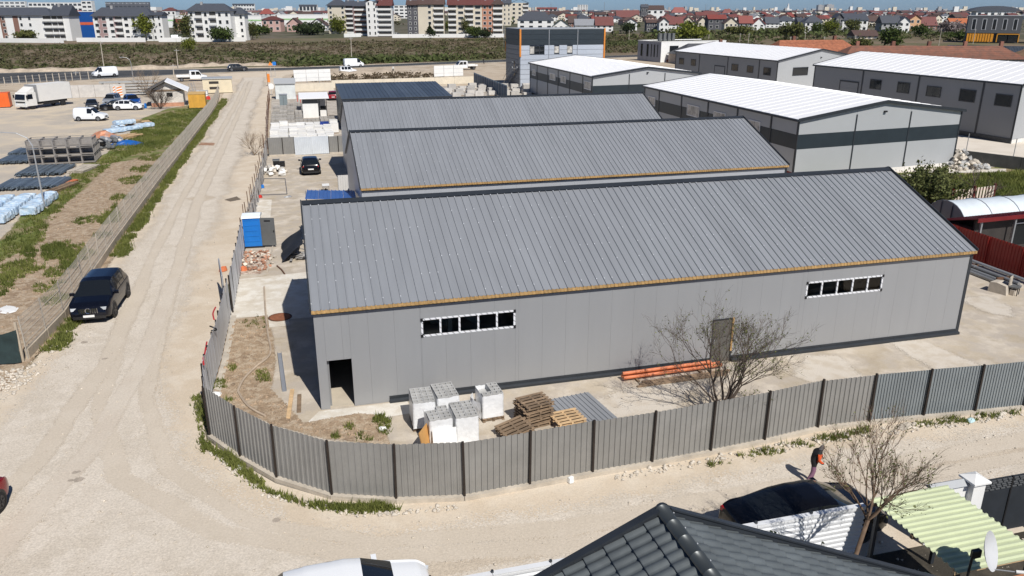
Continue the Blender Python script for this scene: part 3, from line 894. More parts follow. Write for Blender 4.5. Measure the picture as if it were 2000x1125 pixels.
sm = roof_panel_mesh(1.0, 2.6, m_roof, 5, .03, .04, .02)
for i in range(4): ob('sheet', sm, t, (-.9 + .01 * i, -1.3, .03 + .045 * i))
for i in range(4): ob('sheet', sm, t, (.05 + .012 * i, -1.32, .03 + .045 * i))
bx('bearer', m_wood, t, (0, -.8, .004), (2.0, .1, .05)); bx('bearer', m_wood, t, (0, .8, .004), (2.0, .1, .05))
t = thing('boards', 'long white boards lying along the inside of the front fence', 'boards', (7.6, 24.3, 0), R(6))
for i in range(3): bx('board', m_white, t, (i * .1, i * .17, .05 + .045 * i), (3.6, .16, .04), R(i * 1.5))
t = thing('insulation_board', 'white board leaning against the front left wrapped block pallet', 'board', (4.15, 24.5, 0))
MB().cbox((0, .1, .47), (.85, .05, .95), Matrix.Rotation(R(-18), 4, 'X')).build('panel', m_white, t)
MB().cbox((.05, .2, .46), (.8, .04, .9), Matrix.Rotation(R(-18), 4, 'X')).build('backing_panel', m_white, t)
t = thing('timber_sheet', 'orange-brown board leaning at the corner of a wrapped block pallet', 'board', (3.5, 24.75, 0), R(60))
MB().cbox((0, 0, .5), (.75, .035, 1.05), Matrix.Rotation(R(-12), 4, 'X')).build('panel', mat('orange_board', (.55, .30, .10), .8, var=.15), t)

t = thing('pipe_bundle', 'orange plastic drain pipes lying along the grey warehouse wall', 'pipes', (12.55, 28.35, 0), R(1.5))
for i, (yy, z) in enumerate(((0, .17), (.2, .17), (.1, .33))):
    L = 4.7 if i < 2 else 4.2
    mb = MB(); mb.tube([(0, yy, z), (L, yy, z)], .075, 12)
    mb.tube([(L - .16, yy, z), (L, yy, z)], .088, 12)
    mb.build('pipe', m_opvc, t, smooth=False)
for x in (.6, 3.6): bx('batten', m_wood, t, (x, .1, .04), (.1, .7, .08))
t = thing('plank_pair', 'grey weathered planks lying beside the orange pipes', 'planks', (12.9, 27.7, 0), R(1.5))
for i in range(3): bx('plank', m_wood, t, (2.1 + .2 * i, i * .17, .03), (4.2, .13, .05))

t = thing('manhole_cover', 'round rusty manhole cover set in a pale slab', 'manhole cover', (site(547, 620).x, site(547, 620).y, 0.01))
MB().lathe([(.52, 0), (.52, .03), (.42, .035), (.42, .03), (0.01, .03)], n=24).build('lid', mat('rust_iron', (.26, .10, .05), .85, .2, var=.25, vs=6), t)
MB().lathe([(.6, 0), (.6, .02), (.53, .02), (.53, 0)], n=24).build('rim', m_rust, t)

# hose snaking over the soil
hp = [site(u, v, .05) for u, v in ((516, 560), (518, 600), (523, 650), (528, 690), (500, 716), (478, 738), (466, 760), (468, 770), (482, 790), (500, 803), (518, 812))]
def smooth_path(p, k=6):
    out = []
    for i in range(len(p) - 1):
        p0 = p[max(i - 1, 0)]; p1 = p[i]; p2 = p[i + 1]; p3 = p[min(i + 2, len(p) - 1)]
        for j in range(k):
            t_ = j / k
            out.append(.5 * ((2 * p1) + (p2 - p0) * t_ + (2 * p0 - 5 * p1 + 4 * p2 - p3) * t_ ** 2 + (3 * p1 - p0 - 3 * p2 + p3) * t_ ** 3))
    out.append(p[-1]); return out
tag(MB().tube(smooth_path(hp), .05, 6).build('hose', mat('tan_hose', (.42, .34, .26), .8, var=.2)), 'beige flat hose snaking across the bare soil bed', 'hose')
a, b = site(546, 690), site(556, 765)
t = thing('steel_channel', 'grey steel channel lying on the concrete left of the open doorway', 'steel profile', (a.x, a.y, 0), math.atan2(b.y - a.y, b.x - a.x))
L = (b - a).length
MB().box(0, L, -.09, .09, 0, .015).build('web', m_galv, t); MB().box(0, L, -.09, -.075, .015, .09).box(0, L, .075, .09, .015, .09).build('flanges', m_galv, t)
for (p, q, lab, mm) in (((571, 762), (563, 818), 'fresh timber plank lying near the warehouse corner', m_woodl), ((585, 772), (584, 806), 'short dark timber plank lying nearest the warehouse corner', m_wood)):
    a, b = site(*p), site(*q)
    o = MB().cbox((0, 0, .03), ((b - a).length, .16, .05)).build('timber_plank', mm, None, loc=(a + b) / 2, rz=math.atan2(b.y - a.y, b.x - a.x))
    tag(o, lab, 'plank')
def litter(u, v, sx, sy, lab, m=None, rz=0.3, h=.12):
    p = site(u, v); t = MB()
    n = 8; V = []
    for i in range(n):
        a_ = 2 * math.pi * i / n; r = random.uniform(.75, 1.1)
        V.append((math.cos(a_) * sx * r / 2, math.sin(a_) * sy * r / 2))
    t.v = [(x, y_, .005) for x, y_ in V] + [(x * .8, y_ * .8, h * random.uniform(.5, 1)) for x, y_ in V] + [(0, 0, h)]
    for i in range(n):
        j = (i + 1) % n
        t.f += [(i, j, n + j, n + i), (n + i, n + j, 2 * n)]
    o = t.build('litter', m or m_white, None, loc=p, rz=rz)
    return tag(o, lab, 'litter')
litter(423, 771, .45, .6, 'crumpled white sheet by the bend of the pale fence')
litter(747, 839, .35, .3, 'white lump lying by the green tuft in the front yard')
litter(470, 917, .28, .5, 'white rag in the weeds outside the curved fence')
litter(1114, 940, .3, .3, 'white scrap on the road at the foot of the front fence', h=.2)
litter(1895, 822, .45, .3, 'pale blue litter on the road verge by the front fence', mat('pale_blue', (.45, .62, .65), .6))
litter(1770, 832, .9, .5, 'white grit pile at the foot of the front fence', m_kerb, h=.06)

# ------------------------------------------------------------------ side yard: toilet, rubble, canopy
t = thing('portable_toilet', 'blue portable toilet with its grey door standing open', 'portable toilet', (-3.95, 53.55, 0), R(-4))
w, d, h = 1.08, 1.12, 1.92
for nm, c, s in (('side_wall', (.03, d / 2, h / 2 + .1), (.05, d, h)), ('back_wall', (w / 2, d - .03, h / 2 + .1), (w - .1, .05, h)), ('front_wall', (w / 2, .03, h / 2 + .1), (w - .1, .05, h))):
    bx(nm, m_blue, t, c, s)
for k in range(5): bx('wall_rib', m_blue, t, (w / 2, -.005, .45 + .36 * k), (w - .2, .02, .05))
for xx in (.02, w - .02): bx('corner_post', m_blue, t, (xx, .005, h / 2 + .1), (.07, .05, h + .02))
MB().prism([(-.06, h + .1), (d + .06, h + .1), (d + .02, h + .22), (d / 2, h + .33), (.0, h + .22)], -.05, w + .05, 'x').build('roof', mat('white_translucent_plastic', (.72, .78, .82), .35), t)
bx('skid_base', m_black, t, (w / 2 + .05, d / 2, .05), (w + .25, d + .1, .1))
dr = ob('door', None, t, (w, .05, .1), R(-8))
bx('door_leaf', m_greyp, dr, (.48, 0, h / 2), (.92, .04, h - .04)); bx('latch', m_black, dr, (.86, -.03, 1.0), (.06, .05, .12)); bx('vent', m_black, dr, (.48, -.022, 1.7), (.4, .012, .1))

def heap(name, u, v, rx, ry, h, mats, n, label, cat, smin=.08, smax=.3, group=None):
    p = site(u, v); t = thing(name, label, cat, p)
    prot = []
    for m_ in mats:
        mb = MB(); mb.lathe([(.3, 0), (.55, .25), (.5, .7), (.2, .95)], n=6)
        mb.v = [(x * random.uniform(.8, 1.2), y_ * random.uniform(.8, 1.2), z * random.uniform(.9, 1.1)) for x, y_, z in mb.v]
        prot.append(mb.mesh('stone', m_))
    for i in range(n):
        a_ = random.uniform(0, 2 * math.pi); r = math.sqrt(random.random())
        s = random.uniform(smin, smax)
        z = h * max(0, 1 - r) * random.uniform(.5, 1)
        ob('stone', random.choice(prot), t, (math.cos(a_) * r * rx, math.sin(a_) * r * ry, z), 0, (s, s * random.uniform(.7, 1.4), s * random.uniform(.5, .9)), (random.uniform(-.5, .5), random.uniform(-.5, .5), random.uniform(0, 6)))
    return t
m_brick = mat('broken_brick', (.38, .20, .13), .95, var=.25, rnd=.3); m_stone = mat('pale_rubble', (.50, .45, .38), .95, var=.2, rnd=.3)
heap('rubble_heap', 499, 510, 1.25, 2.4, .25, [m_brick, m_brick, m_stone], 120, 'heap of broken brick and mortar behind the blue portable toilet', 'rubble', .08, .24)
p = site(588, 505)
t = thing('scrap_pile', 'pile of grey broken boards beside the warehouse gable', 'scrap wood', p)
for i in range(16):
    bx('board', m_bd, t, (random.uniform(-.6, .5), random.uniform(-.9, .9), .06 + .035 * i * .6), (random.uniform(.5, 1.3), .16, .035), 0, (random.uniform(-.25, .25), random.uniform(-.25, .25), random.uniform(0, 3.1)))
p = site(585, 470)
t = thing('tarpaulin', 'black tarpaulin hanging from the left gable of the front warehouse', 'tarpaulin', (-.35, 56.0, 0))
t.location = (-.25, 49.5, 0)
mb = MB()
for i in range(9):
    for j in range(6): mb.v.append((-1.35 * j / 5 + .05 * math.sin(i * 1.7), i * .55, .12 + (1 - j / 5) * 1.0 + .06 * math.sin(i * 1.3 + j)))
for i in range(8):
    for j in range(5): mb.f.append((i * 6 + j, i * 6 + j + 1, i * 6 + j + 7, i * 6 + j + 6))
mb.build('cloth', mat('black_cloth', (.012, .013, .015), .6, var=.3), t, smooth=True)

m_bluesheet = mat('blue_roof_sheet', (.05, .14, .42), .4, .2, var=.12, vs=1.0, rnd=.08)
t = thing('canopy', 'blue corrugated lean-to canopy between the first two grey warehouses', 'canopy', (0.25, 51.6, 0))
cm = roof_panel_mesh(.8, 4.4, m_bluesheet, 3, .04, .05, .02)
for i in range(4): ob('roof_sheet', cm, t, (-.1 + i * .81, .0, 3.55 - .05 * i), 0, None, (R(-5), R(4), R(-3)))
for (x, yy) in ((0, .1), (2.9, .1), (0, 4.0), (2.9, 4.0)): bx('post', m_steel, t, (x, yy, 1.6), (.08, .08, 3.2))
# pale corrugated screen in front of warehouse two's gable
t = thing('sheet_screen', 'upright whitish corrugated screen at the left end of the second warehouse', 'screen', (3.0, 67.2, 0))
ob('sheet', sheet_mesh(1.35, 1.9, mat('off_white_sheet', (.62, .60, .57), .5, .1, var=.05), .19, .03), t, (0, 0, 0))
bx('post', m_steel, t, (0, .06, .95), (.06, .06, 1.9)); bx('post', m_steel, t, (1.35, .06, .95), (.06, .06, 1.9))

# junk by the boards fence, wheelie bin
p = site(541, 333)
t = thing('wheelie_bin', 'black wheelie bin beside the junk heap in the side yard', 'bin', p)
MB().prism([(-.3, .08), (.3, .08), (.36, 1.0), (-.36, 1.0)], -.3, .3, 'x').build('body', m_black, t)
MB().prism([(-.38, 1.0), (.4, 1.0), (.36, 1.1), (-.3, 1.08)], -.34, .34, 'x').build('lid', m_greyp, t)
for s in (-1, 1): MB().tube([(s * .2 - .05, .3, .1), (s * .2 + .05, .3, .1)], .1, 10).build('wheel', m_black, t)
t = heap('junk_heap', 535, 338, 1.3, 2.6, .5, [m_white, mat('grey_rag', (.4, .38, .35), .9, rnd=.3), m_stone], 46, 'heap of white bags and rubbish along the board fence', 'rubbish', .2, .6)
p = site(550, 325); tag(bx('storage_box', m_black, None, (p.x, p.y, .25), (.7, .6, .5)), 'dark box on top of the rubbish in the side yard', 'box')
# trolley frames
m_thin = mat('thin_steel', (.18, .18, .19), .5, .4, var=.1)
p = site(532, 370)
t = thing('barrier_frame', 'thin steel frame of a barrier lying on the side yard concrete', 'barrier', (p.x, p.y, 0))
c = [site(516, 350), site(557, 350), site(561, 380), site(506, 382)]
for a, b in zip(c, c[1:] + c[:1]): MB().beam(a - p + Vector((0, 0, .06)), b - p + Vector((0, 0, .06)), .05, .05).build('bar', m_thin, t)
p = site(637, 374)
t = thing('wheelbarrow', 'small white framed barrow standing beside the blue canopy', 'barrow', (p.x, p.y, 0))
MB().prism([(-.3, .35), (.35, .35), (.5, .6), (-.5, .6)], -.3, .3, 'x').build('tray', m_white, t)
for s in (-.25, .25):
    MB().tube([(s, -.9, .6), (s, 0, .35), (s, .5, .2)], .025, 6).build('handle', m_thin, t); bx('leg', m_thin, t, (s, -.25, .17), (.04, .04, .34))
MB().tube([(-.05, .55, .2), (.05, .55, .2)], .2, 12).build('wheel', m_black, t)
p = site(512, 367); litter(512, 367, .5, .5, 'small blue bag by the board fence in the side yard', m_blue, h=.3)
litter(508, 386, .5, .4, 'small red and green plants tub beside the pale slab', mat('red_plastic', (.5, .03, .02), .5), h=.25)
litter(436, 529, .5, .4, 'orange-brown broken pot on the road outside the fence', m_opvc, h=.3)
litter(476, 528, .5, .5, 'orange-red bucket lump by the rubble heap', m_opvc, h=.3)
litter(562, 385, .7, .35, 'grey scrap of film near the blue canopy', m_galv)
for (u1, v1, u2, v2, lab) in ((533, 478, 522, 530, 'pale plastic pipe lying on the side yard towards the rubble'), (541, 519, 556, 535, 'dark iron bar lying on the side yard concrete')):
    a, b = site(u1, v1, .04), site(u2, v2, .04)
    tag(MB().tube([a, (a + b) / 2 + Vector((.05, 0, 0)), b], .045, 6).build('pipe', m_kerb if 'pale' in lab else m_rust), lab, 'pipe')
# straps and hoses hanging on the pale fence
for (pts_, c_, lab) in (([(421, 600), (416, 612), (418, 624)], (.5, .03, .03), 'upper red cable hung over the pale fence'), ([(404, 668), (400, 690), (397, 700), (398, 712)], (.5, .03, .03), 'lower red cable hung over the pale fence'), ([(410, 637), (418, 640), (423, 644), (412, 646)], (.012, .012, .013), 'black strap looped over the pale fence')):
    pp = [site(u, v, 1.9) for u, v in pts_]
    tag(MB().tube(smooth_path(pp, 4), .035, 5).build('cable', mat('cable_%d' % int(c_[0] * 100), c_, .5)), lab, 'cable')

# ------------------------------------------------------------------ right of the front warehouse
t = thing('pipe_stack', 'long galvanised steel pipes stacked at the foot of the red fence', 'steel pipes', (39.3, 33.6, 0), R(90))
for i, (yy, z, r, L) in enumerate(((.1, .5, .09, 8.2), (.35, .14, .11, 7.0), (.65, .14, .11, 7.4), (.5, .33, .1, 6.6), (.95, .12, .09, 6.8))):
    mb = MB().tube([(0, yy, z), (L, yy, z)], r, 10).tube([(L * .47, yy, z), (L * .49, yy, z)], r * 1.25, 10)
    mb.build('pipe', m_galv if i == 0 else m_steel, t)
for x in (1, 3.5, 6): bx('trestle', m_rust, t, (x, .5, .2), (.1, 1.1, .4))
t = thing('scaffold_tubes', 'white and red propping tubes lying near the warehouse corner', 'tubes', (36.6, 36.2, 0), R(118))
for i in range(3): MB().tube([(0, .2 * i, .08 + .1 * i), (3.2, .2 * i + .25 * i, .08)], .06, 8).build('tube', [m_white, m_rust, m_galv][i], t)
p = site(1953, 570); t = thing('concrete_block', 'pale broken concrete block lying on the yard at the right', 'concrete block', p, R(20))
MB().prism([(-.5, 0), (.5, 0), (.45, .55), (.1, .6), (-.4, .5)], -.4, .35, 'x').build('lump', m_kerb, t); MB().box(-.1, .3, -.75, -.52, 0, .3).build('shard', m_kerb, t)
p = site(1979, 575); t = thing('chair', 'small broken grey chair standing by the red fence', 'chair', p, R(30))
bx('seat', m_greyp, t, (0, 0, .45), (.5, .5, .06)); bx('backrest', m_kerb, t, (0, .25, .75), (.5, .05, .5))
for sx in (-.2, .2):
    for sy in (-.2, .2): bx('leg', m_black, t, (sx, sy, .21), (.04, .04, .42))

# shed with red roof and glazed porch, polytunnel
t = thing('garden_shed', 'dark timber shed with a red sheet roof behind the red fence', 'shed', (40.6, 39.4, 0), R(3))
m_dkred = mat('dark_red_sheet', (.16, .012, .014), .5, .1, var=.15)
m_dkwall = mat('dark_timber_wall', (.035, .03, .027), .8, var=.3)
bx('wall', m_dkwall, t, (4.2, .1, 1.2), (7.6, .12, 2.4)); bx('side_wall', m_dkwall, t, (.4, 1.5, .95), (.12, 2.6, 1.9)); bx('back_wall', m_dkwall, t, (4.2, 2.9, .8), (7.6, .12, 1.6))
rm = roof_panel_mesh(1.05, 3.6, m_dkred, 4, .03, .04, .04)
for i in range(8): ob('roof_sheet', rm, t, (-.1 + i * 1.06, -.5, 2.66), 0, None, (R(-15), 0, 0))
bx('fascia', m_dkred, t, (4.1, -.54, 2.55), (8.4, .05, .26))
for x in (.4, 3.2, 6.5): bx('post', m_steel, t, (x, -.4, 1.2), (.12, .12, 2.4))
dw = ob('window', None, t, (3.6, .02, 0)); bx('frame', m_white, dw, (.0, -.02, 1.15), (.06, .05, 1.5)); bx('frame', m_white, dw, (.75, -.02, 1.93), (1.5, .05, .06)); bx('pane', glass(), dw, (.75, 0, 1.2), (1.4, .02, 1.4))
t = thing('polytunnel', 'whitish plastic polytunnel greenhouse behind the red fence', 'greenhouse', (43.6, 44.6, 0), R(0))
m_poly = mat('greenhouse_film', (.62, .68, .72), .3, var=.06, vs=1.2, bump=.25, bs=2, dist=.05)
NR, rad, hh = 14, 2.0, 2.35
def arch(x, k, s=1.0):
    a_ = math.pi * k / NR
    return (x, -math.cos(a_) * rad * s, math.sin(a_) ** .8 * hh * s)
for seg in range(5):
    mb = MB(); n0 = 6
    for i in range(n0 + 1):
        for k in range(NR + 1):
            x = seg * 2.4 + 2.4 * i / n0
            mb.v.append(arch(x, k, 1 - .02 * math.sin(math.pi * i / n0)))
    for i in range(n0):
        for k in range(NR):
            a_ = i * (NR + 1) + k
            mb.f.append((a_, a_ + NR + 1, a_ + NR + 2, a_ + 1))
    mb.build('film', m_poly, t, smooth=True)
for seg in range(6):
    MB().tube([arch(seg * 2.4, k, 1.006) for k in range(NR + 1)], .03, 5).build('hoop', m_galv, t)
m_polyend = mat('greenhouse_end_film', (.34, .36, .34), .4, var=.1)
MB().poly([arch(.02, k, .99) for k in range(NR + 1)]).build('end_film', m_polyend, t)
MB().beam((-.03, -1.75, 1.0), (-.03, 1.75, 1.0), .05, .07).beam((-.03, -.5, 0), (-.03, -.5, 2.2), .05, .07).beam((-.03, .5, 0), (-.03, .5, 2.2), .05, .07).build('end_frame', m_thin, t)
# picket fence
t = thing('picket_fence', 'short white and red picket fence behind the polytunnel', 'fence', (51.0, 51.8, 0), R(8))
for i in range(14): bx('picket', mat('cream_picket', (.68, .58, .5), .7, rnd=.1), t, (i * .36, 0, .6), (.2, .03, 1.1))
for x in (0, 2.5, 4.9): bx('post', m_dkred, t, (x, .06, .65), (.16, .16, 1.3))
for z in (.25, .95): bx('rail', m_dkred, t, (2.4, .05, z), (5.0, .05, .1))
# ------------------------------------------------------------------ white-roofed estate
m_wroof = mat('white_roof_sheet', (.88, .88, .88), .4, .0, var=.01, vs=.3)
m_lwall = mat('light_grey_cladding', (.40, .415, .425), .45, .1, var=.03, vs=.3, rnd=.02)
m_band = mat('dark_band_cladding', (.024, .034, .042), .45, .1, var=.1)
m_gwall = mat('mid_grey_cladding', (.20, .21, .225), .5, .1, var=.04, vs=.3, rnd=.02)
m_gl = glass()
m_winlit = mat('lit_look_window', (.46, .44, .40), .3, var=.5, vs=1.5)  # lit look of the panes put into a pale colour

def estate_hall(p0, gx, gy, he, hr, label, style='band', bays=(), gbays=3, wins=(), gwin=None, door=None):
    """hall on a skewed plot: p0 near-left corner, gx across the gable, gy along the side"""
    W = Vector(gx).length; L = Vector(gy).length
    t = thing('industrial_hall', label, 'hall', (p0[0], p0[1], 0))
    A = Matrix(((gx[0] / W, gy[0] / L, 0, 0), (gx[1] / W, gy[1] / L, 0, 0), (0, 0, 1, 0), (0, 0, 0, 1)))
    def put(mb, name, m, par=None): return mb.xf(A).build(name, m, par or t)
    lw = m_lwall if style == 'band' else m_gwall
    z1, z2 = he * .52, he * .76
    # long left wall in bays
    by = [0] + list(bays) + [L]
    for i in range(len(by) - 1):
        y0, y1 = by[i] + .01, by[i + 1] - .01
        if style == 'band':
            put(MB().box(0, .12, y0, y1, 0, z1), 'wall_panel', lw); put(MB().box(-.01, .12, y0, y1, z1 + .003, z2), 'band_panel', m_band); put(MB().box(0, .12, y0, y1, z2 + .003, he), 'wall_panel', lw)
        else:
            put(MB().box(0, .12, y0, y1, 0, he), 'wall_panel', lw)
        put(MB().box(-.05, .0, y0 - .14, y0 + .10, 0, he), 'downpipe_trim', m_anth)
    put(MB().box(-.05, .0, L - .12, L, 0, he), 'downpipe_trim', m_anth)
    # gables
    slope = lambda x: he + (hr - he) * (1 - abs(x - W / 2) / (W / 2))
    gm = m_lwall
    for yy in (0, L - .12):
        for i in range(gbays):
            x0, x1 = W * i / gbays + (.13 if i == 0 else .01), W * (i + 1) / gbays - .01
            def col(za, zb, top, m, nm, d=0):
                pr = [(x0, za), (x1, za)]
                if top:
                    pr += [(x1, slope(x1) - .02)]
                    if x0 < W / 2 < x1: pr += [(W / 2, hr - .02)]
                    pr += [(x0, slope(x0) - .02)]
                else: pr += [(x1, zb), (x0, zb)]
                put(MB().prism(pr, yy - d, yy + .12, 'y'), nm, m)
            if style == 'band':
                col(0, z1, False, gm, 'wall_panel'); col(z1 + .003, z2, False, m_band, 'band_panel', .01); col(z2 + .003, 0, True, gm, 'wall_panel')
            else: col(0, 0, True, gm, 'wall_panel')
            if i: put(MB().box(x0 - .07, x0 + .07, yy - .05, yy - .012, 0, min(slope(x0) - .5, he + .2)), 'wall_trim', m_anth)
        put(MB().box(-.05, .1, yy - .05, yy - .012, 0, he), 'corner_trim', m_anth)
        put(MB().box(W - .1, W + .05, yy - .05, yy - .012, 0, he), 'corner_trim', m_anth)
    put(MB().box(W - .12, W, .13, L - .13, 0, he), 'right_wall', lw)
    # roof sheets
    n = int(round(L / 1.5))
    for i in range(n):
        y0, y1 = L * i / n, L * (i + 1) / n
        for s in (0, 1):
            x0, z0, x1, zz = (-.2, he + .0, W / 2, hr + .05) if s == 0 else (W + .2, he + .0, W / 2, hr + .05)
            e = .25 if i == 0 else 0; f = .25 if i == n - 1 else 0
            mb = MB()
            a = (x0, y0 - e, z0); b = (x1, y0 - e, zz); c = (x1, y1 - .02 + f, zz); d = (x0, y1 - .02 + f, z0)
            up = Vector((0, 0, .09))
            P = [Vector(q) for q in (a, b, c, d)]
            top = [tuple(q + up) for q in P]; bot = [tuple(q) for q in P]
            if s: top.reverse(); bot.reverse()
            mb.v = bot + top
            mb.f = [(3, 2, 1, 0), (4, 5, 6, 7), (0, 1, 5, 4), (1, 2, 6, 5), (2, 3, 7, 6), (3, 0, 4, 7)]
            # standing seam
            mb.beam((x0, y0 - e + .03, z0 + .11), (x1, y0 - e + .03, zz + .10), .04, .03)
            put(mb, 'roof_sheet', m_wroof)
    for s in (0, 1):
        x = 0 if s == 0 else W
        for yy in (-.27, L + .27):
            put(MB().beam((-.22 if s == 0 else W + .22, yy, he + .02), (W / 2, yy, hr + .07), .05, .28), 'verge_trim', m_anth)
    put(MB().box(-.36, -.2, -.25, L + .25, he - .12, he + .07), 'gutter', m_anth)
    put(MB().box(W + .2, W + .36, -.25, L + .25, he - .12, he + .07), 'gutter', m_anth)
    put(MB().box(-.02, 0, 0, L, 0, .35), 'plinth', m_anth)
    put(MB().box(-.06, W + .06, -.09, -.052, 0, .45), 'plinth', mat('pale_plinth', (.66, .64, .60), .8, var=.08))
    if style != 'band': put(MB().box(-.12, -.051, 0, L, 0, .55), 'plinth', m_anth)
    # windows on the long wall: (y0,y1,z0,z1,panes)
    for (y0, y1, za, zb, k, mm) in wins:
        w = ob('window', None, t)
        put(MB().box(-.06, -.012, y0, y1, za, za + .1).box(-.06, -.012, y0, y1, zb - .1, zb).box(-.06, -.012, y0, y0 + .1, za + .1, zb - .1).box(-.06, -.012, y1 - .1, y1, za + .1, zb - .1), 'frame', m_anth if mm is m_gl else m_white, w)
        for j in range(k):
            ya = y0 + .1 + (y1 - y0 - .2) * j / k; yb = y0 + .1 + (y1 - y0 - .2) * (j + 1) / k
            put(MB().box(-.04, -.014, ya + .03, yb - .03, za + .1, zb - .1), 'pane', mm, w)
    if gwin:
        for (x0, x1, za, zb) in gwin:
            w = ob('window', None, t)
            put(MB().box(x0, x1, -.06, -.013, za, za + .1).box(x0, x1, -.06, -.013, zb - .1, zb).box(x0, x0 + .1, -.06, -.013, za + .1, zb - .1).box(x1 - .1, x1, -.06, -.013, za + .1, zb - .1), 'frame', m_anth, w)
            put(MB().box(x0 + .1, x1 - .1, -.03, -.014, za + .1, zb - .1), 'pane', m_gl, w)
    if door:
        y0, y1, zb = door
        w = ob('roller_door', None, t)
        put(MB().box(-.07, -.013, y0, y0 + .15, 0, zb).box(-.07, -.013, y1 - .15, y1, 0, zb).box(-.07, -.013, y0 + .15, y1 - .15, zb - .2, zb), 'frame', m_anth, w)
        for k in range(6): put(MB().box(-.05, -.014, y0 + .16, y1 - .16, (zb - .2) * k / 6 + .01, (zb - .2) * (k + 1) / 6 - .01), 'slat', m_gwall, w)
    put(MB().cbox((W / 2, -.1, he + .35), (.3, .25, .14)), 'floodlight', m_black)
    return t

GL, PW = m_gl, m_winlit
estate_hall((43.9, 63.4), (19.8, 2.1), (.2, 34.2), 5.56, 6.78, 'white-roofed hall with a dark band right behind the grey warehouses', bays=(4.4, 10.7, 17.0, 23.5, 29.7), wins=[(30.7, 33.0, 3.4, 4.5, 2, PW), (18.9, 21.9, 3.4, 4.65, 2, PW), (13.0, 15.6, 3.4, 4.6, 2, PW), (6.2, 8.4, 3.4, 4.6, 2, PW)])
estate_hall((43.0, 114.0), (18.6, 2.2), (.05, 33.1), 5.56, 6.62, 'smaller white-roofed hall with a dark band beside the tall tower block', bays=(4.1, 10.2, 16.2, 22.0, 28.4), wins=[(.4, 3.4, 3.55, 4.75, 2, PW), (12.0, 14.8, 3.55, 4.7, 2, PW), (17.6, 20.9, 3.55, 4.7, 2, PW), (29.3, 31.6, 3.5, 4.6, 2, PW)])
estate_hall((86.9, 134.0), (21.6, 5.0), (-2.1, 37.8), 6.0, 7.75, 'white-roofed hall with mid-grey side and a single gable window', style='plain', bays=(5.7, 16.5, 27.5), gbays=1, wins=[(1.9, 4.2, 3.2, 4.65, 2, GL), (7.5, 9.6, 3.3, 4.65, 2, GL), (12.7, 15.0, 3.3, 4.65, 2, GL), (28.9, 30.9, 3.3, 4.7, 2, GL), (34.0, 36.1, 3.3, 4.7, 2, GL)], gwin=[(4.0, 8.0, 3.2, 4.7)], door=(17.3, 21.3, 4.0))
estate_hall((81.4, 75.7), (21.4, 6.4), (-2.2, 36.2), 6.76, 8.4, 'largest white-roofed hall at the right edge with dark grey side', style='plain', bays=(5.1, 15.2, 25.6), gbays=3, wins=[(.9, 3.2, 4.1, 5.5, 1, GL), (6.0, 8.4, 4.1, 5.6, 1, GL), (11.3, 13.7, 4.2, 5.55, 2, GL), (16.6, 18.8, 4.2, 5.65, 2, GL), (21.8, 24.0, 4.25, 5.6, 2, GL)], door=(26.2, 30.2, 5.0))

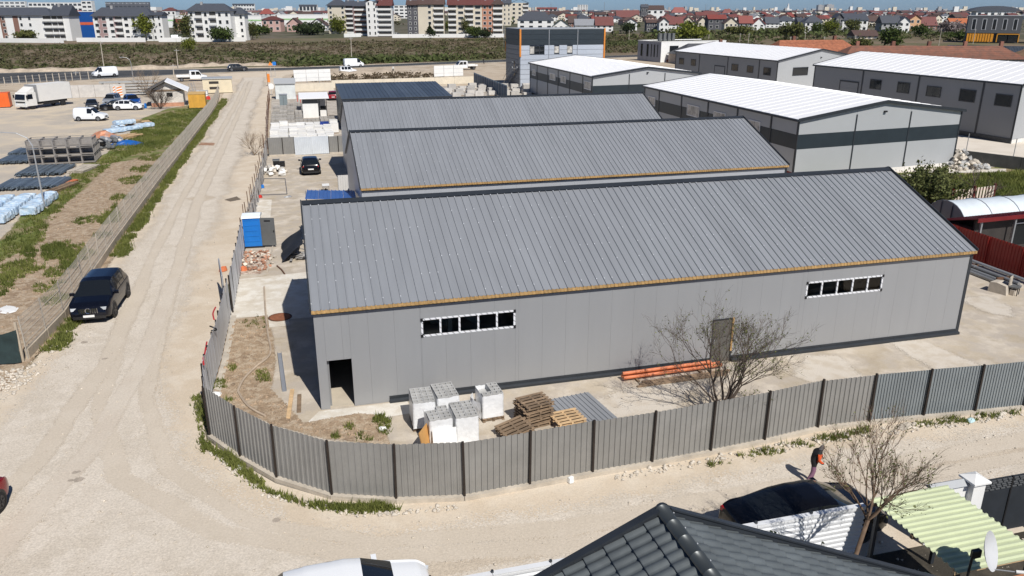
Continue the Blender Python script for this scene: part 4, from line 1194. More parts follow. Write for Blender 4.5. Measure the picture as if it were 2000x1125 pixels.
# tower block of flats-like hall
def tower():
    x0, y0, W, D, H = 44.0, 157.2, 17.6, 11.0, 11.3
    t = thing('tower_hall', 'tall cubic hall with pale horizontal cladding, black top band and orange corner strips', 'building', (x0, y0, 0))
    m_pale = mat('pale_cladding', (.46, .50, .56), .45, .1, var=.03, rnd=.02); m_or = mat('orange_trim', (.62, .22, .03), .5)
    zb = 8.3
    wins = [(1.9, 5.0, 6.6, 8.1), (7.0, 8.1, 6.7, 8.1), (9.7, 10.9, 6.7, 8.1)]
    n = 9
    for k in range(n):
        za, z2 = zb * k / n, zb * (k + 1) / n - .05
        xs = [0.02, W - .02]
        cuts = [(a, b) for a, b, c, d in wins if c < z2 - .1 and d > za + .1]
        segs = []; cur = .02
        for a, b in sorted(cuts): segs.append((cur, a)); cur = b
        segs.append((cur, W - .02))
        for a, b in segs: bx('cladding_board', m_pale, t, ((a + b) / 2, .1, (za + z2) / 2), (b - a, .2, z2 - za))
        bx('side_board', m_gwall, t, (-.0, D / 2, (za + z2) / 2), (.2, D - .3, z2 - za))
    for k in range(3):
        za = zb + k; bx('band_board', m_band, t, (W / 2, .09, za + .5), (W - .04, .22, .96)); bx('band_side_board', m_band, t, (-.01, D / 2, za + .5), (.22, D - .3, .96))
    bx('core', m_gwall, t, (W / 2, D / 2 + .05, H / 2 - .05), (W - .4, D - .3, H - .15))
    bx('roof', m_lwall, t, (W / 2, D / 2, H + .04), (W + .1, D + .1, .1))
    bx('corner_strip', m_or, t, (-.02, -.03, H - 2.6), (.32, .25, 5.2)); bx('corner_strip', m_or, t, (W + .02, -.03, H - 3.0), (.3, .25, 6.2)); bx('corner_strip', m_or, t, (-.04, D, H - 3.6), (.3, .3, 2.0))
    for a in (5.9, 11.9): bx('downpipe', m_galv, t, (a, -.05, H / 2), (.1, .1, H - .2))
    for a, b, c, d in wins:
        w = ob('window', None, t)
        k = 3 if b - a > 2 else 1
        bx('frame', m_anth, w, ((a + b) / 2, .12, (c + d) / 2), (b - a, .08, d - c))
        for j in range(k):
            xa = a + (b - a) * j / k + .08; xb = a + (b - a) * (j + 1) / k - .08
            bx('pane', m_winlit if (j == 0) else m_gl, w, ((xa + xb) / 2, .06, (c + d) / 2), (xb - xa, .04, d - c - .16))
    bx('slit_window', m_gl, t, (-.12, 4.0, 3.6), (.06, .7, 3.0))
    # stair on the left wall
    st = ob('outside_stair', None, t, (-.9, 0, 0))
    for i in range(14): bx('step', m_steel, st, (0, 8.2 - i * .55, .25 + i * .28), (1.0, .4, .06))
    for s in (-.5, .5):
        MB().beam((s, 8.4, .2), (s, .9, 4.1), .06, .25).build('stringer', m_steel, st); MB().beam((s, 8.4, 1.2), (s, .9, 5.1), .05, .06).build('handrail', m_galv, st)
    mb = MB(); mb.tube([(-.6, D - .5, 7.5), (-.6, D - .5, 12)], .05, 6).tube([(-.9, D - .5, 11), (-.3, D - .5, 11)], .03, 5).tube([(-.9, D - .5, 10.3), (-.3, D - .5, 10.3)], .03, 5); mb.build('antenna', m_galv, t)
tower()

def office():
    t = thing('office', 'white and grey cubic office with slit windows behind the halls', 'office', (106.7, 226.0, 0), R(10))
    L, D, H = 24, 12.3, 5.8; m_og = mat('office_grey', (.26, .27, .30), .6)
    bx('front_wall', m_white, t, (L / 2, .1, H / 2), (L, .2, H)); bx('side_wall', m_og, t, (.1, D / 2 + .11, H / 2), (.2, D, H)); bx('core', m_white, t, (L / 2, D / 2, H / 2 - .2), (L - .5, D - .5, H - .5))
    bx('parapet', m_white, t, (L / 2, .1, H + .1), (L + .04, .3, .2)); bx('parapet', m_white, t, (.1, D / 2 + .2, H + .1), (.3, D, .2)); bx('parapet', m_white, t, (L / 2, D, H + .1), (L, .3, .2))
    for y, w, h in ((10.2, .9, 3.6), (7.0, .9, 3.6), (5.0, .3, 3.6), (3.4, .5, 3.6), (1.8, .3, 3.6)): bx('slit_window', m_gl, t, (-.03, y, 3.2), (.08, w, h))
    bx('loggia', m_gl, t, (4.6, -.03, 3.0), (3.2, .08, 3.4)); bx('loggia_rail', m_galv, t, (4.6, -.1, 1.7), (3.2, .06, .9))
    for k in range(4): bx('roof_unit', m_greyp, t, (3.5 + 1.6 * k, 6, H + 1.2), (.9, .9, 2.2))
    bx('brick_base', mat('brick_red', (.3, .1, .06), .9), t, (6, -.35, .4), (8, .3, .8))
office()

# terracotta-roofed long houses behind the halls
m_terra = mat('terracotta_tiles', (.23, .095, .06), .9, var=.28, vs=.7, rnd=.14, col2=(.13, .07, .05)); m_terra2 = mat('orange_tiles', (.31, .115, .06), .9, var=.3, rnd=.1)
m_slate = mat('slate_tiles', (.075, .078, .085), .7, var=.15, rnd=.12)
def tiled_roof(t, x0, x1, yf, yb, ze, zr, m, rows=5, hip=0.0, colw=3.0):
    """two slopes laid in overlapping tile courses, each course a piece"""
    ym = (yf + yb) / 2
    for s, ye in ((0, yf), (1, yb)):
        for r in range(rows):
            f0, f1 = r / rows, (r + 1) / rows
            ya, yb_ = ye + (ym - ye) * f0, ye + (ym - ye) * f1
            za, zb = ze + (zr - ze) * f0 + .06, ze + (zr - ze) * f1
            xa0, xa1, xb0, xb1 = x0 + hip * f0, x1 - hip * f0, x0 + hip * f1, x1 - hip * f1
            mb = MB()
            top = [(xa0, ya, za), (xa1, ya, za), (xb1, yb_, zb), (xb0, yb_, zb)]
            bot = [(x, y_, z - .12) for x, y_, z in top]
            if s: top.reverse(); bot.reverse()
            mb.v = bot + top; mb.f = [(3, 2, 1, 0), (4, 5, 6, 7), (0, 1, 5, 4), (1, 2, 6, 5), (2, 3, 7, 6), (3, 0, 4, 7)]
            mb.build('tile_course', m, t)
    if hip:
        for (xe, xr, sgn) in ((x0, x0 + hip, -1), (x1, x1 - hip, 1)):
            q = [(xe, yf, ze + .03), (xr, ym, zr + .03), (xe, yb, ze + .03)]
            if sgn < 0: q.reverse()
            MB().poly(q).build('hip_slope', m, t)
def terrace(x0, y0, L, D, ze, zr, rz, label, m, chim=4, hip=0):
    t = thing('long_house', label, 'house', (x0, y0, 0), rz)
    bx('wall', mat('rough_render', (.42, .36, .30), .9, var=.2), t, (L / 2, D / 2, ze / 2), (L - .8, D - .8, ze))
    tiled_roof(t, 0, L, 0, D, ze, zr, m, 7, hip)
    for k in range(chim):
        x = L * (k + .6) / chim
        bx('chimney', mat('brick_chimney', (.22, .10, .07), .9, rnd=.3), t, (x, D / 2 + .7, zr + .2), (.8, .8, 1.8))
    for k in range(int(L / 4)):
        bx('window', m_gl, t, (2 + k * 4, .37, ze * .55), (1.0, .1, 1.1))
p = site(1700, 118, 0)
terrace(137, 182, 46, 13, 3.0, 6.0, R(-18), 'long terracotta-tiled house right behind the largest white-roofed hall', m_terra, 5, 4)
terrace(133, 205, 26, 12, 3.3, 6.6, R(-4), 'terracotta-tiled house seen above the gable of the plain white-roofed hall', m_terra2, 2, 3)
terrace(108, 214, 24, 12, 2.6, 5.6, R(-3), 'dark slate-roofed long house beside the terracotta roofs', m_slate, 1, 4)

def modern_block():
    t = thing('modern_building', 'dark grey modern building with five tall windows over an orange ground floor', 'building', (312, 327, 0), R(-42))
    m_mg = mat('slate_grey_render', (.085, .09, .10), .7, var=.06); m_o = mat('orange_cladding', (.60, .27, .02), .6, var=.1)
    W, D = 22, 20
    bx('upper_wall', m_mg, t, (W / 2, D / 2, 8.2), (W, D, 7.6)); bx('lower_wall', m_mg, t, (W / 2, D / 2 + .8, 2.2), (W - .4, D - 1.2, 4.4))
    bx('base_wall', m_o, t, (W * .27, .15, 2.3), (W * .5, .3, 3.6))
    for k in range(10): bx('orange_slat', m_o, t, (.6 + k * 1.1, -.1, 2.3), (.25, .25, 3.8))
    bx('entrance_frame', m_o, t, (W * .79, .05, 4.0), (W * .4, .4, .4)); bx('entrance_frame', m_o, t, (W * .99, .05, 2.1), (.4, .4, 3.4)); bx('entrance_frame', m_o, t, (W * .59, .05, 2.1), (.4, .4, 3.4))
    for k in range(2): bx('entrance_glass', m_gl, t, (W * (.69 + .2 * k), .12, 2.0), (W * .18, .1, 3.4))
    for k in range(5):
        w = ob('window', None, t, (2.6 + k * 4.2, 0, 0))
        bx('frame', mat('pale_frame', (.45, .46, .48), .5), w, (0, -.05, 8.3), (1.9, .1, 5.0)); bx('pane', m_gl, w, (0, -.11, 8.3), (1.3, .06, 4.6))
    bx('cornice', m_lwall, t, (W / 2, D / 2, 12.1), (W + .3, D + .3, .25))
    t2 = thing('grey_hall', 'long grey flat-roofed hall adjoining the modern orange building', 'hall', (330, 310, 0), R(-42))
    bx('wall', m_gwall, t2, (22, 9, 4), (40, 16, 8)); bx('roof', m_lwall, t2, (22, 9, 8.2), (41, 17, .4)); bx('base_band', m_anth, t2, (22, .9, 1.0), (40.2, .3, 2.0))
    bx('rooflight', m_wroof, t2, (18, 6, 8.7), (20, 3, .6))
modern_block()
# dark corrugated screen fence and earth heap by it
t = thing('sheet_fence', 'dark corrugated metal fence below the modern orange building', 'fence', (198, 214, 0), R(-42))
me = sheet_mesh(2.4, 4.5, mat('blue_grey_sheet', (.10, .125, .16), .5, .2, var=.2, rnd=.2), .4, .08)
for i in range(10): ob('panel', me, t, (i * 2.42, 0, 0))
bx('rail', m_anth, t, (12, .12, 4.4), (24.3, .08, .12))
t = thing('earth_heap', 'brown earth heap at the right edge behind the largest hall', 'earth heap', (196, 178, 0))
mb = MB(); n = 12
for i in range(n + 1):
    for j in range(n + 1):
        x, y_ = (i / n - .5) * 2, (j / n - .5) * 2
        h = max(0, 1 - math.hypot(x, y_)) ** .8 * 6 * (1 + .25 * math.sin(i * 2.1 + j)) + random.uniform(0, .3)
        mb.v.append((x * 16, y_ * 12, h - .1))
for i in range(n):
    for j in range(n): mb.f.append((i * (n + 1) + j, (i + 1) * (n + 1) + j, (i + 1) * (n + 1) + j + 1, i * (n + 1) + j + 1))
mb.build('mound', mat('brown_earth', (.17, .105, .06), .95, var=.35, vs=.5, bump=.6, bs=3), t, smooth=True)

# retaining wall, hedge and wire posts between the halls
t = thing('garden_wall', 'low dark concrete wall between the meadow and the largest hall', 'wall', (64.5, 70.8, 0), R(-64))
for i in range(6): bx('wall_section', mat('dark_concrete', (.075, .075, .07), .9, var=.2), t, (2.4 + i * 4.8, 0, .6), (4.76, .25, 1.3))
for i in range(7): bx('post', m_galv, t, (i * 4.4, 0, 2.1), (.06, .06, 1.8))
p = site(1873, 326)
t = thing('stone_pile', 'pile of grey and white cobbles by the corner of the white-roofed hall', 'stones', p)
for i in range(90):
    a_, r = random.uniform(0, 6.28), math.sqrt(random.random())
    s = random.uniform(.25, .5); bx('stone', m_blk if i % 2 else m_stone, t, (math.cos(a_) * r * 1.6, math.sin(a_) * r * 1.3, max(.1, 2.2 * (1 - r) * random.uniform(.4, 1))), (round(s, 1), .3, .25), 0, (random.random(), random.random(), random.random() * 3))
t = heap('stone_pile', 1898, 330, 1.8, 1.0, .9, [m_blk, m_stone], 40, 'low spread of grey stones beside the taller cobble pile', 'stones', .3, .6)
patch('pale_plinth_strip', S((1757, 343), (1855, 328), (1965, 330), (1965, 336), (1857, 338), (1757, 352)), .016, m_concl)

# ------------------------------------------------------------------ near house roof (below the camera)
def near_roof():
    zA, Yg, xa = 7.36, 9.75, 5.16
    t = thing('house', 'near house with a dark grey metal-tile roof at the bottom of the picture', 'house', (xa, Yg, 0))
    m_tile = mat('dark_metal_tile', (.098, .112, .118), .55, .1, var=.22, vs=1.3, rnd=.03, spec=.5)
    pl = R(24.2); ln = 7.0; depth = 10.0
    step, wave = .37, .21
    nx = 3
    # a tile sheet strip: one step high, full of waves along Y
    def strip(L):
        mb = MB(); ny = int(depth / wave * 6); dy = depth / ny
        prof = [(0, .030), (.015, .036), (L * .5, .018), (L, .004)]
        for i in range(ny + 1):
            y_ = -i * dy; w_ = .5 + .5 * math.cos(2 * math.pi * y_ / wave)
            h_ = .045 * w_ ** .7
            mb.v.append((0, y_, h_ - .02))
            for (s_, q) in prof: mb.v.append((s_, y_, h_ + q))
        k = len(prof) + 1
        for i in range(ny):
            for j in range(k - 1):
                a_ = i * k + j; mb.f.append((a_, a_ + 1, a_ + k + 1, a_ + k))
        return mb
    sm = strip(step).mesh('tile_course', m_tile, True)
    n = int(ln / step)
    for side in (-1, 1):
        for r in range(n):
            d = (n - r) * step  # distance from the ridge to the course's lower edge
            if side < 0:
                o = ob('tile_course', sm, t, (-d * math.cos(pl), 0, zA - d * math.sin(pl)), 0, None, (0, -pl, 0))
            else:
                o = ob('tile_course', sm, t, (d * math.cos(pl), -depth, zA - d * math.sin(pl)), 0, None, (0, -pl, math.pi))
    # half-round ridge tiles
    rid = MB(); 
    for i in range(2):
        for k in range(9):
            a_ = math.pi * k / 8
            r = .125 if i == 0 else .119
            rid.v.append((math.cos(a_) * r, -.42 * i, math.sin(a_) * r * .85))
    for k in range(8): rid.f.append((k, k + 1, 9 + k + 1, 9 + k))
    rid.f.append(tuple(range(9)))
    rm_ = rid.mesh('ridge_tile', mat('ridge_metal', (.05, .058, .062), .35, .3, var=.1), True)
    for i in range(24): ob('ridge_tile', rm_, t, (0, .12 - i * .4, zA + .03))
    cap = MB(); cap.lathe([(.02, 0), (.09, .01), (.12, .03)], n=12)
    ob('ridge_end_cap', MB().lathe([(.128, 0), (.115, .05), (.05, .08)], n=14).mesh('ridge_end_cap', m_anth), t, (0, .12, zA + .03), 0, None, (R(-90), 0, 0))
    for side in (-1, 1):
        e = ln + .05
        MB().beam((side * .06, .1, zA + .02), (side * e * math.cos(pl), .1, zA + .02 - e * math.sin(pl)), .16, .14).build('verge_flashing', m_anth, t)
        MB().beam((side * .1, .02, zA + .105), (side * e * math.cos(pl), .02, zA + .105 - e * math.sin(pl)), .05, .03).build('verge_lip', m_anth, t)
    for i in range(10):
        bx('rivet', m_cap, t, (.118, -.05 - i * .4, zA + .075), (.012, .02, .012))
    # walls under the eaves
    hw = ln * math.cos(pl) - .5
    zE = zA - (hw) * math.tan(pl) - .12
    MB().prism([(-hw, 0), (hw, 0), (hw, zE), (0, zA - .15), (-hw, zE)], -.45, -.7, 'y').build('gable_wall', mat('cream_render', (.6, .55, .45), .9), t)
    for s in (-1, 1): bx('side_wall', mat('cream_render', (.6, .55, .45), .9), t, (s * (hw - .12), -depth / 2 - .4, zE / 2), (.24, depth - .8, zE))
near_roof()
p = site_y(1150, 1074, 15.5)
tag(MB().lathe([(.02, -.06), (.09, -.03), (.11, .03), (.06, .09), (.01, .11)], n=12).build('lamp_globe', m_white, None, True, loc=(7.0, 15.55, 2.1)), 'small white globe on top of the white fence beside the roof edge', 'lamp')

# garden on the right: wall, pillar, gate, carport, dish
t = thing('garden_wall', 'white rendered wall with pillar beside the dark gate', 'wall', (0, 0, 0))
bx('wall', m_white, t, (17.5, 15.95, .95), (1.2, .22, 1.9)); MB().prism([(15.76, 1.9), (16.14, 1.9), (15.95, 2.03)], 16.8, 18.05, 'x').build('coping', m_lwall, t)
bx('pillar', m_white, t, (18.3, 15.85, 1.0), (.42, .42, 2.0))
mb = MB(); mb.v = [(18.0, 15.55, 2.0), (18.6, 15.55, 2.0), (18.6, 16.15, 2.0), (18.0, 16.15, 2.0), (18.0, 15.55, 2.06), (18.6, 15.55, 2.06), (18.6, 16.15, 2.06), (18.0, 16.15, 2.06), (18.3, 15.85, 2.2)]
mb.f = [(3, 2, 1, 0), (0, 1, 5, 4), (1, 2, 6, 5), (2, 3, 7, 6), (3, 0, 4, 7), (4, 5, 8), (5, 6, 8), (6, 7, 8), (7, 4, 8)]; mb.build('pillar_cap', m_white, t)
t = thing('gate', 'anthracite metal gate with slotted top beside the white pillar', 'gate', (18.55, 15.75, 0))
for i in range(3):
    x = i * 1.02
    bx('gate_panel', m_anth, t, (x + .51, 0, .85), (1.0, .05, 1.5)); bx('gate_bar', m_black, t, (x + 1.015, -.01, 1.0), (.05, .08, 2.0))
    for r in range(5):
        for c_ in range(5): bx('slot_strip', mat('gate_strip', (.10, .105, .11), .4), t, (x + .12 + c_ * .2 + .05 * (r % 2), -.02, 1.64 + r * .075), (.15, .04, .03))
    bx('top_panel', m_anth, t, (x + .51, .005, 1.8), (1.0, .03, .4))
t = thing('carport', 'carport with a pale green corrugated roof in the bottom right corner', 'carport', (14.2, 12.2, 0))
m_pgreen = mat('pale_green_sheet', (.50, .55, .36), .5, .05, var=.06, vs=1.0, rnd=.03)
for i in range(4):
    prof = []; w_ = 3.1 / 4; k = 4
    for j in range(k):
        y_ = i * w_ + j * w_ / k; p_ = w_ / k
        prof += [(y_, 2.42), (y_ + p_ * .45, 2.42), (y_ + p_ * .6, 2.47), (y_ + p_ * .85, 2.47)]
    prof.append((i * w_ + w_, 2.42)); back = [(a_, b_ - .015) for a_, b_ in reversed(prof)]
    MB().prism(prof + back, 0, 2.5, 'x').build('roof_sheet', m_pgreen, t)
for x in (.15, 2.3):
    for y_ in (.15, 2.9): bx('post', m_anth, t, (x, y_, 1.2), (.1, .1, 2.36))
for y_ in (.1, 1.5, 2.95): bx('purlin', m_woodl if y_ == .1 else m_wood, t, (1.25, y_, 2.36), (2.55, .08, .1))
MB().beam((1.2, -.35, 2.25), (4.2, -.35, 2.4), .08, .08).build('edge_timber', mat('raw_timber', (.40, .17, .08), .8), t)
t2 = thing('tile_strip', 'short strip of dark green metal roof tiles leaning by the carport', 'roof tiles', (13.75, 12.7, 2.0), R(-50))
m_teal = mat('dark_green_tile', (.015, .06, .055), .4, .1)
for i in range(4):
    mb = MB()
    for k in range(9):
        a_ = math.pi * k / 8
        for xx in (0, .35): mb.v.append((xx + i * .33, -.2 + .4 * k / 8 , .13 * math.sin(a_) + .02 * i))
    for k in range(8): mb.f.append((2 * k, 2 * k + 1, 2 * k + 3, 2 * k + 2))
    mb.build('tile', m_teal, t2, True)
t = thing('satellite_dish', 'white satellite dish on a black pole in front of the pale green roof', 'satellite dish', (14.62, 12.12, 0))
MB().tube([(-.32, -.1, 0), (-.32, -.1, 2.7), (-.30, -.1, 3.15)], .03, 8).build('pole', m_black, t); bx('bracket', m_black, t, (-.2, -.08, 3.05), (.22, .1, .2))
mb = MB(); NR_, NS = 7, 24
for i in range(NR_):
    r = .46 * i / (NR_ - 1)
    for k in range(NS):
        a_ = 2 * math.pi * k / NS; mb.v.append((.35 * r * r * 1.6, math.cos(a_) * r, math.sin(a_) * r))
for i in range(NR_ - 1):
    for k in range(NS):
        a_, b_ = i * NS + k, i * NS + (k + 1) % NS
        mb.f.append((a_, b_, b_ + NS, a_ + NS))
o = mb.build('dish', mat('dish_grey', (.50, .51, .52), .55, var=.08), t, True, loc=(.02, -.12, 3.12)); o.rotation_euler = Vector((.5, -.80, .36)).to_track_quat('X', 'Z').to_euler()
MB().tube([(0, -.25, 2.72), (.5, -.65, 2.82)], .015, 5).build('feed_arm', m_galv, t); MB().tube([(.46, -.62, 2.82), (.6, -.74, 2.86)], .04, 8).build('feed_horn', m_white, t)
patch('garden_ground', [(8.5, 5), (8.5, 15.45), (14.4, 15.5), (14.4, 15.84), (17, 15.84), (18.2, 15.6), (24, 15.6), (24, 5)], -.006, ground_mat('garden_dark', [(.045, .04, .032), (.075, .065, .05)], [1.0]))  # ground coloured very dark, stretched past the carport edge
# ------------------------------------------------------------------ vehicles
def lerp_prof(pr, x):
    if x <= pr[0][0]: return pr[0][1]
    for (a, za), (b, zb) in zip(pr[:-1], pr[1:]):
        if x <= b:
            t_ = (x - a) / (b - a) if b > a else 0
            return za + (zb - za) * t_
    return pr[-1][1]

m_tyre = mat('tyre_rubber', (.014, .014, .015), .8, var=.1)
m_rim = mat('alloy_rim', (.42, .43, .45), .35, .7, var=.05)
m_rimd = mat('dark_rim', (.06, .06, .065), .4, .6, var=.05)
m_chrome = mat('chrome', (.7, .7, .72), .12, 1.0, var=0)
m_lamp = mat('headlamp', (.62, .66, .70), .1, .1, var=0)
m_tail = mat('tail_lamp', (.35, .01, .012), .2, var=0)
m_plate = mat('number_plate', (.78, .78, .76), .5, var=0)
m_cglass = mat('car_glass', (.010, .012, .014), .05, var=0, spec=.8)
m_trim = mat('car_trim', (.016, .016, .017), .5, var=0)
def paint(name, c, met=.0): return mat('car_paint_' + name, c, .18, met, var=0, coat=.3, spec=.3)

PROFILES = {
 'suv': dict(L=4.95, W=1.98, top=[(0, .75), (.06, 1.0), (.22, 1.1), (.62, 1.66), (1.0, 1.75), (2.6, 1.78), (3.0, 1.72), (3.85, 1.16), (4.55, 1.06), (4.85, .92), (4.95, .70)],
    belt=[(0, .98), (.3, 1.06), (3.9, 1.10), (4.95, .95)], rg=(.2, .66), wsx=(3.0, 3.85), wins=[(.62, 1.15), (1.24, 2.05), (2.15, 3.1)], wheels=(.92, 3.98), r=.39, zb=.26),
 'sedan': dict(L=4.85, W=1.86, top=[(0, .60), (.05, .92), (.18, 1.03), (.72, 1.09), (1.55, 1.40), (2.1, 1.46), (2.75, 1.45), (3.05, 1.40), (3.85, 1.00), (4.55, .88), (4.78, .72), (4.85, .55)],
    belt=[(0, .88), (.4, .97), (3.8, .95), (4.85, .75)], rg=(.74, 1.55), wsx=(3.02, 3.85), wins=[(1.15, 1.52), (1.58, 2.35), (2.43, 3.2)], wheels=(.95, 3.85), r=.33, zb=.20),
 'hatch': dict(L=4.3, W=1.82, top=[(0, .65), (.05, .95), (.15, 1.08), (.55, 1.42), (1.1, 1.52), (2.1, 1.53), (2.5, 1.46), (3.3, 1.04), (4.0, .93), (4.22, .78), (4.3, .55)],
    belt=[(0, .95), (.4, 1.02), (3.3, .98), (4.3, .80)], rg=(.13, .56), wsx=(2.48, 3.3), wins=[(.5, .95), (1.02, 1.7), (1.78, 2.6)], wheels=(.78, 3.42), r=.33, zb=.2),
 'van': dict(L=5.4, W=2.0, top=[(0, 1.3), (.03, 2.0), (.15, 2.25), (.6, 2.32), (3.6, 2.30), (3.9, 2.2), (4.75, 1.35), (5.2, 1.12), (5.36, .9), (5.4, .6)],
    belt=[(0, 1.22), (4.7, 1.22), (5.4, .95)], rg=None, wsx=(3.88, 4.75), wins=[(3.5, 4.35)], wheels=(.95, 4.35), r=.34, zb=.25),
 'smallvan': dict(L=4.3, W=1.76, top=[(0, 1.1), (.03, 1.6), (.12, 1.78), (.5, 1.83), (2.3, 1.82), (2.55, 1.74), (3.25, 1.12), (3.95, .98), (4.22, .82), (4.3, .55)],
    belt=[(0, 1.08), (3.2, 1.05), (4.3, .82)], rg=None, wsx=(2.53, 3.25), wins=[(2.0, 2.72)], wheels=(.75, 3.45), r=.31, zb=.22),
 'mpv': dict(L=4.2, W=1.78, top=[(0, 1.1), (.03, 1.5), (.14, 1.72), (.5, 1.8), (2.3, 1.8), (2.55, 1.72), (3.2, 1.12), (3.9, .98), (4.12, .82), (4.2, .55)],
    belt=[(0, 1.08), (3.2, 1.05), (4.2, .82)], rg=(.02, .15), wsx=(2.53, 3.2), wins=[(.3, .95), (1.05, 1.75), (1.85, 2.65)], wheels=(.72, 3.38), r=.31, zb=.22),
}
CAR_CACHE = {}
def car_meshes(kind):
    if kind in CAR_CACHE: return CAR_CACHE[kind]
    P = PROFILES[kind]; L, W = P['L'], P['W']
    keys = set(round(x, 3) for x, _ in P['top']) | set(round(x, 3) for x, _ in P['belt'])
    for a, b in P['wins']: keys |= {round(a, 3), round(b, 3)}
    n = int(L / .12)
    for i in range(n + 1): keys.add(round(L * i / n, 3))
    xs = sorted(keys); xs2 = [xs[0]]
    for x in xs[1:]:
        if x - xs2[-1] > .025: xs2.append(x)
    xs = xs2
    secs = []
    for x in xs:
        # gentle rounding of the plan at both ends
        e = min(x, L - x); w = W / 2 * (1 - .16 * max(0, 1 - e / .55) ** 2.2)
        zt = lerp_prof(P['top'], x); zbelt = min(lerp_prof(P['belt'], x), zt - .03)
        zb = P['zb'] + .12 * max(0, 1 - e / .35)
        zb = min(zb, zt - .2)
        k = max(0, min(1, (zt - zbelt) / .5))
        wt = w * (.95 - .22 * k)
        s = [(w * .88, zb), (w * .97, zb + .08), (w, zb + (zbelt - zb) * .5), (w * .985, zbelt - .06), (w * .95, zbelt),
             (w * .95 + (wt - w * .95) * .5, zbelt + (zt - zbelt) * .52), (wt, zt - .05 - .02 * k), (wt * .82, zt - .012), (wt * .4, zt - .001), (0, zt)]
        secs.append(s)
    full = []
    for x, s in zip(xs, secs):
        full.append([(x, y_, z) for y_, z in s] + [(x, -y_, z) for y_, z in reversed(s[:-1])])
    npt = len(full[0]); cats = {}
    def add(cat, quad):
        d = cats.setdefault(cat, ([], [], {}))
        idx = []
        for q in quad:
            if q not in d[2]: d[2][q] = len(d[0]); d[0].append(q)
            idx.append(d[2][q])
        d[1].append(tuple(idx))
    for i in range(len(xs) - 1):
        xm = (xs[i] + xs[i + 1]) / 2
        for j in range(npt - 1):
            q = (full[i][j], full[i][j + 1], full[i + 1][j + 1], full[i + 1][j])[::-1]
            jj = j if j < npt // 2 else npt - 2 - j
            cat = 'body'
            zt = lerp_prof(P['top'], xm); zbl = lerp_prof(P['belt'], xm)
            if jj in (4, 5) and zt - zbl > .12:
                for k, (a, b) in enumerate(P['wins']):
                    if a <= xm <= b: cat = 'side_window.%d.%d' % (k, 0 if j < npt // 2 else 1)
            if jj in (6, 7, 8):
                if P['wsx'][0] <= xm <= P['wsx'][1]: cat = 'windscreen'
                if P['rg'] and P['rg'][0] <= xm <= P['rg'][1]: cat = 'rear_window'
            if jj == 0: cat = 'sill'
            add(cat, q)
    for i, rev in ((0, False), (len(xs) - 1, True)):
        q = list(full[i]);
        if not rev: q = q[::-1]
        add('body', tuple(q[::-1]))
    out = {}
    for c, (v, f, _) in cats.items():
        mb = MB(); mb.v = v; mb.f = f; out[c] = mb
    CAR_CACHE[kind] = out
    return out
def wheel_meshes(r, rim):
    k = ('wheel', round(r, 3), rim.name)
    if k in CAR_CACHE: return CAR_CACHE[k]
    t_ = MB().lathe([(r * .62, -.1), (r * .93, -.11), (r, -.07), (r, .07), (r * .93, .11), (r * .62, .1)], n=20).xf(Matrix.Rotation(R(90), 4, 'X')).mesh('tyre', m_tyre, True)
    mb = MB().lathe([(r * .64, -.085), (r * .6, -.09), (r * .18, -.075), (.02, -.09)], n=20)
    for s in range(5):
        a_ = 2 * math.pi * s / 5; mb.beam((math.cos(a_) * .05, math.sin(a_) * .05, -.095), (math.cos(a_) * r * .6, math.sin(a_) * r * .6, -.095), .06, .03)
    m2 = MB().lathe([(r * .66, .1), (r * .6, .105), (r * .18, .085), (.02, .1)], n=20)
    n0 = len(mb.v); mb.v += m2.v; mb.f += [tuple(i + n0 for i in f) for f in m2.f]
    for s in range(5):
        a_ = 2 * math.pi * s / 5; mb.beam((math.cos(a_) * .05, math.sin(a_) * .05, .108), (math.cos(a_) * r * .6, math.sin(a_) * r * .6, .108), .06, .03)
    rm_ = mb.xf(Matrix.Rotation(R(90), 4, 'X')).mesh('rim', rim)
    ar = MB().lathe([(r + .055, -.02), (r + .055, .02)], n=20).xf(Matrix.Rotation(R(90), 4, 'X')).mesh('wheel_arch', m_trim)
    CAR_CACHE[k] = (t_, rm_, ar); return CAR_CACHE[k]
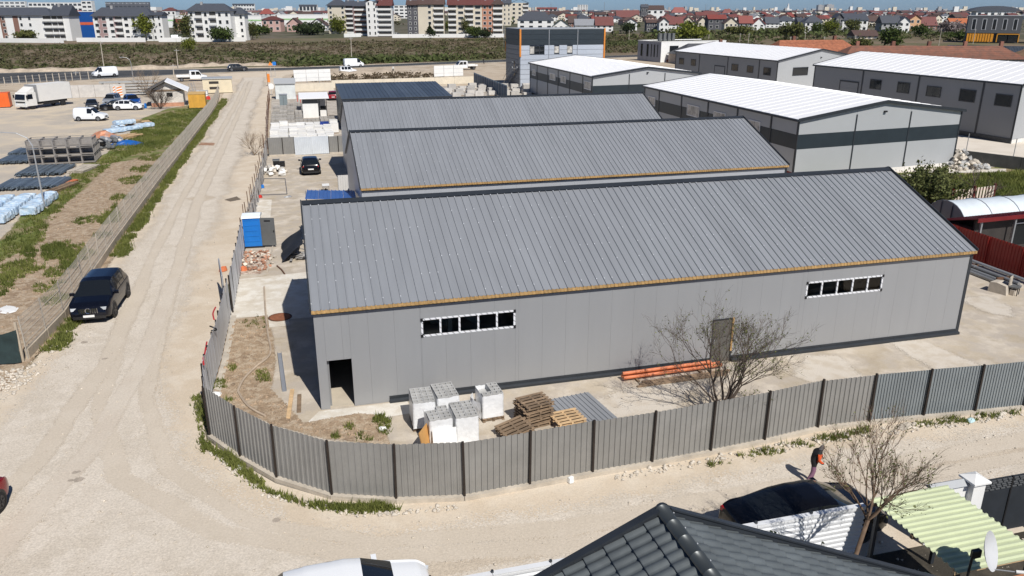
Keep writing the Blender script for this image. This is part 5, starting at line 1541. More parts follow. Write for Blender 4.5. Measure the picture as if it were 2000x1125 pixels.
def car(kind, pos, heading, pm, label, cat='car', group=None, rim=None, detail=True, name='parked_car', star=False, sidetrim=None):
    """pos: ground point under the car's middle; heading: direction the front points (radians)"""
    P = PROFILES[kind]; L, W = P['L'], P['W']
    t = thing(name, label, cat, (pos[0], pos[1], 0.0), heading, group)
    key = (kind, pm.name)
    if key not in CAR_CACHE:
        d = {}
        for c, mb in car_meshes(kind).items():
            m_ = pm if c == 'body' else m_trim if c == 'sill' else m_cglass
            mm = MB(); mm.v = [(x - L / 2, y_, z) for x, y_, z in mb.v]; mm.f = mb.f
            d[c] = mm.mesh(c.split('.')[0], m_, True)
        CAR_CACHE[key] = d
    for c, me in CAR_CACHE[key].items(): ob(c.split('.')[0], me, t)
    ty, rm_, ar = wheel_meshes(P['r'], rim or m_rim)
    for x in P['wheels']:
        for s in (-1, 1):
            w = ob('wheel', None, t, (x - L / 2, s * (W / 2 - .085), P['r']))
            ob('tyre', ty, w); ob('rim', rm_, w)
            ob('wheel_arch', ar, t, (x - L / 2, s * (W / 2 - .012), P['r'] + .02))
    zt = P['top']; zb = P['zb']
    zf = lerp_prof(P['belt'], L) - .12
    hw = W / 2
    for s in (-1, 1):
        MB().cbox((L / 2 - .2, s * (hw - .30), zf - .02), (.30, .36, .13), Matrix.Rotation(-s * R(24), 4, 'Z')).build('headlamp', m_lamp, t)
        zr_ = .86 if kind in ('sedan', 'hatch', 'suv') else 1.1
        MB().cbox((-L / 2 + .13, s * (hw - .30), zr_), (.16, .30, .13), Matrix.Rotation(s * R(14), 4, 'Z')).build('tail_lamp', m_tail, t)
        xm = P['wsx'][1] - .42 - L / 2
        MB().cbox((xm, s * (hw + .08), lerp_prof(P['belt'], P['wsx'][1]) + .06), (.14, .22, .14)).build('mirror', pm if kind != 'van' else m_trim, t)
    bx('bumper', m_trim, t, (L / 2 - .06, 0, zb + .12), (.16, W * .76, .16)); bx('bumper', m_trim, t, (-L / 2 + .06, 0, zb + .12), (.16, W * .76, .16))
    bx('grille', m_trim, t, (L / 2 - .05, 0, zf - .10), (.12, W * .40, .20))
    bx('number_plate', m_plate, t, (L / 2 + .03, 0, zb + .20), (.03, .52, .11)); bx('number_plate', m_plate, t, (-L / 2 - .03, 0, zb + .42), (.03, .52, .11))
    if star:
        for k in range(9): bx('grille_bar', m_chrome, t, (L / 2 + .02, -.42 + k * .105, zf - .10), (.02, .02, .26))
        e = ob('emblem', None, t, (L / 2 + .05, 0, zf - .08))
        MB().tube([(0, .13 * math.cos(a_ * R(20)), .13 * math.sin(a_ * R(20))) for a_ in range(19)], .016, 5, False).build('ring', m_chrome, e)
        for k in range(3):
            a_ = R(90 + 120 * k); MB().beam((0, 0, 0), (0, .12 * math.cos(a_), .12 * math.sin(a_)), .02, .025).build('spoke', m_chrome, e)
    return t

blk = paint('black', (.004, .004, .005)); nav = paint('midnight', (.004, .005, .010)); wht = paint('white', (.76, .78, .80)); red = paint('red', (.22, .008, .012)); slv = paint('silver', (.36, .38, .41), .4); blu = paint('blue', (.01, .06, .26)); dred = paint('dark_red', (.24, .01, .02)); gry = paint('dark_grey', (.03, .032, .035))
a, b = site(247.5, 580), site(222, 618)
d = (b - a).normalized(); hd = math.atan2(d.y, d.x); left = Vector((-d.y, d.x, 0))
c = (a + b) / 2 - left * .86
car('suv', c, hd, nav, 'black SUV parked beside the mesh fence on the gravel road', rim=m_rimd, star=True)
car('sedan', (13.75, 17.3), R(1), blk, 'black sedan parked along the white sheet fence', rim=m_rimd)
car('hatch', (0.30, 17.1), R(1), wht, 'white car at the bottom edge, only its roof and bonnet in view')
car('hatch', (-11.15, 23.75), R(80), red, 'dark red car at the left edge of the picture', rim=m_rimd)
p = site(608, 341); car('hatch', (p.x, p.y + 1.6), R(90), blk, 'black hatchback parked in the side yard, seen from behind')
p = site(651, 196); car('hatch', (p.x, p.y + 1.6), R(90), dred, 'dark red car parked beside the dark shed')

hwd = lambda i, j: math.atan2(hw_near[j][1] - hw_near[i][1], hw_near[j][0] - hw_near[i][0])
p = site(206, 150); car('van', p, hwd(3, 2), wht, 'white van driving left on the main road', 'van', name='van')
p = site(691, 131); car('van', p, hwd(5, 6), wht, 'white van driving right on the main road', 'van', name='van')
p = site(680, 144); car('mpv', p, hwd(5, 6), wht, 'small white car with dark side windows standing below the main road', 'car')
p = site(464, 138.5); car('suv', p, hwd(4, 5), gry, 'black car driving on the main road near the junction', 'car')
p = site(176, 237); car('smallvan', (p.x, p.y + 1.0), R(-12), wht, 'small white delivery van parked in the depot', 'van', name='van')
p = site(179, 214); car('hatch', (p.x, p.y + .8), R(-80), gry, 'dark car parked behind the small white van', 'car')
p = site(222, 216); car('hatch', (p.x, p.y + 1.0), R(190), blk, 'black car parked beside the small white van, seen from the side', 'car')
p = site(217, 206); car('mpv', (p.x, p.y + 1.2), R(-100), slv, 'silver car parked behind the black one in the depot', 'car')
p = site(257, 207); car('suv', (p.x, p.y + 1.0), R(-70), blu, 'blue car parked in the depot near the striped sign', 'car')
p = site(255, 215); car('hatch', (p.x - .3, p.y + .6), R(-6), wht, 'white car parked in front of the blue one in the depot', 'car')
p = site(345, 77); car('van', (p.x, p.y), R(10), wht, 'white van parked by the far white boundary wall', 'van', name='van')
p = site(775, 70); car('suv', p, R(5), wht, 'white car parked by the far six-storey flats', 'car')

def flatbed(p, hd, label):
    t = thing('flatbed_truck', label, 'pickup', (p.x, p.y, 0), hd)
    L = 6.2
    cab = [(3.1, .5), (3.1, .95), (2.9, 1.15), (2.2, 1.3), (1.55, 2.15), (1.2, 2.25), (-.35, 2.25), (-.45, 2.1), (-.45, .5)]
    MB().prism(cab, -.95, .95, 'y').build('cab', wht, t)
    for s in (-1, 1):
        MB().prism([(1.95, 1.35), (1.5, 2.05), (.85, 2.05), (.85, 1.35)], s * .955, s * .965, 'y').build('side_window', m_cglass, t)
        MB().prism([(.7, 1.35), (.7, 2.05), (-.1, 2.05), (-.1, 1.35)], s * .955, s * .965, 'y').build('side_window', m_cglass, t)
        bx('bed_side', m_white, t, (-1.85, s * 1.0, 1.12), (2.7, .05, .4)); bx('mirror', m_trim, t, (1.8, s * 1.08, 1.45), (.1, .2, .3))
        bx('headlamp', m_lamp, t, (3.06, s * .7, .95), (.12, .3, .2))
    MB().poly([(2.15, -.85, 1.36), (2.15, .85, 1.36), (1.62, .8, 2.09), (1.62, -.8, 2.09)]).xf(Matrix.Translation((.04, 0, .02))).build('windscreen', m_cglass, t)
    bx('bed_floor', m_galv, t, (-1.85, 0, .92), (2.75, 1.98, .1)); bx('tailgate', m_white, t, (-3.2, 0, 1.12), (.05, 2.0, .4)); bx('headboard', m_white, t, (-.52, 0, 1.3), (.05, 2.0, .8))
    bx('chassis', m_trim, t, (0, 0, .6), (6.0, .8, .25)); bx('bumper', m_trim, t, (3.12, 0, .55), (.15, 1.8, .3))
    ty, rm_, ar = wheel_meshes(.35, m_rim)
    for x in (2.15, -2.2):
        for s in (-1, 1):
            w = ob('wheel', None, t, (x, s * .88, .35)); ob('tyre', ty, w); ob('rim', rm_, w); ob('wheel_arch', ar, t, (x, s * .95, .38))
flatbed(site(908, 136), R(188), 'white double-cab flatbed truck on the dirt verge of the main road, facing left')
flatbed(site(376, 158), hwd(4, 5) + R(-4), 'white double-cab flatbed truck beside the cream hut, facing right')

def box_truck():
    a, b = site(57, 214), site(126, 205)
    d = (a - b).normalized(); hd = math.atan2(d.y, d.x)
    t = thing('box_truck', 'white box truck parked in the depot at the left', 'truck', ((a.x + b.x) / 2 - .5, (a.y + b.y) / 2 + .8, 0), hd)
    m_box = mat('truck_box_white', (.72, .71, .68), .5, var=.04)
    bx('cargo_box', m_box, t, (-1.2, 0, 2.35), (6.4, 2.45, 2.6))
    for x in (-4.42, 2.02): bx('box_frame', m_galv, t, (x, 0, 2.35), (.06, 2.5, 2.66))
    cab = [(4.3, .55), (4.35, 1.4), (4.1, 2.35), (3.9, 2.6), (2.5, 2.65), (2.35, 2.6), (2.35, .55)]
    MB().prism(cab, -1.18, 1.18, 'y').build('cab', m_box, t)
    MB().prism([(3.9, 2.62), (2.4, 3.4), (2.35, 2.66)], -1.0, 1.0, 'y').build('wind_deflector', m_box, t)
    MB().poly([(4.36, -1.05, 1.55), (4.36, 1.05, 1.55), (4.14, 1.0, 2.35), (4.14, -1.0, 2.35)]).xf(Matrix.Translation((.03, 0, 0))).build('windscreen', m_cglass, t)
    for s in (-1, 1):
        MB().prism([(4.05, 1.6), (3.85, 2.35), (3.0, 2.35), (3.0, 1.6)], s * 1.185, s * 1.2, 'y').build('side_window', m_cglass, t)
        bx('mirror', m_trim, t, (4.2, s * 1.38, 2.0), (.12, .2, .5)); bx('headlamp', m_lamp, t, (4.34, s * .85, .9), (.08, .4, .22)); bx('side_guard', m_trim, t, (-.3, s * 1.1, .7), (3.0, .06, .35))
    bx('grille', m_trim, t, (4.35, 0, 1.15), (.06, 1.9, .18)); bx('bumper', m_box, t, (4.32, 0, .62), (.2, 2.3, .35)); bx('chassis', m_trim, t, (0, 0, .75), (8.2, .9, .3)); bx('number_plate', m_plate, t, (4.44, 0, .62), (.02, .5, .11))
    ty, rm_, ar = wheel_meshes(.46, m_rim)
    for x in (3.2, -2.6):
        for s in (-1, 1):
            w = ob('wheel', None, t, (x, s * 1.02, .46)); ob('tyre', ty, w); ob('rim', rm_, w); ob('wheel_arch', ar, t, (x, s * 1.12, .5))
box_truck()

# ------------------------------------------------------------------ people
def person(name, label, pos, heading, h, joints, radii, edges, colour, hair=None):
    t = thing(name, label, 'person', (pos[0], pos[1], 0), heading)
    me = bpy.data.meshes.new('body'); me.from_pydata([tuple(c * h for c in j) for j in joints], edges, [])
    o = bpy.data.objects.new('body_tmp', me); COL.objects.link(o)
    sk = o.modifiers.new('skin', 'SKIN'); sk.use_smooth_shade = True
    for i, r in enumerate(radii):
        me.skin_vertices[0].data[i].radius = (r[0] * h, r[1] * h); me.skin_vertices[0].data[i].use_root = (i == 0)
    ss = o.modifiers.new('sub', 'SUBSURF'); ss.levels = 2; ss.render_levels = 2
    bpy.context.view_layer.update()
    dg = bpy.context.evaluated_depsgraph_get()
    em = bpy.data.meshes.new_from_object(o.evaluated_get(dg))
    bpy.data.objects.remove(o)
    mats = []
    for p in em.polygons:
        c = p.center / h
        m_ = colour(c)
        if m_ not in mats: mats.append(m_)
    em.materials.clear()
    for m_ in mats: em.materials.append(m_)
    for p in em.polygons: p.material_index = mats.index(colour(p.center / h)); p.use_smooth = True
    ob('body', em, t)
    return t
# x forward, y left, z up (unit height)
J = [(0.0, 0, .52), (.02, 0, .60), (.05, 0, .70), (.09, 0, .79), (.115, 0, .84), (.13, 0, .885), (.14, 0, .945), (.165, 0, .90),
     (.0, .055, .50), (.06, .06, .29), (.02, .06, .06), (.09, .06, .02),
     (.0, -.055, .50), (-.02, -.06, .28), (-.11, -.06, .07), (-.05, -.06, .02),
     (.08, .10, .78), (.06, .135, .63), (.16, .10, .55), (.20, .08, .55),
     (.08, -.10, .78), (.05, -.135, .63), (.15, -.11, .54), (.19, -.09, .54)]
E_ = [(0, 1), (1, 2), (2, 3), (3, 4), (4, 5), (5, 6), (5, 7), (0, 8), (8, 9), (9, 10), (10, 11), (0, 12), (12, 13), (13, 14), (14, 15), (3, 16), (16, 17), (17, 18), (18, 19), (3, 20), (20, 21), (21, 22), (22, 23)]
RD = [(.095, .10), (.10, .11), (.105, .12), (.085, .10), (.038, .038), (.058, .055), (.045, .045), (.028, .028), (.062, .062), (.045, .045), (.032, .032), (.028, .03), (.062, .062), (.045, .045), (.032, .032), (.028, .03), (.045, .045), (.038, .038), (.03, .03), (.02, .02), (.045, .045), (.038, .038), (.03, .03), (.02, .02)]
cj = mat('black_jacket', (.012, .012, .014), .8); co = mat('orange_vest', (.75, .10, .02), .7); ct = mat('mauve_trousers', (.24, .12, .19), .8); cs = mat('pink_boots', (.55, .25, .32), .6); ck = mat('skin', (.45, .26, .18), .6); chd = mat('grey_scarf', (.12, .11, .11), .9)
def col_a(c):
    if c.z > .855: return ck if (c.x > .165 and c.z < .93) else chd
    if c.z > .44 and not (c.z < .47 and abs(c.y) < .05):
        if (c.y < -.05 and .56 < c.z < .78 and c.x > .03): return co
        if c.x > .18 and c.z < .58: return ck
        return cj
    return cs if c.z < .10 else ct
p = site(1584, 942)
person('person', 'person in a black and orange jacket walking along the front road', (p.x, p.y), R(-18), 1.52, J, RD, E_, col_a)
ch = mat('hi_vis_white', (.66, .66, .62), .8); cd = mat('dark_clothes', (.02, .02, .025), .8)
def col_b(c): return ck if c.z > .86 else ch if c.z > .5 else cd
def col_c(c): return ck if (c.z > .86 and c.x > .1) else cd
p = site(768, 142); person('person', 'person in a white top standing on the dirt by the main road', (p.x, p.y), R(-90), 1.75, J, RD, E_, col_b)
p = site(945, 125); person('person', 'person in dark clothes standing beside the main road', (p.x, p.y), R(180), 1.8, J, RD, E_, col_c)
# ------------------------------------------------------------------ vegetation
def quads_at(C, size, rng, flat=0.0, aspect=1.6):
    """random leaf quads centred on C (n,3); size (n,)"""
    n = len(C)
    a = rng.normal(size=(n, 3)); a[:, 2] *= (1 - flat); a /= np.linalg.norm(a, axis=1)[:, None] + 1e-9
    b = rng.normal(size=(n, 3)); b -= (b * a).sum(1)[:, None] * a; b /= np.linalg.norm(b, axis=1)[:, None] + 1e-9
    s = np.asarray(size)[:, None]
    a = a * s * aspect / 2; b = b * s / 2
    V = np.stack([C - a, C + b * .9, C + a, C - b * .9], axis=1).reshape(-1, 3)
    F = np.arange(4 * n).reshape(n, 4)
    return V, F

def leaf_part(name, C, size, tint, m, parent, rng, flat=0.0):
    V, F = quads_at(C, size, rng, flat)
    return ob(name, np_mesh(name, V, F, m, attr=np.repeat(tint, 4)), parent)

def crown_points(rng, n, rx, ry, rz, cz, clumps=14, hollow=.35):
    cc = rng.normal(size=(clumps, 3)); cc /= np.linalg.norm(cc, axis=1)[:, None]
    cc *= rng.uniform(hollow, .85, size=(clumps, 1))
    k = rng.integers(0, clumps, n)
    P = cc[k] + rng.normal(size=(n, 3)) * rng.uniform(.16, .34, size=(clumps, 1))[k]
    t = np.clip(rng.uniform(.15, .85, clumps)[k] + rng.normal(size=n) * .15, 0, 1)
    P *= np.array([rx, ry, rz]); P[:, 2] += cz
    return P, t

M_LEAF = {
 'bright': tint_mat('leaf_bright', (.11, .14, .018), (.25, .27, .045), trans=.35),
 'olive': tint_mat('leaf_olive', (.065, .078, .022), (.16, .165, .05), trans=.3),
 'dark': tint_mat('leaf_dark', (.016, .028, .010), (.05, .07, .022), trans=.25),
 'mid': tint_mat('leaf_mid', (.03, .05, .012), (.085, .12, .025), trans=.3),
 'blossom': tint_mat('leaf_blossom', (.16, .13, .12), (.34, .29, .28), trans=.3),
 'bush': tint_mat('leaf_bush', (.07, .09, .03), (.22, .235, .085), trans=.35),
 'weed': tint_mat('leaf_weed', (.08, .11, .022), (.25, .265, .075), trans=.35),
 'dry': tint_mat('leaf_dry', (.20, .16, .09), (.34, .29, .17), trans=.2),
}
m_bark = mat('bark', (.075, .055, .042), .9, var=.3, vs=6)
m_barkl = mat('pale_bark', (.22, .165, .115), .9, var=.3, vs=6)
def trunk_mesh(h, r, rng, limbs=4, spread=.4):
    mb = MB(); top = Vector((rng.normal() * .05 * h, rng.normal() * .05 * h, h))
    mb.tube([(0, 0, -.1), tuple(top * .5), tuple(top)], [r, r * .75, r * .4], 6)
    for i in range(limbs):
        a_ = 2 * math.pi * i / limbs + rng.uniform(0, 1); z = h * rng.uniform(.45, .85)
        e = Vector((math.cos(a_) * spread * h, math.sin(a_) * spread * h, z + h * .45))
        s = top * (z / h); mb.tube([tuple(s), tuple(s.lerp(e, .5) + Vector((0, 0, .03 * h))), tuple(e)], [r * .45, r * .3, r * .12], 5)
    return mb
def leafy_tree(u, v, hpx, wpx, kind, label, n=1500, name='tree', cone=False, dz=0):
    p = site(u, v, 0); dist = (p - Vector((0, 0, HCAM))).dot(FW); k = dist / FPX
    h, w = hpx * k * 1.1, wpx * k * 1.2
    rng = np.random.default_rng(abs(hash((u, v))) % 99999)
    t = thing(name, label, 'tree', p)
    trunk_mesh(h * .55, max(.08, h * .022), rng, 5, .35).build('trunk', m_bark, t)
    P, ti = crown_points(rng, n, w * .5, w * .5, h * .42, h * .56, clumps=16)
    if cone:
        f = np.clip((h - P[:, 2]) / h, .05, 1); P[:, :2] *= f[:, None] * 1.4
    P[:, 2] = np.clip(P[:, 2], .05 * h, None)
    leaf_part('crown', P, rng.uniform(.05, .09, n) * w, ti, M_LEAF[kind], t, rng)
    return t
for (u, v, hp, wp, kd, lab) in (
    (286, 80, 42, 34, 'bright', 'bright green tree in front of the white flats with brown panels'),
    (366, 80, 50, 28, 'olive', 'tall olive-green tree left of the hip-roofed white flats'),
    (371, 101, 24, 20, 'bright', 'small bright green tree standing out in the scrub field'),
    (438, 82, 26, 36, 'mid', 'dark green bushy tree in front of the hip-roofed white flats'),
    (57, 80, 18, 38, 'olive', 'olive bushy tree before the leftmost white flats'),
    (346, 74, 40, 13, 'dark', 'dark conifer between two blocks of white flats'),
    (494, 78, 30, 22, 'olive', 'olive tree at the right end of the white flats'),
    (664, 66, 34, 26, 'bright', 'yellow-green tree before the tall grey-roofed flats'),
    (612, 68, 18, 52, 'dark', 'dark spreading tree below the small gabled houses'),
    (508, 68, 16, 34, 'mid', 'green bushy tree left of the pink-roofed villa'),
    (812, 68, 26, 14, 'bright', 'slim yellow-green tree at the dark end of the long flats'),
    (840, 76, 24, 22, 'dark', 'dark conical tree before the cream end wall of the long flats'),
    (878, 68, 26, 15, 'bright', 'small yellow-green tree before the long flats, left of the slender one'),
    (909, 72, 40, 16, 'olive', 'slender tall tree in the middle of the long flats'),
    (928, 74, 20, 30, 'mid', 'green bushy tree below the salmon part of the long flats'),
    (966, 68, 28, 24, 'bright', 'yellow-green tree at the right end of the long flats'),
    (948, 76, 18, 22, 'dark', 'dark bushy tree just right of the middle of the long flats'),
    (1352, 80, 30, 48, 'bright', 'broad bright green tree behind the plain white-roofed hall'),
    (1226, 66, 20, 22, 'dark', 'dark round tree right of the tower hall among the villas'),
    (1546, 76, 28, 44, 'olive', 'olive tree above the slate-roofed long house'),
    (1620, 68, 28, 24, 'bright', 'bright green tree between the two white grey-roofed houses'),
    (1593, 68, 20, 20, 'mid', 'mid-green tree touching the white grey-roofed house'),
    (1666, 64, 22, 24, 'olive', 'olive tree in front of the long grey-roofed house'),
    (1738, 92, 34, 40, 'mid', 'green palm-like tree above the long terracotta roof'),
    (1676, 104, 26, 34, 'olive', 'scruffy olive tree between the terracotta roofs'),
    (1795, 72, 22, 24, 'mid', 'green tree beside the peach-coloured house'),
    (1860, 68, 24, 44, 'blossom', 'pale blossoming tree left of the modern orange building'),
    (1878, 78, 14, 40, 'mid', 'green hedge-like tree under the blossoming tree'),
    (1440, 70, 16, 40, 'olive', 'olive scrubby tree before the row of villas')):
    leafy_tree(u, v, hp, wp, kd, lab, cone=('con' in lab and 'conifer' in lab) or 'conical' in lab)

# ---- bare branching trees
def bare_tree(pos, label, stems, length, seed, ratio=.72, spread=.5, up=.25, levels=5, r0=.06, buds=1200, budc='bush', barkm=None, kids=(3, 4), name='bare_tree', trunk=None, budsize=.045, lean=(0, 0)):
    rng = np.random.default_rng(seed); rd = random.Random(seed)
    t = thing(name, label, 'tree', pos)
    V = []; F = []; tips = []
    main = MB(); twig = MB()
    def grow(p, d, L, r, lev):
        mb = main if lev <= 1 else twig
        pts = [p]; rad = [r]; q = Vector(p); dd = Vector(d)
        k = 4 if lev < 2 else 3
        for i in range(k):
            dd = (dd + Vector((rd.gauss(0, .13), rd.gauss(0, .13), rd.gauss(0, .08) + up * .16))).normalized()
            q = q + dd * (L / k); pts.append(q.copy()); rad.append(r * (1 - .55 * (i + 1) / k))
        mb.tube(pts, rad, 6 if lev == 0 else 5 if lev == 1 else 3, cap=False)
        if lev >= 2:
            for q_ in pts[1:]: tips.append(q_)
        if lev >= levels: return
        nk = rd.randint(*kids) + (1 if lev == 0 else 0)
        for i in range(nk):
            f = rd.uniform(.35, 1.0) if i else 1.0
            j = min(int(f * k), k - 1); s = pts[j].lerp(pts[j + 1], f * k - j) if f < 1 else pts[-1]
            ax = Vector((rd.gauss(0, 1), rd.gauss(0, 1), rd.gauss(0, .6))); ax = (ax - dd * ax.dot(dd)).normalized()
            nd = (dd + ax * spread * rd.uniform(.7, 1.5) + Vector((0, 0, up * rd.uniform(0, .6)))).normalized()
            grow(s, nd, L * ratio * rd.uniform(.75, 1.15), max(.004, r * .52), lev + 1)
    base = Vector((0, 0, 0))
    if trunk:
        base = Vector((trunk[0], trunk[1], trunk[2]))
        main.tube([(0, 0, -.1), (base.x * .4, base.y * .4, base.z * .5), tuple(base)], [r0 * 2.0, r0 * 1.7, r0 * 1.5], 8)
    for i in range(stems):
        a_ = 2 * math.pi * (i + .3 * rd.random()) / stems
        d = Vector((math.cos(a_) * rd.uniform(.45, 1.0) + lean[0], math.sin(a_) * rd.uniform(.45, 1.0) + lean[1], rd.uniform(.7, 1.15))).normalized()
        grow(base, d, length * rd.uniform(.85, 1.15), r0 * rd.uniform(.8, 1.1), 0)
    main.build('trunk', barkm or m_bark, t, smooth=True)
    twig.build('branches', barkm or m_bark, t)
    if buds and tips:
        T = np.array([tuple(rd.choice(tips)) for _ in range(buds)]) + rng.normal(size=(buds, 3)) * .05
        leaf_part('buds', T, rng.uniform(.6, 1.4, buds) * budsize, rng.uniform(0, 1, buds), M_LEAF[budc], t, rng)
    return t
bare_tree((15.0, 24.35, 0), 'bare spreading fruit tree inside the front fence before the grey wall', 8, 1.55, 12, ratio=.73, spread=.5, up=.30, levels=5, r0=.055, buds=1700, kids=(2, 4), trunk=(0, 0, .25), lean=(.12, -.05))
bare_tree((12.35, 13.75, 0), 'bare budding tree beside the pale green carport roof', 6, 1.0, 23, ratio=.72, spread=.40, up=.3, levels=4, r0=.034, buds=1000, budsize=.035, kids=(3, 4), trunk=(.55, .1, 3.0), lean=(.45, 0), barkm=mat('brown_bark', (.13, .085, .055), .9, var=.3, vs=6))
p = site(497, 303); bare_tree((p.x, p.y, 0), 'leafless tan shrub leaning over the road fence', 9, 1.25, 5, ratio=.7, spread=.4, up=.2, levels=3, r0=.03, buds=0, barkm=m_barkl, name='bare_shrub')
p = site(313, 213); bare_tree((p.x, p.y, 0), 'dark leafless shrub in front of the white hut gable', 10, 1.7, 8, ratio=.72, spread=.35, up=.15, levels=3, r0=.05, buds=0, kids=(4, 5), name='bare_shrub')
p = site(290, 190); bare_tree((p.x, p.y, 0), 'leafless yellowish tree left of the hut', 7, 2.4, 9, ratio=.7, spread=.4, up=.1, levels=3, r0=.06, buds=300, budc='dry', barkm=m_barkl, trunk=(0, 0, .4))
bare_tree((50.5, 48.5, 0), 'leafless crooked tree behind the polytunnel', 4, 1.5, 31, ratio=.7, spread=.5, up=.05, levels=3, r0=.06, buds=0, trunk=(0, 0, .6))
t = bare_tree((47.0, 50.2, 0), 'large green budding bush before the white-roofed hall gable', 14, 1.7, 41, ratio=.66, spread=.45, up=.3, levels=3, r0=.05, buds=5200, budc='bush', kids=(3, 4), name='bush', budsize=.14)
t = bare_tree((49.8, 53.0, 0), 'thinner budding bush at the meadow edge beside the large one', 9, 1.5, 43, ratio=.66, spread=.45, up=.3, levels=3, r0=.04, buds=1500, budc='olive', kids=(3, 4), name='bush', budsize=.14)
t = bare_tree((11.9, 14.6, 0), 'dark leafy shrub behind the white sheet fence', 7, .85, 51, ratio=.66, spread=.4, up=.4, levels=3, r0=.03, buds=1300, budc='dark', name='bush', budsize=.11)

# ---- weeds, grass, scrub (uncountable)
def in_poly(P, poly):
    x, y_ = P[:, 0], P[:, 1]; ins = np.zeros(len(P), bool); n = len(poly); j = n - 1
    for i in range(n):
        xi, yi = poly[i]; xj, yj = poly[j]
        c_ = ((yi > y_) != (yj > y_)) & (x < (xj - xi) * (y_ - yi) / (yj - yi + 1e-12) + xi)
        ins ^= c_; j = i
    return ins
def scatter(poly, n, rng, clump=0.0, scale=3.0):
    poly = np.array(poly); lo, hi = poly.min(0), poly.max(0); out = []
    ph = rng.uniform(0, 6.28, 8); ks = rng.uniform(.4, 1.6, 8) / scale
    while sum(map(len, out)) < n:
        P = rng.uniform(lo, hi, size=(n * 2, 2)); P = P[in_poly(P, poly)]
        if clump > 0:
            f = np.sin(P[:, 0] * ks[0] * 6 + ph[0]) * np.sin(P[:, 1] * ks[1] * 6 + ph[1]) + .7 * np.sin((P[:, 0] + P[:, 1]) * ks[2] * 9 + ph[2]) + .5 * np.sin((P[:, 0] - P[:, 1]) * ks[3] * 14 + ph[3])
            P = P[rng.uniform(-1.6, 1.6, len(P)) * clump < f + (1 - clump) * 2]
        out.append(P)
    return np.concatenate(out)[:n]
def blades(P, h, w, k, rng, lean=.5, z=0.0):
    """k grass blades per point -> triangles"""
    n = len(P) * k
    B = np.repeat(P, k, 0) + rng.normal(size=(n, 2)) * np.repeat(h, k)[:, None] * .35
    a = rng.uniform(0, 2 * np.pi, n); H = np.repeat(h, k) * rng.uniform(.5, 1.15, n); Wd = w * rng.uniform(.6, 1.4, n)
    dx, dy = np.cos(a), np.sin(a); ln = H * lean * rng.uniform(.2, 1.2, n); b = rng.uniform(0, 2 * np.pi, n)
    V = np.zeros((n, 3, 3)); V[:, 0, 0] = B[:, 0] - dx * Wd / 2; V[:, 0, 1] = B[:, 1] - dy * Wd / 2
    V[:, 1, 0] = B[:, 0] + dx * Wd / 2; V[:, 1, 1] = B[:, 1] + dy * Wd / 2
    V[:, 2, 0] = B[:, 0] + np.cos(b) * ln; V[:, 2, 1] = B[:, 1] + np.sin(b) * ln; V[:, 2, 2] = H
    V[:, :, 2] += z
    return V.reshape(-1, 3), np.arange(3 * n).reshape(n, 3), n
def weeds(name, label, regions, m, seed, h=(.12, .35), w=.05, k=6, clump=.6, lean=.6, scale=3.0):
    rng = np.random.default_rng(seed); VV = []; FF = []; TT = []; off = 0
    for poly, n in regions:
        P = scatter(poly, n, rng, clump, scale); hh = rng.uniform(*h, len(P)) * rng.uniform(.6, 1.2, len(P))
        V, F, c_ = blades(P, hh, w, k, rng, lean)
        t_ = np.repeat(np.clip(.5 + .3 * np.sin(P[:, 0] * .9 + 1) * np.sin(P[:, 1] * .7) + rng.normal(size=len(P)) * .18, 0, 1), k)
        VV.append(V); FF.append(F + off); TT.append(np.repeat(t_, 3)); off += len(V)
    o = ob(name, np_mesh(name, np.concatenate(VV), np.concatenate(FF), m, attr=np.concatenate(TT)))
    o['label'] = label; return stuff(o)
ST = lambda *q: [tuple(site(u, v)[:2]) for u, v in q]
weeds('verge_weeds', 'green weeds growing along the foot of the curved front fence', [
    (ST((433, 885), (452, 888), (475, 915), (505, 940), (520, 958), (600, 985), (690, 990), (745, 985), (775, 996), (700, 1002), (600, 990), (530, 965), (470, 925), (440, 900)), 900),
    (ST((375, 775), (390, 770), (400, 820), (398, 860), (405, 885), (395, 880), (385, 810)), 90),
    (ST((395, 860), (425, 880), (440, 895), (425, 893), (400, 875)), 90),
    (ST((1380, 905), (1480, 880), (1600, 852), (1640, 842), (1660, 848), (1600, 870), (1480, 893), (1390, 915)), 60),
    (ST((1600, 858), (1690, 835), (1700, 842), (1620, 866)), 70),
    (ST((1770, 828), (1990, 800), (1999, 806), (1900, 825), (1800, 835)), 70)], M_LEAF['weed'], 3, (.10, .26), .05, 7)
weeds('yard_tufts', 'green tufts growing in the bare soil of the front yard', [
    (ST((728, 818), (745, 808), (760, 820), (758, 848), (748, 850), (735, 832)), 110),
    (ST((672, 832), (690, 828), (688, 840), (675, 842)), 18), (ST((650, 850), (668, 845), (664, 858), (652, 858)), 22), (ST((446, 715), (460, 712), (460, 724), (448, 724)), 18), (ST((418, 740), (440, 742), (445, 758), (420, 760)), 40), (ST((498, 725), (528, 720), (525, 745), (505, 745)), 60), (ST((440, 780), (455, 780), (450, 790), (440, 788)), 14), (ST((465, 625), (515, 618), (520, 640), (470, 650)), 25),
    (ST((700, 845), (730, 840), (735, 860), (700, 862)), 20)], M_LEAF['weed'], 4, (.08, .24), .045, 6)
FWP = []
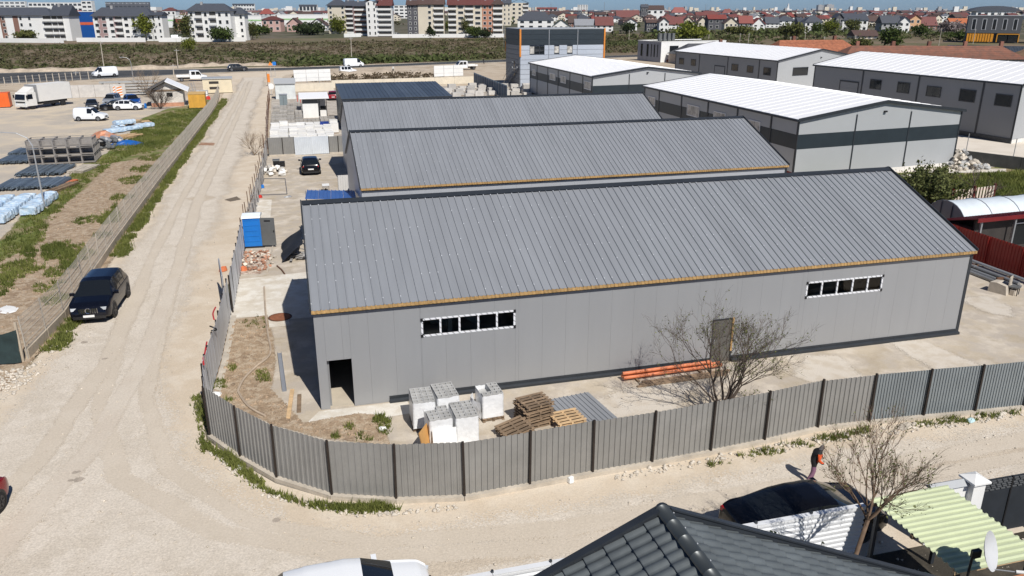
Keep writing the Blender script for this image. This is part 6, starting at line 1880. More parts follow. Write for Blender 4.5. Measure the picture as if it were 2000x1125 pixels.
for (ya, yb, wd, n) in ((38.2, 40.4, .9, 150), (40.8, 42.6, .8, 120), (53.5, 56.5, 1.0, 170), (56.5, 60, .7, 110), (60, 66, .85, 330), (66, 74, .75, 330), (74, 84, .8, 380), (84, 97, .85, 420), (97, 115, 1.0, 520), (115, 135, 1.1, 520), (135, 152, 1.2, 380)):
    x0 = -12.25 if ya > 50 else -12.2
    FWP.append(([(x0, ya), (x0 + wd * .8, ya), (x0 + wd * 1.1, (ya + yb) / 2), (x0 + wd * .7, yb), (x0, yb)], n))
for (u, v, rr, n) in ((170, 430, 1.0, 70), (150, 500, 1.1, 110), (128, 490, 1.3, 110), (118, 530, .9, 90), (260, 352, 1.4, 160), (215, 430, .9, 70), (285, 330, 1.5, 160), (240, 385, 1.0, 80), (95, 560, .8, 50), (108, 585, .7, 50), (300, 308, 1.6, 140), (200, 460, .7, 40)):
    q = site(u, v); FWP.append(([(q.x + math.cos(a_) * rr, q.y + math.sin(a_) * rr * 1.4) for a_ in (0, .9, 1.8, 2.7, 3.6, 4.5, 5.4)], n))
weeds('fence_weeds', 'green weeds along both sides of the mesh fence and its plinth', FWP, M_LEAF['weed'], 5, (.10, .36), .055, 8, .45)
weeds('bank_weeds', 'dense green weeds on the bank between the depot and the mesh fence', [
    (ST((-40, 560), (0, 480), (50, 425), (100, 390), (120, 355), (170, 330), (215, 300), (250, 265), (270, 240), (330, 220), (370, 212), (400, 215), (380, 245), (335, 275), (300, 290), (240, 310), (180, 350), (130, 400), (95, 440), (85, 470), (30, 500)), 3300),
    (ST((270, 255), (330, 250), (340, 280), (290, 300), (250, 300)), 700),
    (ST((85, 480), (135, 470), (140, 500), (90, 510), (80, 495)), 260), (ST((0, 520), (60, 505), (95, 520), (40, 545), (0, 545)), 240), (ST((45, 480), (75, 490), (65, 505), (40, 500)), 120), (ST((0, 545), (30, 540), (20, 570), (0, 580)), 90), (ST((190, 430), (225, 400), (235, 425), (205, 440)), 160), (ST((120, 490), (150, 500), (140, 530), (118, 520)), 110)], M_LEAF['weed'], 6, (.10, .38), .06, 9, .8)
weeds('meadow_grass', 'green meadow grass behind the grey warehouses on the right', [
    (ST((1745, 352), (1860, 345), (2000, 335), (2060, 345), (2060, 395), (1900, 395), (1800, 400), (1760, 375)), 4200)], M_LEAF['weed'], 7, (.2, .5), .12, 5, .4)
def scrub(name, label, poly, n, seed, hmin, hmax, per=16, greenf=.45):
    rng = np.random.default_rng(seed)
    P = scatter(poly, n, rng, .35, 60.0)
    g_ = np.sin(P[:, 0] * .021 + 1.3) * np.sin(P[:, 1] * .03 + .4) + .6 * np.sin(P[:, 0] * .063 + P[:, 1] * .05) + rng.normal(size=n) * .5
    gt = np.clip(greenf + .3 * g_, 0, 1)
    s = rng.uniform(hmin, hmax, n) * np.clip(.6 + .6 * rng.random(n) ** 2 + .2 * g_, .5, 1.6)
    k = np.repeat(np.arange(n), per); N = len(k)
    Q = rng.normal(size=(N, 3)) * np.array([.55, .55, .28]); Q[:, 2] = np.abs(Q[:, 2]) + .1
    C = Q * s[k][:, None]; C[:, :2] += P[k]
    tint = np.clip(gt[k] + rng.normal(size=N) * .14, 0, 1)
    V, F = quads_at(C, s[k] * rng.uniform(.3, .6, N), rng, .2)
    o = ob(name, np_mesh(name, V, F, tint_mat('scrub_leaf', (.135, .10, .066), (.085, .11, .034), trans=.25), attr=np.repeat(tint, 4)))
    o['label'] = label; return stuff(o)
scrub('scrub', 'brown and green scrub covering the waste field beyond the main road', ST((-300, 150), (0, 137), (250, 131), (540, 127), (700, 122), (950, 113), (1110, 108), (1240, 103), (1420, 98), (1500, 84), (1300, 72), (1180, 68), (1000, 76), (800, 80), (500, 86), (200, 88), (-300, 92)), 7500, 12, .5, 1.5, 13, .44)
scrub('roadside_scrub', 'dry low scrub along the verge of the main road', ST((560, 152), (640, 148), (760, 143), (860, 146), (880, 152), (700, 160), (600, 160)), 260, 13, .5, 1.2, 14, .1)
scrub('roadside_scrub', 'green scrub strip along the far edge of the main road', ST((560, 131), (700, 126), (950, 115), (1110, 109), (1110, 106), (950, 111), (700, 120), (560, 126)), 500, 14, .8, 1.9, 14, .6)

def clods(name, label, regions, m, seed, smin, smax):
    rng = np.random.default_rng(seed); VV = []; FF = []; off = 0
    base = np.array([(1, 0, 0), (-.5, .87, 0), (-.5, -.87, 0), (.3, .2, .8), (-.6, .1, .6), (.1, -.7, .55)]); fc = np.array([(0, 1, 3), (1, 4, 3), (1, 2, 4), (2, 5, 4), (2, 0, 5), (0, 3, 5), (3, 4, 5)])
    for poly, n in regions:
        P = scatter(poly, n, rng, .4, 2.0); s_ = rng.uniform(smin, smax, n) * rng.uniform(.4, 1.2, n) ** 1.5; a_ = rng.uniform(0, 6.28, n)
        c_, s2 = np.cos(a_), np.sin(a_); B = np.repeat(base[None], n, 0) * rng.uniform(.7, 1.3, (n, 6, 1))
        X = B[:, :, 0] * c_[:, None] - B[:, :, 1] * s2[:, None]; Y = B[:, :, 0] * s2[:, None] + B[:, :, 1] * c_[:, None]
        V = np.stack([X * s_[:, None] + P[:, :1], Y * s_[:, None] + P[:, 1:2], B[:, :, 2] * s_[:, None]], 2).reshape(-1, 3)
        F = (fc[None] + (np.arange(n) * 6)[:, None, None]).reshape(-1, 3)
        VV.append(V); FF.append(F + off); off += len(V)
    o = ob(name, np_mesh(name, np.concatenate(VV), np.concatenate(FF), m)); o['label'] = label; return stuff(o)
clods('soil_clods', 'clods of earth scattered over the soil bank and the bare bed', [
    (ST((0, 520), (85, 478), (105, 430), (170, 375), (225, 325), (300, 305), (330, 300), (300, 360), (245, 435), (135, 618), (57, 690), (0, 700)), 2600), (ST((455, 630), (520, 620), (532, 700), (527, 760), (590, 828), (740, 815), (755, 865), (640, 855), (530, 828), (430, 765)), 900)], mat('clod_earth', (.30, .22, .15), .95, var=.4, vs=.8), 31, .03, .09)
clods('verge_stones', 'loose pale stones along the foot of the front fence and road edges', [
    (ST((1200, 925), (1400, 890), (1600, 850), (1999, 800), (1999, 815), (1600, 870), (1400, 905), (1200, 940)), 420), (ST((410, 870), (520, 958), (700, 1000), (900, 985), (900, 995), (700, 1012), (510, 968), (400, 880)), 260), (ST((0, 725), (60, 715), (75, 735), (0, 790)), 260), (ST((60, 715), (130, 650), (138, 655), (75, 730)), 60)], mat('verge_stone', (.52, .47, .40), .95, var=.3, vs=3), 32, .03, .10)

clods('road_pebbles', 'loose pebbles scattered over the gravel road', [
    ([(-14, 12), (10, 13), (34, 16), (34, 21), (4, 20.8), (-3.4, 24.5), (-5.4, 30), (-5.4, 60), (-11.6, 60), (-11.5, 38), (-20, 33), (-20, 14)], 2600)], mat('road_pebble', (.50, .445, .37), .95, var=.35, vs=4), 33, .02, .055)
m_dk = ground_mat('oil_spot', [(0.33, 0.285, 0.235), (.42, .36, .30)], [3.0], soft=True, speck=.3)
for i, (u, v, r_) in enumerate(((148, 922, .09), (152, 936, .13), (138, 938, .07), (205, 700, .08), (165, 668, .12), (540, 1015, .09))):
    q = site(u, v); patch('oil_spot', [(q.x + math.cos(a_) * r_ * random.uniform(.7, 1.4), q.y + math.sin(a_) * r_ * .8) for a_ in (0, 1, 2, 3.1, 4.2, 5.2)], -.0035 + .0001 * i, m_dk, soft=.12, inner=.02)
# ------------------------------------------------------------------ mesh fence and depot
def wire_panel(l, h):
    mb = MB(); n = int(l / .1)
    for i in range(n + 1): mb.box(i * l / n - .006, i * l / n + .006, -.005, .005, 0, h)
    for k in range(8):
        z = h * k / 7; mb.box(0, l, -.006, .006, z - .005, z + .005)
    for k in (1, 3, 5):
        z = h * k / 7; mb.prism([(-.02, z), (0, z + .016), (.02, z), (0, z - .016)], 0, l, 'x')
    return mb
m_wire = mat('galvanised_wire', (.40, .365, .315), .7, .1, var=.1)
m_plinth = mat('plinth_concrete', (.44, .375, .29), .95, var=.2, vs=1.2, bump=.4)
MF = [(-12.7, 37.6), (-12.3, 42.5), (-12.5, 56.5), (-12.5, 76.5), (-12.35, 99), (-12.2, 125), (-12.3, 140), (-13.1, 158)]
t = thing('mesh_fence', 'long wire mesh fence on a concrete plinth along the left side of the gravel road', 'fence')
PM = wire_panel(2.44, 1.55).mesh('wire_panel', m_wire)
acc = []
for a, b in zip(MF[:-1], MF[1:]):
    a = Vector((*a, 0)); b = Vector((*b, 0)); n = int(round((b - a).length / 2.5))
    for j in range(n):
        p, q = a.lerp(b, j / n), a.lerp(b, (j + 1) / n); d = q - p; rz = math.atan2(d.y, d.x)
        ob('wire_panel', PM, t, p + Vector((0, 0, .5)), 0, (d.length / 2.5, 1, 1), (random.uniform(-.03, .03), 0, rz))
        bx('post', m_wire, t, (p.x, p.y, 1.03), (.05, .05, 2.06), 0, (random.uniform(-.02, .02), random.uniform(-.03, .03), 0))
        bx('plinth_slab', m_plinth, t, ((p.x + q.x) / 2, (p.y + q.y) / 2, .22), (round(d.length - .01, 1), .16, .46), rz)
t = thing('net_gate', 'dark green shade net stretched over a fence at the lower left', 'net fence', (-12.8, 37.2, 0), R(178))
mb = MB(); nx, nz = 22, 8
for i in range(nx + 1):
    for k in range(nz + 1):
        x = 5.5 * i / nx; z = .06 + 1.5 * k / nz * (1 - .12 * math.sin(math.pi * min(1, x / 2.6)) * (k / nz))
        mb.v.append((x, .06 * math.sin(x * 3 + k * .8) + .04 * math.sin(x * 7.1 - k) + .1 * (1 - k / nz), z))
for i in range(nx):
    for k in range(nz): mb.f.append((i * (nz + 1) + k, (i + 1) * (nz + 1) + k, (i + 1) * (nz + 1) + k + 1, i * (nz + 1) + k + 1))
mb.build('net', mat('dark_green_net', (.018, .035, .036), .9, var=.25, vs=2), t, True)
for x in (0, 2.7, 5.4): bx('post', m_plinth, t, (x, -.1, .95), (.1, .1, 1.9))
litter(14, 605, 1.0, 1.5, 'crumpled white plastic sheet on the soil bank at the left edge', h=.05)

# steel stacking cages
m_cage = mat('cage_steel', (.33, .31, .29), .6, .4, var=.15, vs=3)
def cage_meshes():
    w, d, h, r = 1.16, 1.3, .82, .05
    fr = MB()
    for x in (0, w):
        for y_ in (0, d): fr.box(x - r / 2, x + r / 2, y_ - r / 2, y_ + r / 2, 0, h)
    for z in (.1, h - .03):
        for y_ in (0, d): fr.box(0, w, y_ - r / 2, y_ + r / 2, z - r / 2, z + r / 2)
        for x in (0, w): fr.box(x - r / 2, x + r / 2, 0, d, z - r / 2, z + r / 2)
    bars = MB()
    for i in range(1, 6):
        for x in (0, w): bars.box(x - .012, x + .012, d * i / 6 - .035, d * i / 6 + .035, .1, h - .03)
    return fr.mesh('frame', m_cage), bars.mesh('side_bars', m_cage), MB().box(.03, w - .03, .03, d - .03, .09, .13).mesh('floor_plate', mat('cage_floor', (.20, .185, .17), .8)), MB().box(.03, w - .03, d - .04, d - .02, .13, h * .8).mesh('back_plate', m_cage)
CG = cage_meshes()
cb = site(58, 324); cr = R(3)
for lev in range(3):
    for row in range(3 if lev < 2 else 2):
        for c_ in range(5):
            if lev < 2 and row > 0 and c_ < 4: continue
            x = c_ * 1.22; y_ = row * 1.4; q = Matrix.Rotation(cr, 3, 'Z') @ Vector((x, y_, 0))
            t = thing('stacking_cage', 'grey steel stacking cage, %s from the left in the %s tier, %s row' % (ORD[c_], ('bottom', 'middle', 'top')[lev], ('front', 'second', 'rear')[row]), 'cage', (cb.x + q.x, cb.y + q.y, lev * .84), cr, 'stacked steel cages in the depot')
            for nm, me in zip(('frame', 'side_bars', 'floor_plate', 'back_plate'), CG): ob(nm, me, t)

m_bpipe = mat('blue_grey_pipe', (.13, .165, .20), .4, .3, var=.25, rnd=.45)
PIPE_ME = {}
def pipe_pile(u, v, nw, layers, L, rz, label, r=.042):
    p = site(u, v); t = thing('pipe_pile', label, 'steel pipes', (p.x, p.y, 0), rz)
    if (L, r) not in PIPE_ME: PIPE_ME[(L, r)] = MB().tube([(0, 0, 0), (0, L, 0)], r, 7).mesh('pipe', m_bpipe)
    for k in range(layers):
        for i in range(nw - k):
            ob('pipe', PIPE_ME[(L, r)], t, ((i + k * .5) * r * 2.25, random.uniform(-.35, .35), .12 + r + k * r * 1.9))
    for y_ in (.6, L - .6): bx('bearer', m_wood, t, (nw * r * 1.1, y_, .055), (nw * r * 2.3, .12, .11))
pipe_pile(30, 346, 44, 3, 4.4, R(-3), 'wide pile of blue-grey pipes right in front of the cages')
pipe_pile(-12, 374, 56, 3, 4.0, R(-3), 'long low pile of blue-grey pipes behind the blue wrapped packs')
pipe_pile(-10, 322, 36, 3, 3.8, R(-3), 'pile of blue-grey pipes at the left edge beside the cages')
pipe_pile(15, 305, 24, 3, 3.4, R(-3), 'small pile of blue-grey pipes behind the cages at the left')

m_wrap = mat('blue_white_film', (.66, .73, .78), .35, var=.25, vs=2.6, bump=.9, bs=4, dist=.08, col2=(.30, .47, .66))
def wrapped_pack(p, rz, w, L, h, label, group, name='wrapped_pack'):
    t = thing(name, label, 'wrapped pack', p, rz, group)
    mb = MB(); prof = [(-w / 2, .12), (w / 2, .12), (w / 2 + .02, h * .55), (w / 2 - .02, h - .06), (w / 2 - .08, h), (0, h + .04), (-w / 2 + .08, h), (-w / 2 + .02, h - .06), (-w / 2 - .02, h * .55)]
    n = 8; k = len(prof)
    for i in range(n + 1):
        f = 1 + .05 * math.sin(i * 2.4) * (0 < i < n) - (.06 if i in (0, n) else 0)
        for x, z in prof: mb.v.append((x * f + random.uniform(-.03, .03), L * i / n + random.uniform(-.04, .04), .12 + (z - .12) * f * random.uniform(.93, 1.05)))
    for i in range(n):
        for j in range(k): mb.f.append((i * k + j, i * k + (j + 1) % k, (i + 1) * k + (j + 1) % k, (i + 1) * k + j))
    mb.f.append(tuple(range(k))[::-1]); mb.f.append(tuple(n * k + j for j in range(k)))
    mb.build('film', m_wrap, t)
    for y_ in (.3, L / 2, L - .3): bx('bearer', m_wood, t, (0, y_, .06), (w, .1, .12))
    return t
lines = [((52, 405), (66, 390)), ((25, 408), (40, 392)), ((3, 410), (12, 395))]
k = 0
base = site(53, 402)
for c_ in range(4):
    for r_ in range(4):
        if c_ == 0 and r_ == 3: continue
        wrapped_pack((base.x + 1.1 - c_ * 1.5, base.y + .2 - r_ * 2.05 - c_ * .2, 0), R(-6), 1.15, 1.9, .7, 'blue-white wrapped pack at left edge, %s from right, %s row from back' % (ORD[c_], ORD[r_]), 'film-wrapped packs at the left edge')
p = site(205, 262)
for i, (dx, dy, dz, rz_) in enumerate(((0, 0, 0, -50), (1.6, 2.0, 0, -52), (.4, 3.4, 0, -48), (2.8, 4.2, 0, -50), (1.0, 1.6, .8, -50))):
    wrapped_pack((p.x + dx, p.y + dy, dz), R(rz_), 1.1, 2.6, .6, 'light blue film-wrapped pack beyond the cages, ' + ('nearest the cages', 'in the middle of the front', 'at the back left', 'farthest right', 'lying on top of the others')[i], 'film-wrapped packs beyond the cages')

def board_pile(u, v, rz, L, w, n, label, m, spread=.0, hh=.08, name='timber_pile'):
    p = site(u, v); t = thing(name, label, 'timber', (p.x, p.y, 0), rz)
    for k in range(n):
        for j in range(w): bx('board', m, t, (j * .27 + random.uniform(-spread, spread), random.uniform(-spread, spread) * 3, .06 + k * hh), (.24, L, hh - .015), random.uniform(-spread, spread))
    return t
board_pile(248, 250, R(-20), 2.6, 6, 12, 'tall stack of fresh yellow timber beyond the blue packs', m_woodl, .04)
board_pile(263, 244, R(-60), 3.4, 5, 6, 'sloping heap of yellow timber beside the tall timber stack', m_woodl, .12)
board_pile(243, 268, R(-40), 2.6, 6, 4, 'scattered pale timber offcuts in front of the timber stack', m_woodl, .25)
board_pile(150, 332, R(-12), 3.6, 6, 3, 'pile of pale grey boards at the right foot of the cages', m_kerb, .03)
board_pile(118, 368, R(-18), 3.8, 3, 3, 'narrow pile of brown planks behind the lamp post', m_wood, .06)
board_pile(128, 360, R(-16), 3.2, 2, 2, 'two orange-painted beams lying behind the lamp post', m_opvc, .05)
p = site(247, 282); t = thing('tarpaulin', 'bright blue tarpaulin spread on the weeds', 'tarpaulin', p, R(10))
def cloth(t, w, d, h, m, seed):
    rd = random.Random(seed); mb = MB(); n = 8
    for i in range(n + 1):
        for j in range(n + 1): mb.v.append(((i / n - .5) * w + rd.uniform(-.1, .1), (j / n - .5) * d + rd.uniform(-.1, .1), max(.03, h * (math.sin(math.pi * i / n) * math.sin(math.pi * j / n)) + rd.uniform(-.1, .1) * h)))
    for i in range(n):
        for j in range(n): mb.f.append((i * (n + 1) + j, (i + 1) * (n + 1) + j, (i + 1) * (n + 1) + j + 1, i * (n + 1) + j + 1))
    mb.build('cloth', m, t)
cloth(t, 3.6, 2.0, .5, mat('blue_tarp', (.012, .10, .36), .4, var=.2), 1)
p = site(203, 268); t = thing('tarpaulin', 'orange and grey tarpaulin over goods beyond the cages', 'tarpaulin', p, R(-10)); cloth(t, 3.4, 2.0, .9, mat('orange_tarp', (.50, .16, .05), .5, var=.4, col2=(.3, .27, .25)), 2)
heap('bag_heap', 212, 282, 2.2, 1.6, .9, [m_galv, m_stone, m_greyp], 30, 'heap of grey bags and scrap beside the blue tarpaulin', 'scrap', .4, .9)
heap('bag_heap', 190, 292, 1.6, 1.4, .8, [m_greyp, m_black], 18, 'dark machine scrap at the right end of the cages', 'scrap', .5, 1.0)

def lamp_post(u, v, h, reach, rz, label, m=None):
    p = site(u, v); t = thing('lamp_post', label, 'lamp post', p, rz)
    MB().tube([(0, 0, 0), (0, 0, h * .5), (0, 0, h * .82)], [.075, .06, .05], 8).build('pole', m or m_galv, t)
    MB().tube([(0, 0, h * .82), (-reach * .12, 0, h * .92), (-reach * .45, 0, h * .985), (-reach, 0, h)], [.05, .045, .04, .035], 8).build('arm', m or m_galv, t)
    MB().cbox((-reach - .25, 0, h), (.6, .2, .1)).build('lamp_head', m_galv, t); MB().lathe([(.2, 0), (.2, .12), (.1, .16)], n=8).build('base', m_kerb, t)
lamp_post(88, 408, 6.1, 2.2, R(-6), 'grey lamp post with a curved arm standing in the weeds at the left')
lamp_post(263, 172, 6.0, 1.4, R(0), 'thin grey lamp post standing behind the parked cars')
def pole(u, v, hpx, label, m=None, r=.14):
    p = site(u, v); k = (p - Vector((0, 0, HCAM))).dot(FW) / FPX; t = thing('utility_pole', label, 'pole', p)
    MB().tube([(0, 0, 0), (.15, 0, hpx * k)], [r, r * .7], 7).build('shaft', m or m_kerb, t); bx('crossarm', m_galv, t, (.15, 0, hpx * k - .4), (1.2, .1, .1))
for (u, v, h, lab) in ((203, 131, 48, 'concrete utility pole above the white van on the main road'), (348, 133, 36, 'concrete utility pole left of the junction in the scrub'), (340, 152, 26, 'short concrete pole beside the flatbed truck'), (687, 117, 42, 'concrete utility pole above the right white van'), (148, 147, 8, 'short post on the roadside fence left of the white van'), (1228, 80, 20, 'concrete utility pole right of the tower hall'), (1384, 78, 20, 'concrete pole behind the broad bright tree'), (1444, 86, 20, 'left one of the two concrete poles behind the plain hall'), (1461, 86, 20, 'right one of the two concrete poles behind the plain hall'), (1570, 92, 28, 'thin pole before the slate long house'), (1607, 96, 24, 'thin white pole over the terracotta roof'), (1666, 104, 34, 'leaning concrete pole between the terracotta roofs'), (1833, 90, 32, 'concrete pole above the long terracotta roof'), (1900, 86, 28, 'lamp pole before the modern orange building'), (1542, 92, 20, 'pole at the left part of the slate long house')):
    pole(u, v, h, lab)

# hut, orange container, cream hut
p = site(297, 209); t = thing('hut', 'small white gabled hut with a pale roof near the end of the gravel road', 'hut', (p.x, p.y, 0), R(4))
m_hut = mat('stained_white_wall', (.58, .55, .50), .9, var=.35, vs=.8)
MB().prism([(0, 0), (4.9, 0), (4.9, 2.5), (2.45, 3.8), (0, 2.5)], 0, 6, 'y').build('wall', m_hut, t)
for s in (0, 1):
    MB().prism([(2.45, 3.95), (2.45, 4.08), (-.95, 2.35), (-.95, 2.22)] if s == 0 else [(2.45, 3.95), (5.75, 2.3), (5.75, 2.43), (2.45, 4.08)], -.7, 6.4, 'y').build('roof_slope', mat('hut_roof_dark', (.10, .09, .08), .8, var=.3) if s == 0 else m_wroof, t)
bx('window', m_gl, t, (2.9, -.03, 1.9), (.9, .08, .6)); bx('brick_base', m_brick, t, (2.45, -.05, .3), (4.92, .12, .6)); bx('gable_board', m_wood, t, (2.45, -.03, 2.55), (4.6, .06, .3))
p = site(370, 213); t = thing('container', 'orange-yellow site container beside the mesh fence', 'container', (p.x, p.y, 0), R(2))
m_ocon = mat('orange_container', (.62, .33, .05), .55, var=.1, rnd=.05)
for i in range(8): bx('wall_panel', m_ocon, t, (.16 + i * .315, .02 + .02 * (i % 2), 1.2), (.31, .06, 2.1))
bx('body', m_ocon, t, (1.26, 1.9, 1.2), (2.46, 3.6, 2.1)); bx('roof', mat('container_roof', (.55, .36, .14), .7), t, (1.26, 1.85, 2.3), (2.56, 3.8, .12)); bx('base_frame', m_trim, t, (1.26, 1.85, .09), (2.5, 3.7, .16))
p = site(398, 183); t = thing('hut', 'cream flat-roofed hut with two slot windows by the junction', 'hut', (p.x, p.y, 0), R(3))
m_cream = mat('cream_wall', (.66, .58, .42), .8, var=.06)
bx('wall', m_cream, t, (2.6, 1.6, 1.35), (5.2, 3.2, 2.5)); bx('roof', m_lwall, t, (2.6, 1.6, 2.72), (5.5, 3.5, .22)); bx('base_frame', m_anth, t, (2.6, 1.6, .06), (5.1, 3.1, .12))
for z in (1.0, 2.0): bx('slot_window', m_dkwall, t, (2.0, -.03, z), (1.7, .08, .42))
p = site(384, 193); t = thing('tank', 'white plastic tank cage behind the orange container', 'tank', (p.x, p.y, 0))
bx('tank_body', m_white, t, (1.0, .6, .75), (1.9, 1.1, 1.3)); 
for x in (.05, .7, 1.35, 1.95): bx('cage_bar', m_galv, t, (x, .03, .75), (.05, .05, 1.45))
for z in (.2, .75, 1.4): bx('cage_bar', m_galv, t, (1.0, .02, z), (2.0, .05, .05))
for i, (u, v) in enumerate(((375, 190), (381, 188))):
    p = site(u, v); t = thing('leaning_rack', ('left' if i == 0 else 'right') + ' steel frame leaning beside the orange container', 'frame', p, R(70))
    for x in (0, .9): MB().beam((x, 0, 0), (x, .4, 2.4), .06, .06).build('upright', m_galv, t)
    for z in (.5, 1.2, 1.9): MB().beam((0, z * .166, z), (.9, z * .166, z), .05, .05).build('rung', m_galv, t)
litter(407, 194, 1.0, .8, 'red plastic drum lying by the mesh fence', mat('red_plastic', (.5, .03, .02), .5), h=.6)
litter(284, 211, .5, .5, 'blue barrel standing in front of the bare shrub', m_blue, h=.8)
# stacked concrete elements, low wall, chevron boards
p = site(196, 188); t = thing('slab_stack', 'stack of grey concrete slabs with dark gaps at the back of the depot', 'slab stack', (p.x, p.y, 0), R(6))
for k in range(5): bx('slab', m_blk, t, (5.0, .8, .28 + k * .52), (9.8 - .2 * (k % 2), 1.6, .26)); 
for k in range(4):
    for x in (.6, 3.4, 6.4, 9.2): bx('spacer', m_wood, t, (x, .8, .54 + k * .52), (.2, 1.4, .22))
p = site(126, 192); t = thing('concrete_wall', 'low pale concrete wall at the back of the depot', 'wall', (p.x, p.y, 0), R(6))
for i in range(4): bx('wall_section', mat('pale_wall_concrete', (.52, .50, .47), .9, var=.12), t, (1.2 + i * 2.55, 0, 1.1), (2.5, .3, 2.2))
m_chev = mat('chevron_orange', (.70, .22, .03), .6)
for i, u in enumerate((226, 236)):
    p = site(u, 194); t = thing('warning_board', ('narrow orange' if i == 0 else 'orange and white striped') + ' warning board behind the depot cars', 'sign', p)
    bx('board', m_white, t, (0, 0, 1.3), (.35 if i == 0 else .9, .06, 1.8)); bx('post', m_galv, t, (0, .06, .5), (.06, .06, 1.0))
    for k in range(4): MB().prism([(-.17 if i == 0 else -.44, .5 + k * .44), (.17 if i == 0 else .44, .72 + k * .44), (.17 if i == 0 else .44, .94 + k * .44), (-.17 if i == 0 else -.44, .72 + k * .44)], -.04, -.032, 'y').build('stripe', m_chev, t)
p = site(-6, 211); t = thing('container', 'bright orange container at the left edge behind the truck', 'container', (p.x, p.y, 0), R(8))
bx('body', mat('vivid_orange', (.72, .13, .02), .5), t, (.9, 1.2, 1.2), (2.0, 2.4, 2.2)); bx('base', m_trim, t, (.9, 1.2, .06), (2.0, 2.4, .12)); 
for k in range(4): bx('rib', mat('vivid_orange', (.72, .13, .02), .5), t, (.2 + k * .5, -.03, 1.2), (.08, .06, 2.1))
# roadside wire fence along the main road
t = thing('wire_fence', 'thin wire fence with concrete posts below the main road at the left', 'fence')
q = [site(u, v) for u, v in ((-20, 172), (25, 166), (66, 163), (105, 160), (142, 158), (190, 155))]
for a, b in zip(q[:-1], q[1:]):
    for j in range(3):
        pp = a.lerp(b, j / 3); bx('post', m_kerb, t, (pp.x, pp.y, .9), (.14, .14, 1.8))
    for z in (.4, 1.0, 1.6): MB().beam(a + Vector((0, 0, z)), b + Vector((0, 0, z)), .03, .03).build('wire', m_galv, t)
# dirt ridge along the far road edge
m_ridge = mat('dirt_ridge', (.42, .35, .27), .95, var=.3, vs=.6, bump=.6, bs=3)
def ridge(name, label, pts, w, h, seed):
    rd = random.Random(seed); mb = MB(); V = [Vector(site(u, v)) for u, v in pts]; P = []
    for a, b in zip(V[:-1], V[1:]):
        n = max(2, int((b - a).length / 2.0))
        for j in range(n): P.append(a.lerp(b, j / n))
    P.append(V[-1])
    for i, p in enumerate(P):
        d = (P[min(i + 1, len(P) - 1)] - P[max(i - 1, 0)]).normalized(); nn = Vector((-d.y, d.x, 0)); hh = h * rd.uniform(.4, 1.2)
        for f, z in ((-1, -.05), (-.4, hh * .8), (.1, hh), (.5, hh * .6), (1, -.05)): mb.v.append(tuple(p + nn * w * f * rd.uniform(.8, 1.2) + Vector((0, 0, z))))
    for i in range(len(P) - 1):
        for j in range(4): mb.f.append((i * 5 + j, i * 5 + j + 1, (i + 1) * 5 + j + 1, (i + 1) * 5 + j))
    o = mb.build(name, m_ridge, None, True); structure(o); return o
ridge('earth_bank', '', [(-200, 145), (0, 141), (120, 138.6), (220, 135.5), (330, 132.5), (430, 128), (540, 127)], 2.2, .9, 3)
ridge('earth_bank', '', [(600, 148), (700, 146), (800, 143), (870, 145)], 3.0, .9, 4)

# ------------------------------------------------------------------ block maker's yard
m_wblock = mat('white_block', (.74, .73, .70), .8, var=.06, rnd=.08); m_gblock = mat('grey_block_pack', (.36, .34, .31), .95, var=.2, vs=3, rnd=.2)
wb_me = [MB().box(-.5, .5, -.5, .5, .14, .14 + h).mesh('block_body', m_wblock) for h in (.7, .9, 1.15)]
pb_me = MB().box(-.52, .52, -.5, -.38, 0, .12).box(-.52, .52, -.06, .06, 0, .12).box(-.52, .52, .38, .5, 0, .12).mesh('pallet', m_wood)
lid_me = MB().box(-.515, .515, -.515, .515, 0, .03).mesh('cover_sheet', m_wblock)
def pack(x, y_, i, rz, label, group):
    t = thing('white_block_pack', label, 'block pack', (x, y_, 0), rz, group); h = (.7, .9, 1.15)[i]
    ob('pallet', pb_me, t); ob('block_body', wb_me[i], t); ob('cover_sheet', lid_me, t, (0, 0, .14 + h + .004))
rd = random.Random(5)
for r_ in range(11):
    for c_ in range(8):
        x = -2.5 + c_ * 1.04 + rd.uniform(-.12, .12); y_ = 92.6 + r_ * 1.55 + rd.uniform(-.25, .25)
        if x > 4.4 + r_ * .05 or rd.random() < .08: continue
        if 8 <= r_ <= 9 and c_ == 6: continue
        pack(x, y_, rd.choice((0, 1, 2, 2)), rd.uniform(-.12, .12), 'white block pack behind the cross fence, %s from the left in the %s row' % (ORD[c_], ORD[r_]), 'white block packs behind the cross fence')
gb = MB()
for i in range(2):
    for j in range(3): gb.box(-.5 + i * .51, -.02 + i * .51, -.5 + j * .34, -.5 + j * .34 + .31, 0, .22)
gb_me = gb.mesh('block_course', m_gblock)
def gpack(x, y_, n, rz, label, group):
    t = thing('grey_block_pack', label, 'block pack', (x, y_, 0), rz, group); ob('pallet', pb_me, t)
    for k in range(n): ob('block_course', gb_me, t, (.02 * (k % 2), 0, .13 + k * .235))
for r_ in range(10):
    for c_ in range(6):
        x = -2.7 + c_ * 1.06 + rd.uniform(-.06, .06); y_ = 111.5 + r_ * 2.2 + rd.uniform(-.2, .2)
        if c_ >= 4 and r_ >= 1 and r_ <= 7: continue
        if r_ in (6,) and c_ < 5: continue
        gpack(x, y_, rd.choice((3, 4, 4, 5)), rd.uniform(-.05, .05), 'grey block pallet, %s from the road, %s row behind the white packs' % (ORD[c_], ORD[r_]), 'grey block pallets in the block yard')
for c_ in range(2):
    for r_ in range(2): gpack(3.7 + c_ * 1.0, 111.6 + r_ * 2.2, 4, .05, 'grey concrete block pallet by the dark shed, %s, %s' % (('left', 'right')[c_], ('in front', 'behind')[r_]), 'grey block pallets by the dark shed')
